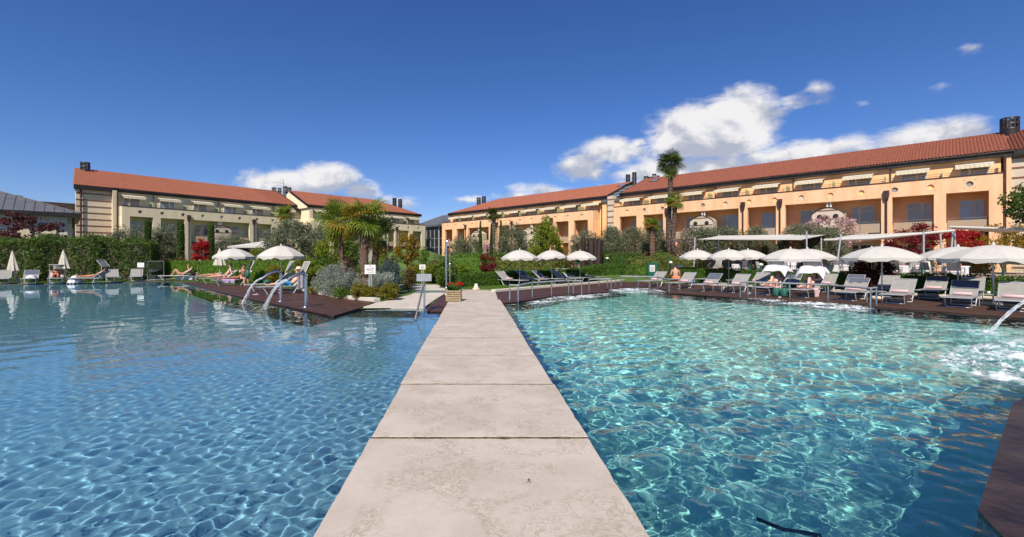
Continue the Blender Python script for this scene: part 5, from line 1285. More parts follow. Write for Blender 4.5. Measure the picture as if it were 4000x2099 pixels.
def cover_mound(label, c, rx, ry, h, mk, n_, size, seed):
    rg = np.random.default_rng(seed); a = rg.random(n_) * 6.283; t = np.sqrt(rg.random(n_)) * .97; hz_ = h * (np.cos(t * np.pi) + 1) / 2
    bump = .12 * np.sin(a * 9 + t * 7) + .10 * np.sin(a * 5 - t * 13) + .1
    p = np.stack([rx * t * np.cos(a), ry * t * np.sin(a), hz_ + bump * rg.random(n_) + .03], 1); v, q = leaves(p, size, size * .55, seed, .6)
    o = link('ground_cover', np_mesh('ground_cover', v, q, LM[mk])); o.location = c; tag(o, label, 'ground cover', kind='stuff')
cover_mound('leafy ground cover on the bank behind the walkway end', (-2.5, 35.5, 0), 6.4, 4.5, 1.25, 'mid', 26000, .17, 81)
cover_mound('leafy ground cover on the bank behind the palms', (-20, 42, 0), 11.5, 6.8, 1.4, 'mid', 30000, .19, 82)
for i_, (px_, d_, yt_, hw_, mk_, lab_) in enumerate([(1800, 34, 990, 42, 'mid', 'green shrub behind the lime green hedge block, near the shower'), (2010, 35, 996, 55, 'lime', 'yellow green shrub on the bank behind the variegated hedge'), (1960, 37, 984, 45, 'mid', 'green shrub below the darker pointed cypress'), (2075, 35, 990, 40, 'mid', 'dark green shrub at the left foot of the lime tree'), (2195, 36, 988, 38, 'varieg', 'pale shrub at the right foot of the lime tree'), (1845, 36, 983, 34, 'bright', 'light shrub left of the nearest pointed cypress'), (2420, 37.5, 985, 60, 'mid', 'shrubs behind the hedge right of the bronze pipes')]):
    shrub('green_shrub', lab_, px_, d_, yt_, hw_, mk_, (.11, .06), (70, 60), .28, seed=90 + i_)
# grass tufts along lawns (uncountable)
def grass_tufts(name, label, poly, n_, seed):
    rg = np.random.default_rng(seed); xs = [p[0] for p in poly]; ys = [p[1] for p in poly]
    p = np.stack([rg.uniform(min(xs), max(xs), n_ * 3), rg.uniform(min(ys), max(ys), n_ * 3)], 1)
    ins = np.zeros(len(p), bool); j = len(poly) - 1
    for i in range(len(poly)):
        xi, yi, xj, yj = *poly[i], *poly[j]; c = ((yi > p[:, 1]) != (yj > p[:, 1])) & (p[:, 0] < (xj - xi) * (p[:, 1] - yi) / (yj - yi + 1e-12) + xi); ins ^= c; j = i
    p = p[ins][:n_]; k = len(p); h = rg.uniform(.03, .085, k); a = rg.random(k) * 6.283; w_ = .012
    b = np.stack([np.cos(a) * w_, np.sin(a) * w_, np.zeros(k)], 1); c0 = np.concatenate([p, np.full((k, 1), -.03)], 1)
    tip = c0 + np.stack([rg.normal(0, .02, k), rg.normal(0, .02, k), h], 1)
    v = np.stack([c0 - b, c0 + b, tip], 1).reshape(-1, 3); q = np.arange(3 * k).reshape(-1, 3)
    tag(link(name, np_mesh(name, v, q, LM['bright'])), label, 'grass', kind='stuff')
grass_tufts('grass', 'short lawn grass around the right loungers', [xy(P(1800, 1131)), xy(P(1935, 1137)), xy(P(2450, 1096)), (11.4, 28.6), (9, 33), (2, 29), (-2.6, 25.4)], 26000, 3)
grass_tufts('grass', 'short lawn grass behind the left deck and under the far loungers', [(-33, 28.9), (-24.6, 33.5), (-11.5, 24.1), (-8.5, 21.6), (-8.8, 24.6), (-13, 28.5), (-24, 37), (-34, 32)], 26000, 4)
# ------------------------------------------------------------------ loungers
def cloth_patch(name, mk, parent, fn, nu=12, nv=8, thick=.008):
    """thin cloth given by fn(s,t) -> point, s,t in 0..1, with a second skin for thickness"""
    V = []; Q = []
    for k in (0, 1):
        for i in range(nu + 1):
            for j in range(nv + 1):
                p = Vector(fn(i / nu, j / nv)); V.append(p + Vector((0, 0, -thick * k)))
    W_ = nv + 1; S_ = (nu + 1) * W_
    for i in range(nu):
        for j in range(nv):
            a = i * W_ + j; Q.append((a, a + W_, a + W_ + 1, a + 1)); Q.append((S_ + a, S_ + a + 1, S_ + a + W_ + 1, S_ + a + W_))
    return link(name, np_mesh(name, V, Q, M[mk], True), parent)
SEAT = .34; BK = -1.12    # seat height, start of the backrest
def make_lounger(kind, back=34):
    root = empty('sun_lounger'); f = MB(); w2 = .33; a = R(back); bl = .74
    bx, bz = BK - bl * math.cos(a), SEAT + bl * math.sin(a)
    for s_ in (-1, 1): f.tube([(.30, s_ * w2, SEAT - .01), (BK - .45, s_ * w2, SEAT - .02)], .02, 6)
    f.tube([(.30, -w2, SEAT - .01), (.30, w2, SEAT - .01)], .02, 6); f.tube([(BK - .45, -w2, SEAT - .02), (BK - .45, w2, SEAT - .02)], .018, 6)
    f.build('frame', M['alu'], root)
    for (x0, x1) in ((.18, -.02), (-1.28, -1.12)):
        l = MB(); l.tube([(x0, -w2 + .015, SEAT - .03), (x1, -w2 + .03, .018), (x1, w2 - .03, .018), (x0, w2 - .015, SEAT - .03)], .018, 6, smooth=False)
        l.tube([((x0 * .4 + x1 * .6), -w2 + .02, .13), ((x0 * .4 + x1 * .6), w2 - .02, .13)], .012, 5) if x0 < 0 else None
        l.build('leg', M['white_alu'], root)
    s1 = MB(); s1.box(BK, .29, -w2 + .015, w2 - .015, SEAT - .005, SEAT + .006); s1.build('seat_fabric', M['sling'], root)
    b = MB(); b.M = Matrix.Translation((BK, 0, SEAT)) @ Matrix.Rotation(a, 4, 'Y')
    b.box(-bl, 0, -w2 + .015, w2 - .015, -.004, .008); ob = b.build('backrest', M['sling'], root)
    fr = MB(); fr.M = b.M
    for s_ in (-1, 1): fr.tube([(0, s_ * w2, 0), (-bl - .04, s_ * w2, 0)], .02, 6); fr.tube([(-bl * .5, s_ * (w2 - .03), -.01), (-.45 , s_ * (w2 - .03), -.28)], .01, 5)
    fr.tube([(-bl - .03, -w2, 0), (-bl - .03, w2, 0)], .02, 6); fr.build('backrest_frame', M['alu'], ob)
    if kind in ('dark', 'half'):     # sunshade folded flat over the head end
        h = MB(); h.M = b.M; L0 = .40 if kind == 'dark' else .26; N_ = 10; V = []
        for k in range(N_ + 1):
            y = -w2 + .01 + (2 * w2 - .02) * k / N_; V += [(-bl - .02, y, .018), (-bl + L0 + .05 * math.sin(k * 1.3) * (kind == 'half'), y, .022)]
        h.add(V, [(2 * k, 2 * k + 1, 2 * k + 3, 2 * k + 2) for k in range(N_)]); h.build('sunshade', M['sling_dark'], root)
    if kind in ('hood', 'hoodflat', 'hoodup'):
        lean = {'hood': (.30, .42), 'hoodflat': (.52, .12), 'hoodup': (-.20, .46)}[kind]
        h = MB(); hx, hz = bx + .05, bz + (.30 if kind != 'hoodup' else .16)
        h.add([(hx, -w2, hz), (hx, w2, hz), (hx + lean[0], w2, hz + lean[1]), (hx + lean[0], -w2, hz + lean[1]), (hx, -w2, hz - .012), (hx, w2, hz - .012), (hx + lean[0], w2, hz + lean[1] - .012), (hx + lean[0], -w2, hz + lean[1] - .012)], [(0, 1, 2, 3), (7, 6, 5, 4), (3, 2, 6, 7), (0, 4, 5, 1)])
        o = h.build('sunshade', M['sling'], root); t = MB()
        for s_ in (-1, 1): t.tube([(bx + .1, s_ * (w2 + .01), bz - .12), (hx, s_ * (w2 + .01), hz), (hx + lean[0], s_ * (w2 + .01), hz + lean[1])], .014, 5)
        t.tube([(hx + lean[0], -w2 - .01, hz + lean[1]), (hx + lean[0], w2 + .01, hz + lean[1])], .018, 5); t.build('sunshade_frame', M['white_alu'], o)
    return root
LP = {k: make_lounger(k, b) for k, b in (('light', 38), ('dark', 38), ('half', 36), ('hood', 34), ('hoodflat', 34), ('hoodup', 40))}
LUSED = set()
def lounger(kind, px, py, head, label, group, zg=0.0, roll=None, rollmk='towel_pink', s=1.0):
    pos = P(px, py, zg); pos.z = zg
    o = LP[kind] if kind not in LUSED else copy_tree(LP[kind]); LUSED.add(kind)
    o.location = pos; o.rotation_euler = (0, 0, math.atan2(head[1], head[0]) + rnd.uniform(-.03, .03)); o.scale = (s, s, s)
    tag(o, label, 'sun lounger', group)
    if roll:
        n_ = 14; mb = MB(); V = []
        mb.smooth = True
        prof = [(.0, -.235), (.050, -.235), (.062, -.225), (.064, 0), (.062, .225), (.050, .235), (0, .235)]
        for r_, y in prof:
            for k in range(n_):
                t = 2 * math.pi * k / n_; rr = r_ * (1 + .06 * math.sin(t * 3 + y * 9)); V.append((rr * math.cos(t), y, rr * math.sin(t) * .85))
        mb.add(V, [(i * n_ + k, i * n_ + (k + 1) % n_, (i + 1) * n_ + (k + 1) % n_, (i + 1) * n_ + k) for i in range(len(prof) - 1) for k in range(n_)])
        q = mb.build('towel', M[rollmk]); tag(q, roll, 'towel', 'rolled towels on the loungers')
        ang = o.rotation_euler.z; lx = -.93
        q.location = pos + Vector((math.cos(ang) * lx, math.sin(ang) * lx, SEAT + .062)); q.rotation_euler = (0, 0, ang + rnd.uniform(-.15, .15))
    return o
HR = (-.77, -.64); GR = 'sun loungers set out on the right deck'
lounger('light', 2521, 1121, HR, 'grey lounger at the far end of the right deck beside the handrail', GR, roll='pale rolled towel on the lounger farthest along the right deck')
lounger('light', 2634, 1129, HR, 'grey lounger in front of the seated bare backed man', GR, roll='pink rolled towel on the lounger in front of the seated man')
lounger('hoodup', 2742, 1111, HR, 'lounger with its tall grey sunshade raised beside the blue baby walker', GR)
lounger('dark', 2728, 1138, HR, 'lounger with dark folded sunshade in the front row beside the baby walker', GR, roll='pink rolled towel on the dark topped lounger beside the baby walker')
lounger('light', 2843, 1144, HR, 'grey front row lounger with a cream bag underneath', GR, roll='pink rolled towel on the lounger above the cream bag')
lounger('dark', 2868, 1117, HR, 'dark topped lounger tight against the hedge behind the one with the cream bag', GR, roll='pink rolled towel on the dark topped lounger against the hedge')
lounger('light', 2926, 1129, HR, 'grey second row lounger directly left of the first towel covered hood', GR, roll='pink rolled towel left of the first towel covered hood')
F1 = lounger('hood', 2979, 1152, HR, 'lounger of the first woman, its raised hood draped with a white towel', GR)
lounger('dark', 3062, 1131, HR, 'dark lounger between and behind the two sunbathing women', GR)
G1 = lounger('hood', 3126, 1163, HR, 'lounger of the second woman, next to the green beach bags', GR)
lounger('light', 3196, 1141, HR, 'grey lounger right behind the second woman with a pink towel', GR, roll='pink rolled towel right behind the second woman')
lounger('half', 3306, 1175, HR, 'dark topped lounger with slack pale cloth in front of the maple bush', GR, roll='pink rolled towel on the lounger in front of the maple bush')
lounger('dark', 3300, 1149, HR, 'dark topped second row lounger left of the maple bush', GR)
lounger('light', 3490, 1187, HR, 'grey front row lounger right of the pair of close steel posts', GR, roll='pink rolled towel on the lounger right of the steel posts')
lounger('light', 3440, 1157, HR, 'grey second row lounger touching the maple bush parasol pole', GR, roll='pink rolled towel on the second row lounger by the maple bush')
lounger('half', 3627, 1167, HR, 'lounger with half dark backrest standing alone in the second row', GR, roll='pink rolled towel on the lone second row lounger')
lounger('dark', 3744, 1202, HR, 'dark topped front row lounger left of the low table with a cup', GR, roll='pink rolled towel left of the low table with a cup')
lounger('light', 3782, 1174, HR, 'grey lounger behind the one left of the low table', GR)
lounger('light', 3950, 1217, HR, 'nearest grey front row lounger at the end of the right deck', GR, roll='pink rolled towel on the nearest lounger of the deck')
lounger('dark', 4010, 1182, HR, 'dark topped lounger half out of view by the hedge', GR)
HL = (.75, -.66); GL = 'six loungers in a row on the right lawn'
ord6 = ['first', 'second', 'third', 'fourth', 'fifth', 'sixth']
for i, (px, py, k) in enumerate([(2036, 1118, 'light'), (2113, 1113.5, 'dark'), (2176, 1110, 'half'), (2250, 1108, 'light'), (2282, 1103.5, 'light'), (2334, 1099, 'dark')]):
    lounger(k, px, py, HL, f'{ord6[i]} lounger from the walkway in the row on the lawn', GL, roll=f'pink rolled towel on the {ord6[i]} lounger from the walkway')
GF = 'loungers along the far edge of the left pool'; HF = (.68, -.73)
lounger('light', 5, 1110, HF, 'grey lounger left of the first folded parasol', GF)
lounger('dark', 112, 1109.5, HF, 'dark topped lounger right of the first folded parasol holding a white towel heap', GF)
A1 = lounger('hoodflat', 215, 1107.5, HF, 'lounger with a flat raised sunshade over a sunbather holding a book', GF)
A2 = lounger('hood', 300, 1106, (-.97, -.12), 'lounger seen from the side with tilted sunshade above a lying man', GF)
lounger('light', 444, 1103, HF, 'empty grey lounger before the end of the oleander hedge', GF)
lounger('light', 530, 1099.5, (.62, -.78), 'empty grey lounger at the end of the oleander hedge', GF)
HD = (-.72, -.69); GD = 'loungers grouped on the left deck'
B1 = lounger('light', 642, 1095.5, (-.92, -.38), 'lounger of the woman in a red bikini at the tip of the deck', GD)
B2 = lounger('hood', 695, 1094, (-.92, -.38), 'lounger with sunshade and white towel hanging from its side', GD)
B3 = lounger('light', 767, 1100, HD, 'lounger of the person lying face down, feet towards the pool', GD)
B4 = lounger('light', 800, 1108, HD, 'lounger under the woman with sunglasses propped on her arm', GD)
B5 = lounger('hoodup', 850, 1117, HD, 'lounger covered with lilac towels and raised sunshade', GD)
B6 = lounger('hoodup', 985, 1138, HD, 'lounger with raised sunshade holding a green cloth', GD)
B7 = lounger('hoodup', 1035, 1150, HD, 'lounger of the person in a straw hat, beside the two fountains', GD)

# ------------------------------------------------------------------ parasols
def make_parasol():
    root = empty('parasol'); R0 = 1.4; H = 2.4; rim = 1.86; n_ = 8; mb = MB(); V = []; K = 7; S_ = 6
    def zz(t): return H - (H - rim) * (t ** 1.8)
    for i in range(K + 1):
        t = i / K
        for k in range(n_ * S_):
            a = 2 * math.pi * k / (n_ * S_); fr = (k % S_) / S_; sag = 1 - .062 * math.sin(math.pi * fr) * t; dz = -.02 * math.sin(math.pi * fr) * t
            V.append((R0 * t * sag * math.cos(a), R0 * t * sag * math.sin(a), zz(t) + dz))
    N_ = n_ * S_; mb.smooth = False
    mb.add(V, [(i * N_ + k, (i + 1) * N_ + k, (i + 1) * N_ + (k + 1) % N_, i * N_ + (k + 1) % N_) for i in range(K) for k in range(N_)])
    mb.build('canopy', M['white'], root)
    v = MB(); V = []
    for k in range(N_):
        a = 2 * math.pi * k / N_; fr = (k % S_) / S_; sag = 1 - .062 * math.sin(math.pi * fr); x, y = R0 * sag * math.cos(a), R0 * sag * math.sin(a); z = rim - .02 * math.sin(math.pi * fr)
        V += [(x * 1.001, y * 1.001, z + .004), (x * 1.004, y * 1.004, z - .10 - .07 * math.sin(math.pi * fr) + .03 * math.sin(k * 2.1))]
    v.add(V, [(2 * k, 2 * k + 1, 2 * ((k + 1) % N_) + 1, 2 * ((k + 1) % N_)) for k in range(N_)]); v.build('valance', M['white'], root)
    p = MB(); p.tube([(0, 0, 0), (0, 0, H + .02)], .024, 8); p.build('pole', M['alu'], root)
    p = MB(); p.lathe([(.035, 1.05), (.045, 1.07), (.045, 1.15), (.035, 1.17)], 8); p.build('collar', M['white_alu'], root)
    p = MB(); p.lathe([(.055, H - .02), (.05, H + .04), (.03, H + .10), (0, H + .11)], 8); p.build('finial', M['white'], root)
    for k in range(n_):
        a = 2 * math.pi * k / n_; r_ = MB(); c, s_ = math.cos(a), math.sin(a)
        r_.tube([(R0 * t * .99 * c, R0 * t * .99 * s_, zz(t) - .02) for t in (.05, .35, .7, 1)], .008, 4); r_.tube([(.03 * c, .03 * s_, 1.75), (R0 * .5 * c, R0 * .5 * s_, zz(.5) - .02)], .007, 4)
        r_.build('rib', M['alu'], root)
    return root
PP = make_parasol(); pused = []
def parasol(px, d, yapex, yrim, width, label, group='open white parasols by the pool', tilt=(0, 0), pole_px=None, rz=None, zg=0.):
    o = PP if not pused else copy_tree(PP); pused.append(1)
    r_ = width / 2 / F * d; za, zr = zat(yapex, d), zat(yrim, d); H = za - zg
    tag(o, label, 'parasol', group); o.location = ray(px, d, zg); sc = r_ / 1.4; o.scale = (sc, sc, H / 2.5)
    o.rotation_euler = (tilt[0], tilt[1], rz if rz is not None else rnd.random())
    return o
parasol(2030, 26.8, 971, 1002, 144, 'open parasol nearest the walkway on the right lawn')
parasol(2159, 28.2, 972, 1004, 134, 'middle parasol on the right lawn showing its underside', tilt=(-.10, .02))
parasol(2266, 30, 975, 1000, 128, 'right hand parasol on the lawn in front of the bronze pipes')
parasol(2724, 29.3, 971, 1009, 136, 'leftmost parasol on the right deck, beside the baby walker')
parasol(2921, 29.0, 970, 1006, 150, 'parasol behind the front one above the cream bag')
parasol(2847, 27.0, 969, 1010, 158, 'front parasol above the lounger with the cream bag')
parasol(3154, 25.0, 966, 1012, 196, 'parasol above the second towel draped woman')
parasol(3086, 22.4, 965, 1012, 208, 'parasol whose pole stands between the two towel draped women', tilt=(.02, -.03))
parasol(3405, 21.6, 962, 1014, 200, 'parasol hidden behind the big one at the maple bush')
parasol(3445, 18.4, 954, 1008, 268, 'big parasol beside the wine red maple bush')
parasol(3742, 19.0, 956, 1010, 274, 'parasol behind the nearest one, above the half dark lounger')
parasol(3880, 15.6, 948, 1008, 330, 'nearest complete parasol above the low table with a cup')
parasol(4092, 14.9, 955, 1010, 300, 'parasol cut off at the end of the right deck')
parasol(913, 27.5, 965, 998, 146, 'open parasol above the woman with the green bag')
parasol(1098, 21.8, 953, 996, 174, 'open parasol behind the hooded pair of loungers near the fountains')
def folded(px, d, yapex, ybot, wpx, pole, label):
    za, zb = zat(yapex, d), zat(ybot, d); r_ = wpx / 2 / F * d
    root = tag(empty('folded_parasol', ray(px + pole, d)), label, 'parasol', 'folded parasols'); off = -pole / F * d
    mb = MB(); n_ = 24; V = []; K = 7
    for i in range(K + 1):
        t = i / K; rr = .03 + (r_ - .03) * t ** .8
        for k in range(n_):
            a = 2 * math.pi * k / n_; q = rr * (1 + .22 * (1 if k % 3 == 0 else -.4) * t); V.append((off * (1 - .25 * t) + q * math.cos(a), q * math.sin(a) * .8, za + (zb - za) * t + .02 * math.sin(k * 1.7) * t))
    mb.add(V, [(i * n_ + k, i * n_ + (k + 1) % n_, (i + 1) * n_ + (k + 1) % n_, (i + 1) * n_ + k) for i in range(K) for k in range(n_)]); mb.build('canopy', M['canvas_off'], root)
    mb = MB(); mb.tube([(0, 0, 0), (off * .75, 0, zb), (off, 0, za + .06)], .024, 7); mb.build('pole', M['alu'], root)
    mb = MB(); mb.lathe([(.0, .03), (.24, .03), (.26, 0)], 16); mb.build('base', M['sand'], root)
folded(48, 29.8, 982, 1058, 35, 20, 'folded parasol nearest the edge, between the first two loungers')
folded(247, 30.2, 979, 1050, 37, 16, 'folded parasol standing behind the lounger with the flat sunshade')
folded(858, 29.6, 972, 1037, 42, 1, 'folded ecru parasol beside the open one on the left deck')
for (px, py, lab) in ((3440, 1166, 'round stone parasol base standing on edge by the maple bush'), (3862, 1189, 'round stone parasol base below the low table with a cup'), (2790, 1114, 'round stone base in the gap behind the dark topped loungers')):
    mb = MB(); mb.lathe([(0, .075), (.30, .075), (.34, .055), (.34, 0)], 20); tag(mb.build('stone_disc', M['sand'], None, P(px, py)), lab, 'parasol weight')
# square canopy of the garden terrace (left, behind the hedge)
root = tag(empty('square_parasol', ray(1035, 40)), 'large square ecru parasol on the garden terrace behind the hedge', 'parasol'); za, zr = zat(942, 40), zat(966, 40)
mb = MB(); mb.M = Matrix.Rotation(.35, 4, 'Z'); s_ = 2.35; mb.add([(0, 0, za), (-s_, -s_, zr), (s_, -s_, zr), (s_, s_, zr), (-s_, s_, zr), (-s_, -s_, zr - .12), (s_, -s_, zr - .12), (s_, s_, zr - .12), (-s_, s_, zr - .12)], [(0, 1, 2), (0, 2, 3), (0, 3, 4), (0, 4, 1), (1, 5, 6, 2), (2, 6, 7, 3), (3, 7, 8, 4), (4, 8, 5, 1)]); mb.build('canopy', M['white'], root)
mb = MB(); mb.tube([(0, 0, 0), (0, 0, za)], .05, 8); mb.build('pole', M['wood'], root)

# shade sails
def sail(label, pts, d, zr=None, poles=()):
    V = [ray(px, dd_, zat(py, dd_)) for px, py, dd_ in pts]; root = tag(empty('shade_sail', (V[0].x, V[0].y, 0)), label, 'shade sail', 'white shade sails over the restaurant')
    O = Vector((V[0].x, V[0].y, 0)); a, b, c, e_ = [v - O for v in V]
    def fn(s, t):
        p = (a * (1 - s) + b * s) * (1 - t) + (e_ * (1 - s) + c * s) * t; p.z -= .22 * math.sin(math.pi * s) * math.sin(math.pi * t) + .0; 
        cen = (a + b + c + e_) / 4; k = .07 * (math.sin(math.pi * s) + math.sin(math.pi * t)) * (1 - min(1, 2 * min(s, 1 - s, t, 1 - t) * 3)); return p + (cen - p) * k * .3
    cloth_patch('sail', 'white', root, fn, 14, 8, .01)
    for (px, dd_, yb, yt, lean) in poles:
        p = MB(); q = ray(px, dd_) - O; p.tube([(q.x, q.y, .3), (q.x + lean, q.y, zat(yt, dd_))], .045, 8); p.build('mast', M['alu'], root)
    return root
sail('long shade sail in front of the olives, left of the other sails', [(2722, 936, 31), (3127, 938, 29.5), (3252, 914, 33), (2811, 921, 35)], 33, poles=[(2709, 31, 0, 930, .1), (3151, 28.5, 0, 905, 0), (2807, 35, 0, 915, 0)])
sail('shade sail with white roller edge above the maple bush', [(3222, 938, 28), (3400, 934, 26.5), (3725, 903, 25.5), (3325, 918, 30)], 28, poles=[(3262, 27, 0, 915, .35), (3608, 25, 0, 905, 0), (3208, 30, 0, 930, 0)])
sail('shade sail at the end of the orange wing above the nearest parasols', [(3711, 890, 27), (4060, 902, 24), (4120, 893, 26), (3740, 886, 29)], 27, poles=[(3686, 25.5, 0, 900, -.2), (3707, 27, 0, 885, .25), (3730, 27, 0, 888, 0)])
root = tag(empty('sail_roller', ray(3225, 27.6)), 'white roller tube along the edge of the second shade sail', 'roller'); O = ray(3225, 27.6)
mb = MB(); mb.tube([ray(3219, 27.9, zat(938, 27.9)) - O, ray(3400, 26.3, zat(932, 26.3)) - O, ray(3728, 25.3, zat(901, 25.3)) - O], .075, 8); mb.build('tube', M['white'], root)
root = tag(empty('sail_roller', ray(3712, 26.8)), 'white roller tube at the edge of the third shade sail', 'roller'); O = ray(3712, 26.8)
mb = MB(); mb.tube([ray(3711, 26.8, zat(887, 26.8)) - O, ray(4080, 24, zat(899, 24)) - O], .07, 8); mb.build('tube', M['white'], root)

# ------------------------------------------------------------------ restaurant furniture
TZ = .48
mb = MB(); mb.prism([(13.6, 33.4), (15.9, 29.9), (18.5, 26.6), (21.8, 22.2), (30, 20), (34, 26), (24, 42), (14.5, 40)], TZ - .1, TZ + .2); tag(mb.build('upper_terrace', M['paving']), kind='structure')
def make_table():
    r = empty('restaurant_table'); mb = MB(); mb.bbox(-.4, .4, -.4, .4, .71, .74); mb.build('tabletop', M['wood'], r)
    mb = MB(); mb.tube([(0, 0, .02), (0, 0, .71)], .035, 8); mb.box(-.28, .28, -.28, .28, 0, .025); mb.build('pedestal', M['rail'], r); return r
def make_cloth():
    mb = MB(); h = .44; n_ = 10; V = []; top = .748
    ring_ = [(-h + 2 * h * k / n_, -h) for k in range(n_)] + [(h, -h + 2 * h * k / n_) for k in range(n_)] + [(h - 2 * h * k / n_, h) for k in range(n_)] + [(-h, h - 2 * h * k / n_) for k in range(n_)]
    N_ = len(ring_); V = [(x * .93, y * .93, top) for x, y in ring_] + [(x * (1 + .05 * math.sin(k * 2.2)), y * (1 + .05 * math.sin(k * 2.2)), top - .30) for k, (x, y) in enumerate(ring_)] + [(x * (1.02 + .10 * math.sin(k * 2.2 + .3)), y * (1.02 + .10 * math.sin(k * 2.2 + .3)), .16 + (0 if k % n_ else -.08)) for k, (x, y) in enumerate(ring_)]
    mb.add(V, [tuple(range(N_))] + [(i * N_ + (k + 1) % N_, i * N_ + k, (i + 1) * N_ + k, (i + 1) * N_ + (k + 1) % N_) for i in (0, 1) for k in range(N_)]); return mb.build('tablecloth', M['table_cloth'])
def make_chair(mk):
    r = empty('restaurant_chair'); 
    mb = MB(); mb.box(-.23, .23, -.22, .22, .43, .45); mb.build('seat', M[mk], r)
    mb = MB(); mb.M = Matrix.Translation((0, .21, .45)) @ Matrix.Rotation(R(-12), 4, 'X'); mb.box(-.23, .23, -.006, .008, .08, .46); mb.build('backrest', M[mk], r)
    mb = MB(); mb.tube([(-.24, .22, .44), (-.24, .32, .92), (.24, .32, .92), (.24, .22, .44)], .014, 6, smooth=False); mb.build('back_frame', M['rail'], r)
    for s_ in (-1, 1):
        mb = MB(); mb.tube([(s_ * .25, .27, .66), (s_ * .26, -.2, .66), (s_ * .25, -.22, .44)], .014, 6, smooth=False); mb.build('armrest', M['rail'], r)
        for y in (-.21, .22): mb = MB(); mb.tube([(s_ * .23, y, .45), (s_ * .26, y * 1.15, 0)], .013, 6); mb.build('leg', M['rail'], r)
    return r
T0, C0 = make_table(), {'chair': make_chair('chair'), 'chair_light': make_chair('chair_light')}
cl0 = make_cloth(); used = set()
def first(key, o):
    if key in used: return copy_tree(o)
    used.add(key); return o
def cup(pos, lab, mk='red_cup'):
    mb = MB(); mb.lathe([(0, 0), (.035, 0), (.045, .09), (.038, .085), (.03, .01)], 10); tag(mb.build('candle_cup', M[mk], None, pos), lab, 'cup', 'red cups on the tables')
tabs = [(2862, 28.9, 0, 'table in front of the green shrubs, nearest the baby walker'), (2893, 32.6, .2, 'rear table behind the cream bag lounger'), (3040, 26.7, 0, 'front table left of the two towel draped women'), (3082, 30.6, .2, 'rear table above the first towel draped woman'),
        (3239, 25.0, 0, 'front table left of the maple bush'), (3282, 28.6, .2, 'rear table left of the maple bush'), (3506, 23.2, 0, 'low front table just right of the maple bush'), (3590, 26.0, .2, 'rear table with bluish cloth right of the maple bush'), (3735, 21.9, 0, 'front table behind the half dark lounger')]
ci = 0
for i, (px, d, dz, lab) in enumerate(tabs):
    z0 = TZ + dz; pos = ray(px, d, z0); rz = .87 + rnd.uniform(-.1, .1)
    t = first('t', T0); t.location = pos; t.rotation_euler = (0, 0, rz); tag(t, 'pedestal table under the white cloth: ' + lab.split(',')[0], 'table', 'restaurant tables')
    c = first('c', cl0); c.location = pos; c.rotation_euler = (0, 0, rz); tag(c, 'white cloth on the ' + lab, 'tablecloth', 'white tablecloths')
    cup(pos + Vector((.12, -.1, .752)), 'red cup on the ' + lab.split(',')[0])
    spots = [(-.55, -.45, 2.4, 'near left'), (.62, -.30, -2.2, 'near right'), (.55, .5, -.7, 'far right'), (-.6, .45, .8, 'far left')]
    for j, (dx, dy, rr, nm) in enumerate(spots):
        if (i + j) % 5 == 4: continue
        mk = 'chair_light' if (i * 3 + j) % 4 == 1 else 'chair'
        ch = first(mk, C0[mk]); v = Matrix.Rotation(rz - .87, 3, 'Z') @ Vector((dx, dy, 0)) * 1.08; ch.location = pos + v
        ch.rotation_euler = (0, 0, math.atan2(-v.x, v.y) + rnd.uniform(-.3, .3)); tag(ch, f'{"pale" if mk == "chair_light" else "dark"} armchair, {nm} of the {lab.split(",")[0].replace(" the ", " ")}', 'chair', 'mesh armchairs at the restaurant tables')
        ci += 1
# low side tables on the deck
def side_table(px, py, label, h=.40, w_=.24):
    r = tag(empty('side_table', P(px, py), .6), label, 'side table', 'low metal side tables'); mb = MB(); mb.bbox(-w_, w_, -w_, w_, h - .02, h); mb.build('tabletop', M['sling'], r)
    for sx in (-1, 1):
        for sy in (-1, 1): mb = MB(); mb.tube([(sx * (w_ - .02), sy * (w_ - .02), 0), (sx * (w_ - .02), sy * (w_ - .02), h - .02)], .012, 6); mb.build('leg', M['alu'], r)
side_table(2812, 1137, 'low side table left of the lounger with the cream bag'); side_table(3424, 1180, 'low side table behind the pair of close steel posts'); side_table(3868, 1196, 'low side table holding a small white cup'); side_table(2196, 1105, 'small side table among the lawn loungers', .36, .18)
cup(P(3868, 1196) + Vector((-.05, 0, .40)), 'small white cup on the low side table', 'table_cloth')

# ------------------------------------------------------------------ rails, fountains, shower, signs
def railing(label, posts, top=.60, rail=None, r_=.027, name='pool_handrail'):
    b0 = P(*posts[0]); root = tag(empty(name, b0), label, 'handrail', 'stainless pool handrails'); pts = []
    for px, py in posts:
        b = P(px, py) - b0; mb = MB(); mb.tube([(b.x, b.y, -.3), (b.x, b.y, top)], r_, 8); mb.build('post', M['chrome'], root); pts.append(b)
    if rail is None: rail = pts
    else: rail = [P(px, py) - b0 for px, py in rail]
    for a, b in zip(rail, rail[1:]):
        mb = MB(); mb.tube([(a.x, a.y, top), (b.x, b.y, top)], .036, 8); mb.build('rail', M['sign_grey'], root)
railing('long steel handrail nearest the walkway in front of the lawn loungers', [(1991, 1177), (2024, 1180), (2079, 1162.5), (2154, 1155.5), (2221, 1148.5), (2272, 1152.5)])
railing('steel handrail loop at the notch of the right pool', [(2239, 1148.5), (2301, 1141.5), (2387, 1140), (2406, 1121), (2339, 1123), (2373, 1124)], rail=[(2301, 1141.5), (2387, 1140)])
railing('steel handrail along the far bubbling corner of the pool', [(2425.5, 1122), (2493, 1124), (2567.5, 1127), (2614, 1142), (2656, 1139)])
railing('steel handrail in front of the two towel draped women', [(2891.6, 1161), (2921.5, 1158), (2951, 1160), (3085, 1167), (3235, 1177), (3401, 1198), (3423.6, 1193)])
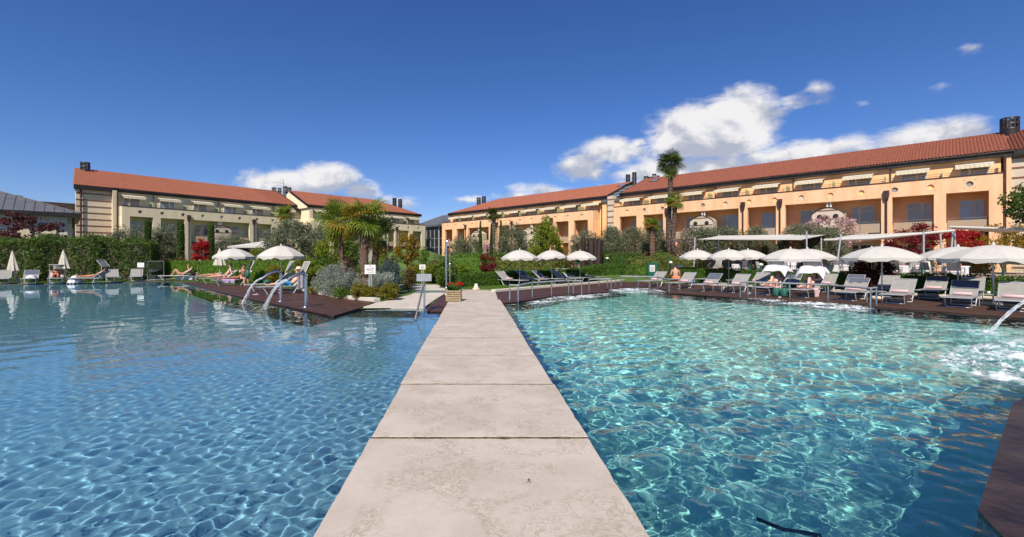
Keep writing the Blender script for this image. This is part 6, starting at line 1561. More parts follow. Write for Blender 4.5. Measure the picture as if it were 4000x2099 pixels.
# entry handrail with sign plate
b0 = P(1658, 1212.5); root = tag(empty('entry_handrail', b0), 'sloping steel entry rail with a grey plate, rising out of the water', 'handrail')
mb = MB(); mb.tube([(0, 0, -.5), (0, 0, .98)], .03, 8); mb.build('post', M['chrome'], root)
e_ = P(1622, 1240) - b0; mb = MB(); mb.tube([(0, 0, .90), (e_.x * 1.02, e_.y, -.05), (e_.x * 1.06, e_.y - .06, -.5)], .028, 8); mb.build('sloping_rail', M['rail'], root)
mb = MB(); mb.bbox(-.225, .225, -.035, .035, .895, 1.115, .01); o = mb.build('plate', M['sign_grey'], root, (.0, -.05, 0), .05)
# fountains
def fountain(base, tip_px, tip_py, tip_t, end_px, end_py, label, jl, seed):
    b = P(*base); dirv = Vector((-.72, -.69, 0)); root = tag(empty('swan_neck_fountain', b), label, 'fountain', 'swan neck water spouts')
    zt = 1.13; tip = dirv * tip_t; pts = [(0, 0, 0)]
    pts += [(0, 0, z) for z in (.4, .8, .93)]
    for a in (20, 45, 70, 85): t = R(a); pts.append((dirv.x * .14 * (1 - math.cos(t)), dirv.y * .14 * (1 - math.cos(t)), .95 + .16 * math.sin(t)))
    ztip = zat(tip_py, b.y + tip.y)
    for q in (.35, .6, .8, 1): pts.append((dirv.x * (.14 + (tip_t - .14) * q), dirv.y * (.14 + (tip_t - .14) * q), 1.12 - (1.12 - ztip) * q ** 1.5))
    mb = MB(); mb.tube(pts, .05, 12); mb.build('pipe', M['chrome'], root)
    mb = MB(); mb.lathe([(.125, 0), (.125, .014), (.11, .022), (.055, .024), (.055, .05), (.05, .05)], 18); mb.build('base_plate', M['chrome'], root)
    e_ = P(end_px, end_py, -.05) - b; rg = random.Random(seed); s = tip + Vector((0, 0, ztip - .01))
    jb = MB()
    def arc(t): p = s.lerp(Vector((e_.x, e_.y, ztip)), t ** .85); p.z = ztip - (ztip + .06) * (.25 * t + .75 * t ** 2); return p
    for k in range(7):
        o1 = Vector((rg.uniform(-.03, .03), rg.uniform(-.03, .03), rg.uniform(-.025, .025))); N_ = 18
        P_ = [arc(i / N_) + o1 * (1 + i / N_ * .9) + Vector((rg.gauss(0, .004), rg.gauss(0, .004), rg.gauss(0, .005))) * (1 + i / 6) for i in range(N_ + 1)]
        jb.tube(P_, [rg.uniform(.010, .017) * (1 - .2 * i / N_) * (1 + .45 * math.sin(i * 1.9 + k)) for i in range(N_ + 1)], 7)
    for k in range(120):
        t = rg.uniform(.3, 1); p = arc(t) + Vector((rg.gauss(0, .035), rg.gauss(0, .035), rg.gauss(0, .03))) * t; r2 = rg.uniform(.004, .011)
        jb.lathe([(0, p.z - r2), (r2, p.z), (0, p.z + r2)], 5, (p.x, p.y))
    for k in range(70):
        a = rg.random() * 6.28; q = rg.uniform(.02, .30); p = Vector((e_.x + q * math.cos(a), e_.y + q * math.sin(a) * .7, rg.uniform(-.04, .14) * (1 - q))); r2 = rg.uniform(.004, .012); jb.lathe([(0, p.z - r2), (r2, p.z), (0, p.z + r2)], 5, (p.x, p.y))
    j = jb.build('water_jet', M['jet'], None, b); tag(j, jl, 'water jet', kind='stuff')
    return b + e_
E1 = fountain((1097, 1178), 1028, 1087, .60, 948, 1188, 'steel water spout farther along the left deck', 'water arc falling from the farther steel spout', 3)
E2 = fountain((1195, 1200), 1121, 1094, .55, 1035, 1210, 'steel water spout nearer the deck corner', 'water arc falling from the nearer steel spout', 4)
b = P(4075, 1262); jb = MB(); rg = random.Random(9)
for k in range(5):
    o1 = Vector((rg.gauss(0, .03), rg.gauss(0, .03), rg.gauss(0, .03))); a0 = ray(4040, 11.0, zat(1160, 11.0)); a1 = P(3880, 1296, -.05); N_ = 16; pts = []
    for i in range(N_ + 1):
        t = i / N_; p = a0.lerp(a1, t); p.z = a0.z + (a1.z - a0.z) * (.5 * t + .5 * t * t); pts.append(p + o1 * (.5 + t) + Vector((rg.gauss(0, .006), rg.gauss(0, .006), rg.gauss(0, .006))))
    jb.tube(pts, [.011 * (1 + .5 * math.sin(i * 2 + k)) for i in range(N_ + 1)], 6)
tag(jb.build('water_jet', M['jet']), 'water arc entering from beyond the end of the right deck', 'water jet', kind='stuff')
# outdoor shower
b0 = P(1742.6, 1150); root = tag(empty('outdoor_shower', b0), 'thick steel shower column behind the flower box', 'shower', 'steel shower columns')
mb = MB(); mb.tube([(0, 0, 0), (0, 0, 2.2), (.02, .01, 2.32), (.07, .03, 2.37), (.12, .06, 2.34)], .046, 12); mb.build('column', M['chrome'], root)
mb = MB(); mb.lathe([(.16, 0), (.16, .02), (.05, .03)], 16); mb.build('base', M['chrome'], root); mb = MB(); mb.tube([(0, -.04, .30), (.09, -.04, .30)], .02, 8); mb.build('tap', M['chrome'], root)
b1 = ray(1757, 21.0); root = tag(empty('outdoor_shower', b1), 'thinner steel shower column with a small tap, right of the thick one', 'shower', 'steel shower columns')
mb = MB(); mb.tube([(0, 0, 0), (0, 0, 1.3)], .034, 10); mb.tube([(0, 0, 1.3), (0, 0, 2.15), (0, -.02, 2.26), (0, -.06, 2.30)], .028, 10); mb.build('column', M['chrome'], root)
mb = MB(); mb.lathe([(.03, 1.24), (.05, 1.27), (.05, 1.33), (.03, 1.36)], 10); mb.tube([(0, 0, 1.3), (-.06, -.05, 1.3)], .014, 6); mb.build('tap', M['chrome'], root)
mb = MB(); mb.box(-.65, .15, -.4, .45, 0, .02); tag(mb.build('shower_tray', M['path'], None, P(1728, 1148)), 'pale stone shower tray behind the flower box', 'shower tray')
# flower box
b0 = P(1770, 1178.5); root = tag(empty('flower_box', b0 + Vector((0, .24, 0)), .03), 'wooden slatted flower box with red geraniums on the walkway', 'planter')
w2 = .235; hgt = .42
for sx in (-1, 1):
    for sy in (-1, 1): mb = MB(); mb.bbox(sx * w2 - .025, sx * w2 + .025, sy * w2 - .025, sy * w2 + .025, 0, hgt + .01); mb.build('corner_post', M['wood'], root)
for k in range(5):
    z = .03 + k * .08
    for q in range(4):
        mb = MB(); mb.M = Matrix.Rotation(q * math.pi / 2, 4, 'Z'); mb.bbox(-w2 - .01, w2 + .01, -w2 - .045, -w2 - .024, z, z + .055, .004); mb.build('slat', M['wood'], root)
mb = MB(); mb.box(-w2 + .01, w2 - .01, -w2 + .01, w2 - .01, .02, hgt - .03); mb.build('soil', M['soil'], root)
p = crown_pts(.27, .24, .13, 30, 60, .08, 71) + (0, 0, hgt + .10); v, q = leaves(p, .055, .05, 71)
gp = link('geranium_plant', np_mesh('geranium_plant', v, q, LM['gera'])); gp.location = b0 + Vector((0, .24, 0)); tag(gp, 'bushy geranium with red flower heads growing in the slatted box', 'plant')
for (x, y, z) in ((-.15, -.1, .27), (-.05, .02, .29), (-.11, .12, .26), (.12, -.08, .24), (.2, -.02, .26), (.26, .05, .25), (.17, .12, .28), (-.19, .0, .25)):
    p = crown_pts(.075, .075, .045, 9, 16, .028, int(x * 900 + 500)) + (x, y, hgt + z - .05); v, q = leaves(p, .042, .036, 5); link('flower_head', np_mesh('flower_head', v, q, LM['petal']), gp)
    st = MB(); st.tube([(x * .6, y * .6, hgt), (x, y, hgt + z - .06)], .004, 4); st.build('stalk', LM['gera'], gp)
# stone cone lamp
root = tag(empty('stone_cone', P(1860, 1133)), 'small sandstone cone with an orange base at the end of the walkway', 'garden lamp')
mb = MB(); mb.lathe([(.205, .035), (.12, .12), (.085, .26), (.065, .315), (0, .32)], 16); mb.build('cone', M['sand'], root); mb = MB(); mb.lathe([(.21, 0), (.215, .03), (.2, .037)], 18); mb.build('base', M['terracotta'], root)
# signs
def text(parent, s, size, loc, mk='ink', rot=(R(90), 0, 0)):
    c = bpy.data.curves.new('lettering', 'FONT'); c.body = s; c.size = size; c.align_x = 'CENTER'; c.align_y = 'CENTER'; c.extrude = .002; c.materials.append(M[mk])
    t_ = bpy.data.objects.new('tmp', c); COL.objects.link(t_); me = bpy.data.meshes.new_from_object(t_.evaluated_get(bpy.context.evaluated_depsgraph_get())); bpy.data.objects.remove(t_)
    o = bpy.data.objects.new('lettering', me); COL.objects.link(o); o.parent = parent; o.location = loc; o.rotation_euler = rot; return o
d = 17.6; c0 = ray(1446, d); root = tag(empty('wc_sign', c0, .04), 'pale WC sign with arrow on two thin posts in the flower bed', 'sign'); zc_ = zat(1053, d); hw = 21 / F * d; hh = 18 / F * d
mb = MB(); mb.bbox(-hw, hw, -.012, .012, zc_ - hh, zc_ + hh, .003); mb.build('plate', M['sign'], root)
for x in (-.045, .035): mb = MB(); mb.tube([(x, .02, 0), (x, .02, zc_)], .012, 6); mb.build('post', M['white_alu'], root)
text(root, 'WC', .11, (-.05, -.016, zc_ - .01)); mb = MB(); mb.box(.045, .05, -.015, -.012, zc_ - .09, zc_ + .07); mb.box(-.07, .15, -.015, -.012, zc_ - .115, zc_ - .105); mb.box(.095, .11, -.015, -.012, zc_ - .08, zc_ + .04); mb.add([(.07, -.015, zc_ + .03), (.135, -.015, zc_ + .03), (.1025, -.015, zc_ + .075)], [(0, 1, 2)])
mb.add([(-.01, -.015, zc_ + .10), (.03, -.015, zc_ + .10), (.03, -.015, zc_ + .12), (.01, -.015, zc_ + .15), (-.01, -.015, zc_ + .12)], [(0, 1, 2, 3, 4)]); mb.build('pictogram', M['ink'], root)
d = 27; root = tag(empty('small_sign', ray(1650, d), -.05), 'small pale sign with lines of lettering before the low fan palm', 'sign'); zc_ = zat(1043.5, d); hw = 12 / F * d; hh = 9.5 / F * d
mb = MB(); mb.bbox(-hw, hw, -.012, .012, zc_ - hh, zc_ + hh, .003); mb.build('plate', M['sign'], root)
for x in (-.05, .05): mb = MB(); mb.tube([(x, .02, 0), (x, .02, zc_)], .012, 6); mb.build('post', M['white_alu'], root)
mb = MB(); 
for k, (x, z) in enumerate(((.02, .09), (.12, .02), (.10, -.04), (.11, -.09))): mb.box(-x, x, -.015, -.012, zc_ + z, zc_ + z + .018)
mb.build('lettering', M['ink'], root)
d = 33.3; root = tag(empty('notice_board', ray(2549.5, d)), 'white notice in a dark green metal frame by the curved hedge', 'notice board'); z0_, z1_ = zat(1084, d), zat(1026, d); hw = 19 / F * d
mb = MB(); mb.box(-hw, hw, 0, .12, z0_ - .2, z1_); mb.build('frame', M['green_metal'], root)
mb = MB(); mb.box(-hw * .62, hw * .45, -.012, -.002, zat(1062, d), zat(1036, d)); o = mb.build('notice', M['sign'], root)
mb = MB()
for k in range(6): mb.box(-hw * .48, hw * (.30 - .08 * (k % 3)), -.016, -.0125, zat(1059 - k * 3.2, d), zat(1058 - k * 3.2, d))
mb.build('lettering', M['ink'], o)
# litter bin, fence with green posts
root = tag(empty('litter_bin', ray(2642, 31.3)), 'charcoal litter bin with rounded lid behind the seated man', 'litter bin'); 
mb = MB(); mb.bbox(-.40, .42, -.25, .25, 0, .95, .04); mb.build('body', M['bin'], root); mb = MB(); mb.tube([(-.42, -.1, .98), (.44, -.1, .98)], .16, 12); mb.build('lid', M['bin'], root); mb = MB(); mb.box(-.42, -.08, -.262, -.255, .55, .9); mb.build('notice', M['sign'], root)
root = tag(empty('post_fence', ray(2250, 35.4)), 'low glass fence with dark green posts behind the curved hedge', 'fence'); O = ray(2250, 35.4); pr = None
for px, d in ((2250, 35.4), (2311, 35.8), (2366, 36.0), (2422, 36), (2493, 35.4), (2560, 34.6), (2620, 33.4)):
    q = ray(px, d) - O; mb = MB(); mb.tube([(q.x, q.y, 0), (q.x, q.y, zat(1003, d))], .05, 8); mb.build('post', M['green_metal'], root)
    if pr is not None: mb = MB(); mb.add([(pr.x, pr.y, .9), (q.x, q.y, .9), (q.x, q.y, 1.55), (pr.x, pr.y, 1.55)], [(0, 1, 2, 3)]); mb.build('glass_panel', M['fence_glass'], root)
    pr = q
root = tag(empty('wire_fence', ray(2660, 31.2)), 'green post and wire fence between the hedge and the restaurant tables', 'fence'); O = ray(2660, 31.2); pr = None
pth = [(2660, 31.2), (2830, 28.4), (2930, 27.3), (3130, 24.9), (3320, 23.2), (3602, 21.2), (3790, 19.9), (3918, 18.9), (4080, 17.8)]
wires = MB()
for px, d in pth:
    q = ray(px, d) - O; mb = MB(); mb.tube([(q.x, q.y, 0), (q.x, q.y, 1.22)], .04, 6); mb.build('post', M['green_metal'], root)
    if pr is not None:
        for z in (.9, 1.0, 1.1, 1.18): wires.tube([(pr.x, pr.y, z), (q.x, q.y, z)], .004, 3)
        L_ = (q - pr).length; k = .12
        while k < L_: p = pr.lerp(q, k / L_); wires.tube([(p.x, p.y, .8), (p.x, p.y, 1.18)], .003, 3); k += .12
    pr = q
wires.build('wire_mesh', M['green_metal'], root).__setitem__('kind', 'stuff')
root = tag(empty('glass_screen', ray(608, 32.6), .1), 'low clear glass screen at the end of the oleander hedge', 'screen'); hw = 30 / F * 32.6
mb = MB(); mb.box(-hw, hw, -.006, .006, .1, 1.35); mb.build('glass_panel', M['fence_glass'], root)
for s_ in (-1, 1): mb = MB(); mb.tube([(s_ * hw, 0, 0), (s_ * hw, 0, 1.4)], .025, 6); mb.build('post', M['rail'], root)
mb = MB(); mb.tube([(-hw, 0, 1.38), (hw, 0, 1.38)], .02, 6); mb.build('rail', M['rail'], root)
mb = MB(); mb.box(-.24, .24, -.01, .01, .95, 1.28); o = mb.build('small_notice', M['sign'], None, ray(550, 32.2)); tag(o, 'small white notice against the end of the oleander hedge', 'sign')
mb = MB(); mb.tube([(0, .03, 0), (0, .03, 1.2)], .015, 6); mb.build('post', M['rail'], o)
# ball lamps near the restaurant
for i, (px, py, d, lab) in enumerate(((2620, 1026, 32.2, 'ball lamp on a green post by the litter bin'), (2972, 1035, 26.4, 'ball lamp between the front restaurant tables'), (2372, 1010, 35.8, 'ball lamp on the fence beside the bronze pipes'))):
    root = tag(empty('ball_lamp', ray(px, d)), lab, 'lamp', 'small ball lamps on posts'); z = zat(py, d); mb = MB(); mb.smooth = True
    mb.lathe([(.13 * math.sin(R(a)), z - .10 * math.cos(R(a))) for a in range(0, 181, 20)], 14); mb.build('globe', M['lamp_glass'], root); mb = MB(); mb.tube([(0, 0, 0), (0, 0, z - .08)], .05, 8); mb.build('post', M['green_metal'], root)
# bronze pipe sculpture
root = tag(empty('pipe_sculpture', ray(2302, 35)), 'cluster of dark bronze pipes with slanted tops standing like a bouquet', 'sculpture'); d = 35; k = d / F
for i, (xb, xt, yt, r_, dy) in enumerate([(2288, 2262, 948, 12, .1), (2286, 2278, 945, 11, .35), (2292, 2283, 924, 6.5, .5), (2309, 2307, 941, 14, -.1), (2319, 2319, 934, 7, .45), (2326, 2329, 935, 10, .2), (2337, 2346, 935, 11, .0), (2331, 2338, 938, 9, -.3)]):
    a = Vector(((xb - 2302) * k, dy, 0)); b = Vector(((xt - 2302) * k, dy, zat(yt, d))); r2 = r_ * k; n_ = 16; V = []
    ax = (b - a).normalized()
    for (c, sl) in ((a, 0), (b, .55)):
        for q in range(n_): t = 2 * math.pi * q / n_; V.append(c + Vector((r2 * math.cos(t), r2 * math.sin(t), sl * r2 * math.cos(t) * (1 if xt < 2305 else -1))))
    mb = MB(); mb.smooth = True; mb.add(V, [(q, (q + 1) % n_, n_ + (q + 1) % n_, n_ + q) for q in range(n_)]); mb.smooth = False; mb.add(V[n_:], [tuple(range(n_))]); mb.build('pipe', M['bronze'], root)
# stone bench and planter lawn details
mb = MB(); mb.bbox(-.9, .9, -.12, .12, .42, .5); mb.box(-.8, -.7, -.1, .1, 0, .42); mb.box(.7, .8, -.1, .1, 0, .42); tag(mb.build('stone_bench', M['lime'], None, ray(2176, 33.5, .35), -.12), 'pale stone bench behind the lawn hedge under the middle parasol', 'bench')
# spotlight in the hedge
root = tag(empty('garden_spotlight', ray(1823, 29.6)), 'small dark garden spotlight in front of the lime green hedge block', 'spotlight'); mb = MB(); mb.tube([(0, 0, 0), (0, 0, .62)], .03, 6); mb.build('stake', M['bin'], root); mb = MB(); mb.tube([(.06, 0, .62), (-.22, -.08, .88)], [.06, .12], 10); mb.build('lamp_head', M['bin'], root)
# ------------------------------------------------------------------ people
def skin_mesh(joints, edges, radii, sub=2):
    """grow one continuous skin over a skeleton and return the finished mesh"""
    names = list(joints); idx = {n: i for i, n in enumerate(names)}
    me = bpy.data.meshes.new('body'); me.from_pydata([joints[n] for n in names], [(idx[a], idx[b]) for a, b in edges], [])
    ob = bpy.data.objects.new('tmp', me); COL.objects.link(ob); md = ob.modifiers.new('s', 'SKIN'); md.use_smooth_shade = True
    sv = me.skin_vertices[0].data
    for n, i in idx.items():
        r = radii[n]; sv[i].radius = r if isinstance(r, tuple) else (r, r); sv[i].use_root = (n == names[0])
    m2 = ob.modifiers.new('u', 'SUBSURF'); m2.levels = sub; m2.render_levels = sub
    dg = bpy.context.evaluated_depsgraph_get(); out = bpy.data.meshes.new_from_object(ob.evaluated_get(dg))
    bpy.data.objects.remove(ob); bpy.data.meshes.remove(me); return out
BR = dict(pelvis=(.135, .10), belly=(.115, .085), chest=(.135, .095), neckb=(.075, .065), neck=(.05, .05), head=(.082, .092), crown=(.075, .085), nose=.016, shL=.055, shR=.055, elL=.038, elR=.038, wrL=.026, wrR=.026, haL=(.035, .018), haR=(.035, .018),
          hiL=.095, hiR=.095, knL=.055, knR=.055, anL=.036, anR=.036, toL=(.035, .02), toR=(.035, .02))
BE = [('pelvis', 'belly'), ('belly', 'chest'), ('chest', 'neckb'), ('neckb', 'neck'), ('neck', 'head'), ('head', 'crown'), ('head', 'nose'),
      ('neckb', 'shL'), ('shL', 'elL'), ('elL', 'wrL'), ('wrL', 'haL'), ('neckb', 'shR'), ('shR', 'elR'), ('elR', 'wrR'), ('wrR', 'haR'),
      ('pelvis', 'hiL'), ('hiL', 'knL'), ('knL', 'anL'), ('anL', 'toL'), ('pelvis', 'hiR'), ('hiR', 'knR'), ('knR', 'anR'), ('anR', 'toR')]
def person(label, base, rz, J, skin='skin', hair='hair', hairlong=.0, clothes=(), glasses=False, hat=False, face=(1, 0, 0), fat=1.0, s=1.0):
    J = {k: Vector(v) for k, v in J.items()}
    up = (J['head'] - J['neck']).normalized(); fc = Vector(face); fc = (fc - up * fc.dot(up)).normalized()
    J['crown'] = J['head'] + up * .09; J['nose'] = J['head'] + fc * .108 - up * .01
    rad = {k: (tuple(x * fat for x in v) if isinstance(v, tuple) else v * fat) for k, v in BR.items()}
    for k in ('head', 'crown', 'nose'): rad[k] = BR[k]
    body = skin_mesh(J, BE, rad)
    fb = MB(); fb.v = [tuple(v.co) for v in body.vertices]; fb.f = [tuple(p.vertices) for p in body.polygons]; fb.mi = [0] * len(fb.f); fb.sm = [True] * len(fb.f)
    for sd in 'LR':   # five fingers of different length, slightly curled
        h, wv = J['ha' + sd], (J['ha' + sd] - J['wr' + sd]).normalized(); side = wv.cross(Vector((.1, .2, 1))).normalized(); dn = side.cross(wv)
        for q, (o, ln) in enumerate(((-.027, .055), (-.010, .072), (.008, .068), (.024, .05))):
            a = h + side * o + wv * .015; fb.tube([a, a + wv * ln * .55 - dn * .006, a + wv * ln * .9 - dn * .026], [.009, .0085, .006], 5)
        a = h - side * .03 - wv * .02; fb.tube([a, a - side * .025 + wv * .02, a - side * .028 + wv * .045], [.011, .010, .007], 5)
    k0 = J['head']; sdv = up.cross(fc).normalized()
    for sg in (-1, 1): fb.tube([k0 + sdv * sg * .078 + up * .015, k0 + sdv * sg * .094 - up * .015], [.018, .012], 6)
    for sg in (-1, 1): fb.k = 1; fb.tube([k0 + sdv * sg * .032 + up * .018 + fc * .078, k0 + sdv * sg * .032 + up * .018 + fc * .094], [.012, .006], 6)
    fb.k = 2; fb.tube([k0 - up * .048 + fc * .088 - sdv * .022, k0 - up * .048 + fc * .096, k0 - up * .048 + fc * .088 + sdv * .022], [.005, .008, .005], 5)
    o = fb.build('person', [M[skin], M['hair'], M['redcloth']], None, base, rz); tag(o, label, 'person'); o.scale = (s, s, s)
    # hair follows the back and top of the skull
    hb = MB(); hb.smooth = True; V = []; n_, K = 14, 7; c = k0 + up * .045 - fc * .012
    for i in range(K + 1):
        th = math.pi * .62 * i / K
        for k in range(n_):
            ph = 2 * math.pi * k / n_; dv = up * math.cos(th) + (fc * math.cos(ph) + sdv * math.sin(ph)) * math.sin(th); fr = max(0, math.cos(ph)) * math.sin(th)
            V.append(c + dv * (.112 * (1 - .22 * fr)) - up * (hairlong * (i / K) ** 2 * (1 - max(0, math.cos(ph)) * 1.2)) + up * (.075 * fr * (i / K)))
    hb.add(V, [(i * n_ + k, i * n_ + (k + 1) % n_, (i + 1) * n_ + (k + 1) % n_, (i + 1) * n_ + k) for i in range(K) for k in range(n_)])
    if hairlong < 0: hb.lathe([(0, .03), (.045, 0), (.05, -.04), (0, -.07)], 8, (0, 0))
    hb.build('hair', M[hair], o)
    if glasses:
        g_ = MB()
        for sg in (-1, 1): p = k0 + up * .018 + fc * .10 + sdv * sg * .034; g_.tube([p - fc * .012, p], .026, 8)
        g_.tube([k0 + up * .02 + fc * .1 - sdv * .07, k0 + up * .02 + fc * .105, k0 + up * .02 + fc * .1 + sdv * .07], .006, 4); g_.build('sunglasses', M['black'], o)
    if hat:
        q = MB(); ax = up
        rot = Vector((0, 0, 1)).rotation_difference(ax).to_matrix().to_4x4(); q.M = Matrix.Translation(k0 + up * .06) @ rot
        q.lathe([(.19, -.015), (.11, .0), (.105, .07), (.07, .10), (0, .105)], 16); q.build('straw_hat', M['sand'], o)
    for nm, mk, keys, f in clothes:
        es = [e for e in BE if e[0] in keys and e[1] in keys]; jj = {k: J[k] for k in keys}; rr = {k: (tuple(x * f for x in rad[k]) if isinstance(rad[k], tuple) else rad[k] * f) for k in keys}
        cm = skin_mesh(jj, es, rr, 2); cm.materials.clear(); cm.materials.append(M[mk]); link(nm, cm, o)
    return o
def half(J, a, b, t): return {**J}
Z = SEAT
def lying(knee=0.0, kneeR=None, back=34, arms='side', ankle=None):
    """supine on a lounger: x runs towards the feet"""
    a = R(back); kr = knee if kneeR is None else kneeR
    bx = BK; c = lambda l: (bx - l * math.cos(a), Z + .10 + l * math.sin(a))
    pe = (BK + .12, Z + .10); be = (BK - .04, Z + .13); ch = c(.28); nb = c(.46); ne = c(.54); hd = c(.66)
    J = dict(pelvis=(pe[0], 0, pe[1]), belly=(be[0], 0, be[1]), chest=(ch[0], 0, ch[1]), neckb=(nb[0], 0, nb[1]), neck=(ne[0], 0, ne[1]), head=(hd[0], 0, hd[1] + .02))
    for sg, sd, kk in ((1, 'L', knee), (-1, 'R', kr)):
        J['sh' + sd] = (nb[0] + .01, sg * .17, nb[1] - .02)
        if arms == 'side': J['el' + sd] = (nb[0] + .22, sg * .25, nb[1] - .14); J['wr' + sd] = (pe[0] - .02, sg * .24, Z + .12); J['ha' + sd] = (pe[0] + .05, sg * .23, Z + .11)
        elif arms == 'book': J['el' + sd] = (nb[0] + .25, sg * .22, nb[1] - .02); J['wr' + sd] = (nb[0] + .30, sg * .10, nb[1] + .2); J['ha' + sd] = (nb[0] + .30, sg * .08, nb[1] + .26)
        elif arms == 'behind': J['el' + sd] = (nb[0] - .10, sg * .36, nb[1] + .10); J['wr' + sd] = (hd[0] - .03, sg * .16, hd[1] + .02); J['ha' + sd] = (hd[0] - .06, sg * .08, hd[1] + .01)
        elif arms == 'face': J['el' + sd] = (nb[0] + .20, sg * .22, nb[1] + .02); J['wr' + sd] = (hd[0] + .16, sg * .09, hd[1] + .03); J['ha' + sd] = (hd[0] + .12, sg * .05, hd[1] + .04)
        J['hi' + sd] = (pe[0] + .08, sg * .095, pe[1])
        J['kn' + sd] = (pe[0] + .50 - kk * .18, sg * .11, Z + .09 + kk * .36)
        J['an' + sd] = (pe[0] + .93 - kk * .42, sg * .11, Z + .06); J['to' + sd] = (pe[0] + 1.0 - kk * .38, sg * .13, Z + .16 - kk * .11)
    return J
BOT = ['pelvis', 'hiL', 'hiR']; TOPS = ['chest', 'neckb']
def on(l): return (Vector(l.location), l.rotation_euler.z)
p, r = on(A1); person('sunbather reading a book under the flat sunshade, far left lounger', p, r, lying(.3, arms='book'), 'skin_tan', clothes=[('bikini_bottom', 'black', BOT, 1.12)])
bk = tag(empty('book', p + Matrix.Rotation(r, 3, 'Z') @ Vector((-1.12, 0, 1.0)), r), 'open pale book held up by the sunbather under the flat sunshade', 'book')
for sg in (-1, 1): mb = MB(); mb.M = Matrix.Rotation(sg * .25, 4, 'Z'); mb.box(-.01, .01, min(0, sg * .15), max(0, sg * .15), -.12, .12); mb.build('page_block', M['sling'], bk)
p, r = on(A2); person('tanned man in pale shorts lying on the side-on lounger at the oleander hedge', p, r, lying(.05, arms='side'), 'skin_tan', clothes=[('shorts', 'towel_white', ['pelvis', 'hiL', 'hiR', 'belly'], 1.14)], glasses=True, fat=1.12)
p, r = on(B1); person('woman in a red bikini with bent knees on the lounger at the deck tip', p, r, lying(1.0, 1.0, 34), 'skin', 'hair_brown', clothes=[('bikini_bottom', 'redcloth', BOT, 1.1), ('bikini_top', 'redcloth', TOPS, 1.08)], glasses=True)
J = lying(1.0, .95); J['anL'] = (-.62, .12, 1.02); J['toL'] = (-.70, .14, 1.14); J['knL'] = (-.72, .13, .70)
p, r = on(B2); person('dark haired woman with one leg raised under the raised sunshade', p, r, J, 'skin', clothes=[('bikini_bottom', 'black', BOT, 1.1)], hairlong=.06)
# lying face down
J = lying(0, 0, 12, 'side'); J = {k: Vector(v) - Vector((0, 0, .02)) for k, v in J.items()}
p, r = on(B3); person('person lying face down with bare feet over the lounger end', p + Vector((0, 0, .02)), r, J, 'skin', clothes=[('bikini_bottom', 'black', BOT, 1.1)], face=(0, .5, -1))
# woman propped up on her side, sunglasses
J = lying(0, .12, 44, 'side'); J['elL'] = (-1.42, .30, .52); J['wrL'] = (-1.15, .30, .47); J['haL'] = (-1.08, .30, .46); J['elR'] = (-1.35, -.28, .60); J['wrR'] = (-1.05, -.24, .52)
J['neck'] = (-1.40, 0, .98); J['head'] = (-1.38, 0, 1.10); J['chest'] = (-1.28, 0, .68); J['neckb'] = (-1.38, 0, .87); J['shL'] = (-1.38, .18, .84); J['shR'] = (-1.38, -.18, .84); J['belly'] = (-1.15, 0, .50)
p, r = on(B4); person('black haired woman with dark sunglasses sitting up in a violet bikini', p, r, J, 'skin', clothes=[('bikini_bottom', 'towel_lilac', BOT, 1.1), ('bikini_top', 'towel_lilac', TOPS, 1.06)], glasses=True, hairlong=.02, face=(1, 0, -.1))
# woman sitting sideways with the green bag
JS = dict(pelvis=(0, 0, .45), belly=(.03, 0, .60), chest=(.06, 0, .78), neckb=(.07, 0, .93), neck=(.09, 0, 1.01), head=(.13, 0, 1.12), shL=(.07, .17, .90), shR=(.07, -.17, .90), elL=(.20, .22, .80), elR=(.18, -.24, .80), wrL=(.36, .14, .88), wrR=(.36, -.08, .90), haL=(.42, .12, .90), haR=(.42, -.06, .92),
          hiL=(.05, .10, .44), hiR=(.05, -.10, .44), knL=(.44, .12, .46), knR=(.46, -.10, .46), anL=(.40, .13, .07), anR=(.52, -.11, .07), toL=(.53, .14, .03), toR=(.65, -.12, .03))
pw = P(948, 1117); person('woman in a black bikini sitting on the lounger edge, looking into a green bag', pw, R(-38), JS, 'skin', clothes=[('bikini_bottom', 'black', BOT, 1.1), ('bikini_top', 'black', TOPS, 1.07)], hairlong=0, face=(1, 0, -.35))
hb = MB(); hb.smooth = True; hb.lathe([(0, 1.30), (.035, 1.28), (.045, 1.25), (.03, 1.215), (0, 1.2)], 10); 
bun = hb.build('hair_bun', M['hair'], [o for o in COL.objects if o.get('label', '').startswith('woman in a black bikini')][0]); bun.location = (.06, 0, -.02)
def bag(label, pos, rz, sx, sy, sz, mk, handles=True):
    root = tag(empty('bag', pos, rz), label, 'bag'); mb = MB(); V = []; n_ = 20; mb.smooth = True
    for z, k in ((0, .82), (.15, 1.0), (.6, .98), (1.0, .86), (1.0, .80), (.75, .82)):
        for q in range(n_):
            t = 2 * math.pi * q / n_; c_, s_ = math.cos(t), math.sin(t); m_ = (abs(c_) ** 4 + abs(s_) ** 4) ** .25; V.append((sx * k * c_ / m_ * (1 + .04 * math.sin(q * 2.3 + z * 3)), sy * k * s_ / m_, sz * z + .01 * math.sin(q * 1.7)))
    mb.add(V, [(i * n_ + q, i * n_ + (q + 1) % n_, (i + 1) * n_ + (q + 1) % n_, (i + 1) * n_ + q) for i in range(5) for q in range(n_)] + [tuple(range(n_))[::-1]]); mb.build('body', M[mk], root)
    if handles:
        for sg in (-1, 1): h = MB(); h.tube([(-sx * .45, sg * sy * .8, sz * .95), (-sx * .38, sg * sy * .7, sz * 1.35), (0, sg * sy * .5, sz * 1.5), (sx * .38, sg * sy * .7, sz * 1.35), (sx * .45, sg * sy * .8, sz * .95)], .010, 5); h.build('handle', M[mk], root)
    return root
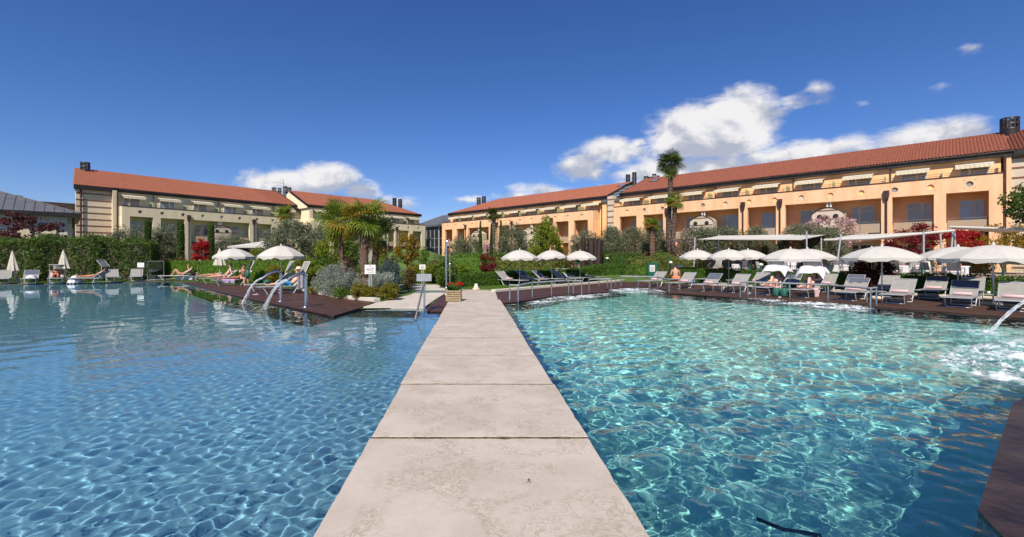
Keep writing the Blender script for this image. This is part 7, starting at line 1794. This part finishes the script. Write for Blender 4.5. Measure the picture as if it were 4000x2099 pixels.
bag('dark green cloth bag held on the lap of the woman in black', pw + Vector((.40, -.22, .50)), R(-38), .19, .10, .34, 'green_bag')
bag('dark green beach bag standing between the two towel draped women, left', P(3034, 1158), .6, .17, .11, .34, 'green_bag'); bag('larger green beach bag with white label leaning beside the first one', P(3066, 1160), .5, .20, .13, .36, 'green_bag'); bag('small cream bag with orange base under the front lounger', P(2836, 1139), .3, .15, .10, .22, 'canvas_off')
bag('green folded bag on the lounger next to the person in a straw hat', P(1010, 1143) + Vector((-.1, .9, .36)), -.7, .20, .12, .18, 'green_bag', False)
# man asleep in blue behind
p, r = on(B5); J = lying(.1, .0, 40, 'side'); person('tanned sunbather with blue shirt lying behind the woman with the bag', p, r, J, 'skin_tan', 'hair_brown', clothes=[('blue_shirt', 'bluecloth', ['belly', 'chest', 'neckb'], 1.15)], glasses=True)
# person in straw hat, legs to the ground beside the lounger
J = lying(.0, .0, 46, 'face'); J['elR'] = (-1.30, -.30, .62); J['wrR'] = (-1.05, -.25, .60); J['haR'] = (-1.0, -.24, .58); J['knL'] = (-.62, .24, .48); J['anL'] = (-.55, .42, .10); J['toL'] = (-.42, .44, .04)
J['neckb'] = (-1.44, 0, .86); J['neck'] = (-1.46, 0, .95); J['head'] = (-1.45, 0, 1.06); J['chest'] = (-1.38, 0, .70); J['shL'] = (-1.44, .18, .83); J['shR'] = (-1.44, -.18, .83); J['wrL'] = (-1.32, .10, .98); J['haL'] = (-1.30, .06, 1.03); J['elL'] = (-1.22, .22, .74)
p, r = on(B7); person('person in a straw hat and turquoise shorts leaning back, hand at the chin', p, r, J, 'skin_pale', 'hair_brown', clothes=[('shorts', 'bluecloth', ['pelvis', 'hiL', 'hiR', 'knL', 'knR'], 1.13)], hat=True, face=(1, 0, -.1))
# right deck: two women under towels, man seen from behind
for l_, lab, cl in ((F1, 'woman with one knee raised, head shaded by a white towel, in a red patterned bikini', 'redcloth'), (G1, 'woman with raised knee under the second white towel, in a black bikini', 'black')):
    p, r = on(l_); person(lab, p, r, lying(1.05, .1, 34, 'side' if cl == 'redcloth' else 'behind'), 'skin_pale', 'hair_brown', clothes=[('bikini_bottom', cl, BOT, 1.1), ('bikini_top', cl, TOPS, 1.06)], face=(.2, 0, 1))
JM = {k: Vector(v) for k, v in JS.items()}
JM.update(head=Vector((.16, 0, 1.06)), neck=Vector((.11, 0, .98)), neckb=Vector((.07, 0, .92)), shL=Vector((.07, .21, .87)), shR=Vector((.07, -.21, .87)), elL=Vector((.12, .27, .62)), elR=Vector((.12, -.27, .62)), wrL=Vector((.36, .18, .55)), wrR=Vector((.36, -.18, .55)), haL=Vector((.42, .15, .54)), haR=Vector((.42, -.15, .54)))
person('bare backed man in orange shorts sitting with his back to the pool', ray(2640, 26.6, -.02), R(88), JM, 'skin', clothes=[('shorts', 'orangecloth', ['pelvis', 'hiL', 'hiR', 'knL', 'knR'], 1.15)], fat=1.18, face=(1, 0, -.5))
# people on the garden terrace behind the hedge
for px, py, d, mk, sk, lab in ((890, 1000, 39, 'redcloth', 'skin', 'seated guest in red behind the hedge below the small parasol'), (958, 1003, 39, 'black', 'skin', 'dark dressed guest in the shade of the square canopy'), (1008, 998, 38.5, 'towel_white', 'skin', 'guest in a white shirt seen from behind beneath the square canopy'), (925, 1002, 41, 'bluecloth', 'skin_pale', 'guest in blue at the back of the garden terrace')):
    person(lab, ray(px, d, .65), R(60 + px % 70), JS, sk, clothes=[('shirt', mk, ['pelvis', 'belly', 'chest', 'neckb', 'shL', 'shR', 'elL', 'elR'], 1.2), ('trousers', 'black', ['pelvis', 'hiL', 'hiR', 'knL', 'knR', 'anL', 'anR'], 1.15)])
    mk_ = first('chair', C0['chair']); mk_.location = ray(px, d, .65) + Vector((0, 0, 0)); mk_.rotation_euler = (0, 0, R(60 + px % 70) + math.pi / 2); tag(mk_, 'chair carrying the ' + ' '.join(lab.replace('seated ', '').split()[:9]), 'chair')
mb = MB(); mb.prism([xy(ray(840, 37)), xy(ray(1090, 37)), xy(ray(1110, 46)), xy(ray(800, 46))], -.1, .65); tag(mb.build('garden_terrace', M['paving']), kind='structure')
# ------------------------------------------------------------------ towels and cloths
def drape(label, l_, fn, mk, cat='towel', nu=14, nv=10):
    p, r = on(l_); o = cloth_patch('towel', mk, None, fn, nu, nv); o.location = p; o.rotation_euler = (0, 0, r); tag(o, label, cat); return o
def hoodcover(s, t):
    w_ = (t - .5) * 1.05; x = -2.0 + s * 1.0; e_ = max(0, abs(t - .5) * 2 - .66) / .34; f_ = max(0, s - .72) / .28
    z = 1.16 + .12 * math.sin(s * 2.6) - .24 * e_ ** 1.3 - .20 * f_ ** 1.4 + .014 * math.sin(s * 9 + t * 7) + .012 * math.sin(t * 15 + s * 3)
    return (x, w_, z)
drape('white towel draped as a roof over the first woman', F1, hoodcover, 'towel_white', nu=26, nv=20); drape('white towel draped as a roof over the second woman', G1, lambda s, t: (hoodcover(s, t)[0], hoodcover(s, t)[1], hoodcover(s, t)[2] - .03 + .02 * math.sin(s * 11)), 'towel_white', nu=26, nv=20)
def hang(x0, x1, side, drop, lift=.015):
    def fn(s, t):
        x = x0 + (x1 - x0) * s; q = t * 1.0
        if q < .55: return (x, side * (-.28 + q / .55 * .64), Z + .012 + lift)
        u_ = (q - .55) / .45; return (x + .03 * math.sin(s * 9), side * (.36 + .03 * math.sin(s * 14) * u_), Z + .012 + lift - drop * u_)
    return fn
drape('pink towel hanging over the side of the first woman\'s lounger', F1, hang(-1.05, -.35, 1, .26), 'towel_pink'); drape('pink towel hanging over the side of the second woman\'s lounger', G1, hang(-1.0, -.45, 1, .34), 'towel_pink')
drape('white towel hanging from the lounger of the raised leg woman', B2, hang(-1.0, .0, 1, .34), 'towel_white'); drape('lilac towel hanging over the lounger below the woman in black', B5, hang(-.80, -.15, 1, .19), 'towel_lilac')
drape('white towel hanging beside the person in a straw hat', B7, lambda s, t: (-1.25 - .35 * s, .36 + .02 * math.sin(s * 12), .80 - .62 * t + .1 * s), 'towel_white'); drape('white towel on the lounger of the woman in the red bikini', B1, lambda s, t: (-1.1 - .55 * s, -.28 + .56 * t, Z + .03 + .38 * s + .01 * math.sin(t * 17)), 'towel_white')
drape('white towel heap spilling beside the side-on lounger', A2, lambda s, t: (-.15 + .5 * s + .04 * math.sin(t * 9), -.35 + .65 * t, .02 + .50 * math.sin(math.pi * s) ** .7 * math.sin(math.pi * t) ** .5 + .03 * math.sin(s * 17 + t * 13)), 'towel_white', nu=20, nv=16)
drape('white towel under the lying man on the side-on lounger', A2, lambda s, t: (-1.15 - .6 * s, -.27 + .54 * t, Z + .03 + .40 * s), 'towel_white'); drape('pale pink towel behind the reading sunbather', A1, lambda s, t: (-1.12 - .55 * s, -.27 + .54 * t, Z + .02 + .37 * s), 'towel_pink')
l2 = [o for o in COL.objects if o.get('label', '').startswith('dark topped lounger right of the first folded')][0]
drape('white towel heap on the second far left lounger', l2, lambda s, t: (-.95 + .75 * s, -.18 + .46 * t, Z + .02 + .18 * math.sin(math.pi * s) ** .6 * math.sin(math.pi * t) ** .6 + .015 * math.sin(s * 15 + t * 11)), 'towel_white', nu=18, nv=12)
l3 = [o for o in COL.objects if o.get('label', '').startswith('lounger with its tall grey sunshade raised beside')][0]
drape('crumpled pink towel on the lounger with the tall sunshade', l3, lambda s, t: (-1.15 + .5 * s, -.25 + .5 * t, Z + .02 + .10 * math.sin(math.pi * s) * math.sin(math.pi * t) + .02 * math.sin(s * 13 + t * 9)), 'towel_pink', nu=16, nv=12)
# baby walker
root = tag(empty('baby_walker', ray(2697, 28.6)), 'blue and white baby walker toy beside the parasol pole', 'toy'); mb = MB(); mb.lathe([(.26, .10), (.28, .13), (.26, .17), (.18, .15), (.26, .10)], 18); mb.build('bumper_ring', M['blue_toy'], root)
mb = MB(); mb.lathe([(.22, .52), (.26, .56), (.24, .60), (.12, .57)], 18); mb.build('tray', M['blue_toy'], root); mb = MB(); mb.lathe([(.10, .30), (.13, .52), (.11, .54)], 12); mb.build('seat', M['white_alu'], root)
mb = MB(); mb.box(-.24, .24, -.26, -.18, .585, .64); mb.build('handlebar', M['white_alu'], root)
for k in range(4): a = k * 1.571 + .78; mb = MB(); mb.tube([(.2 * math.cos(a), .2 * math.sin(a), .56), (.24 * math.cos(a), .24 * math.sin(a), .12)], .015, 6); mb.build('strut', M['white_alu'], root); mb = MB(); mb.tube([(.25 * math.cos(a) - .015, .25 * math.sin(a), .05), (.25 * math.cos(a) + .015, .25 * math.sin(a), .05)], .05, 10); mb.build('wheel', M['bin'], root)
def slip(px, py, lab, mk):
    root = tag(empty('flip_flop', P(px, py), rnd.random() * 3), lab, 'flip-flop'); mb = MB(); mb.prism([(.13 * math.cos(t) * (1 if math.cos(t) > 0 else .95), (.045 + .008 * math.cos(t)) * math.sin(t)) for t in [k * .524 for k in range(12)]], .002, .02); mb.build('sole', M[mk], root)
    mb = MB(); mb.tube([(.07, 0, .02), (.03, .03, .055), (-.02, .045, .02)], .006, 4); mb.tube([(.07, 0, .02), (.03, -.03, .055), (-.02, -.045, .02)], .006, 4); mb.build('strap', M[mk], root)
slip(2925, 1146, 'white flip-flop on the deck left of the first woman, nearer the hedge', 'towel_white'); slip(2937, 1149, 'white flip-flop on the deck left of the first woman, nearer the pool', 'towel_white'); slip(3046, 1163, 'pale flip-flop lying in front of the green beach bags', 'towel_white')
slip(1000, 1152, 'flip-flop below the lounger with the straw hat person', 'towel_white')
# ------------------------------------------------------------------ foam
def foam(name, label, poly_pts, n_, seed, amp=.05, z=-.03, cell=.05):
    """churned water: an uneven sheet of froth that thins out towards its edge"""
    rg = np.random.default_rng(seed); pts = np.array([(p[0], p[1]) for p in poly_pts]); c = pts.mean(0)
    x0, y0 = pts.min(0) - .1; x1, y1 = pts.max(0) + .1
    nx, ny = int((x1 - x0) / cell) + 2, int((y1 - y0) / cell) + 2
    X, Y = np.meshgrid(np.linspace(x0, x1, nx), np.linspace(y0, y1, ny)); dm = np.full(X.shape, 1e9); ins = np.zeros(X.shape, bool); j = len(pts) - 1
    for i in range(len(pts)):
        a, b = pts[j], pts[i]; ab = b - a; t = np.clip(((X - a[0]) * ab[0] + (Y - a[1]) * ab[1]) / (ab @ ab + 1e-9), 0, 1); dm = np.minimum(dm, np.hypot(X - a[0] - ab[0] * t, Y - a[1] - ab[1] * t))
        cc = ((b[1] > Y) != (a[1] > Y)) & (X < (a[0] - b[0]) * (Y - b[1]) / (a[1] - b[1] + 1e-12) + b[0]); ins ^= cc; j = i
    e = np.where(ins, np.clip(dm / .35, 0, 1), 0)
    Zz = np.zeros_like(X)
    for k in range(26):
        lam = rg.uniform(.10, .6); a = rg.random() * 6.28; Zz += lam * .10 * np.abs(np.sin(6.28 / lam * (X * math.cos(a) + Y * math.sin(a)) + rg.random() * 6)) / 3
    Zz = (Zz - Zz.mean()) * amp * 14 + rg.normal(0, amp * .12, X.shape); Zz = z + np.maximum(Zz, -.01) * e + .018 * e
    v = np.stack([X, Y, Zz], -1).reshape(-1, 3); i = np.arange(X.size).reshape(X.shape); q = np.stack([i[:-1, :-1], i[:-1, 1:], i[1:, 1:], i[1:, :-1]], -1).reshape(-1, 4)
    keep = (e.reshape(-1)[q] > 0).any(1); me = np_mesh(name, v, q[keep], M['foam'], True); at = me.attributes.new('edge', 'FLOAT', 'POINT'); at.data.foreach_set('value', e.ravel().astype(np.float32))
    tag(link(name, me), label, 'foam', kind='stuff')
foam('foam', 'white bubbling water along the near lawn deck edge', [P(2035, 1180), P(2160, 1156), P(2275, 1150.5), P(2392, 1141), P(2410, 1150), P(2300, 1166), P(2180, 1178), P(2075, 1192)], 0, 1)
foam('foam', 'white bubbling water filling the far pool notch', [P(2358, 1131), P(2465, 1122), P(2600, 1130), P(2610, 1141), P(2500, 1146), P(2400, 1141)], 0, 2)
foam('foam', 'white froth along the deck edge below the two towel draped women', [P(2870, 1160), P(2960, 1164), P(3180, 1177), P(3320, 1188), P(3440, 1201), P(3400, 1218), P(3200, 1203), P(2990, 1180)], 0, 3, .07)
foam('foam', 'churned white water near the end of the right pool', [P(3560, 1385), P(3700, 1350), P(3960, 1312), P(4180, 1300), P(4260, 1450), P(4060, 1530), P(3820, 1475), P(3640, 1430)], 0, 4, .06, cell=.03)
foam('foam', 'small patch of froth where the last water arc lands', [P(3700, 1282), P(3890, 1275), P(3960, 1300), P(3880, 1322), P(3740, 1308)], 0, 5, .05, cell=.03)
foam('foam', 'froth where the farther fountain hits the pool', [E1 + Vector((-1.0, -.12, 0)), E1 + Vector((-.4, .15, 0)), E1 + Vector((.25, .12, 0)), E1 + Vector((.22, -.15, 0)), E1 + Vector((-.4, -.28, 0))], 0, 6, .05, cell=.03)
foam('foam', 'froth where the nearer fountain hits the pool', [E2 + Vector((-1.2, -.10, 0)), E2 + Vector((-.4, .13, 0)), E2 + Vector((.22, .12, 0)), E2 + Vector((.2, -.15, 0)), E2 + Vector((-.5, -.26, 0))], 0, 7, .05, cell=.03)
# underwater handle near the standpoint
root = tag(empty('underwater_rail', P(3000, 2075, -.1)), 'dark underwater rail bar near the end of the right pool', 'rail'); mb = MB(); O = P(3000, 2075, -.1)
mb.tube([P(2955, 2040, -.10) - O, P(3060, 2092, -.13) - O, P(3200, 2140, -.2) - O], [.016, .02, .022], 10); mb.build('bar', M['bin'], root)
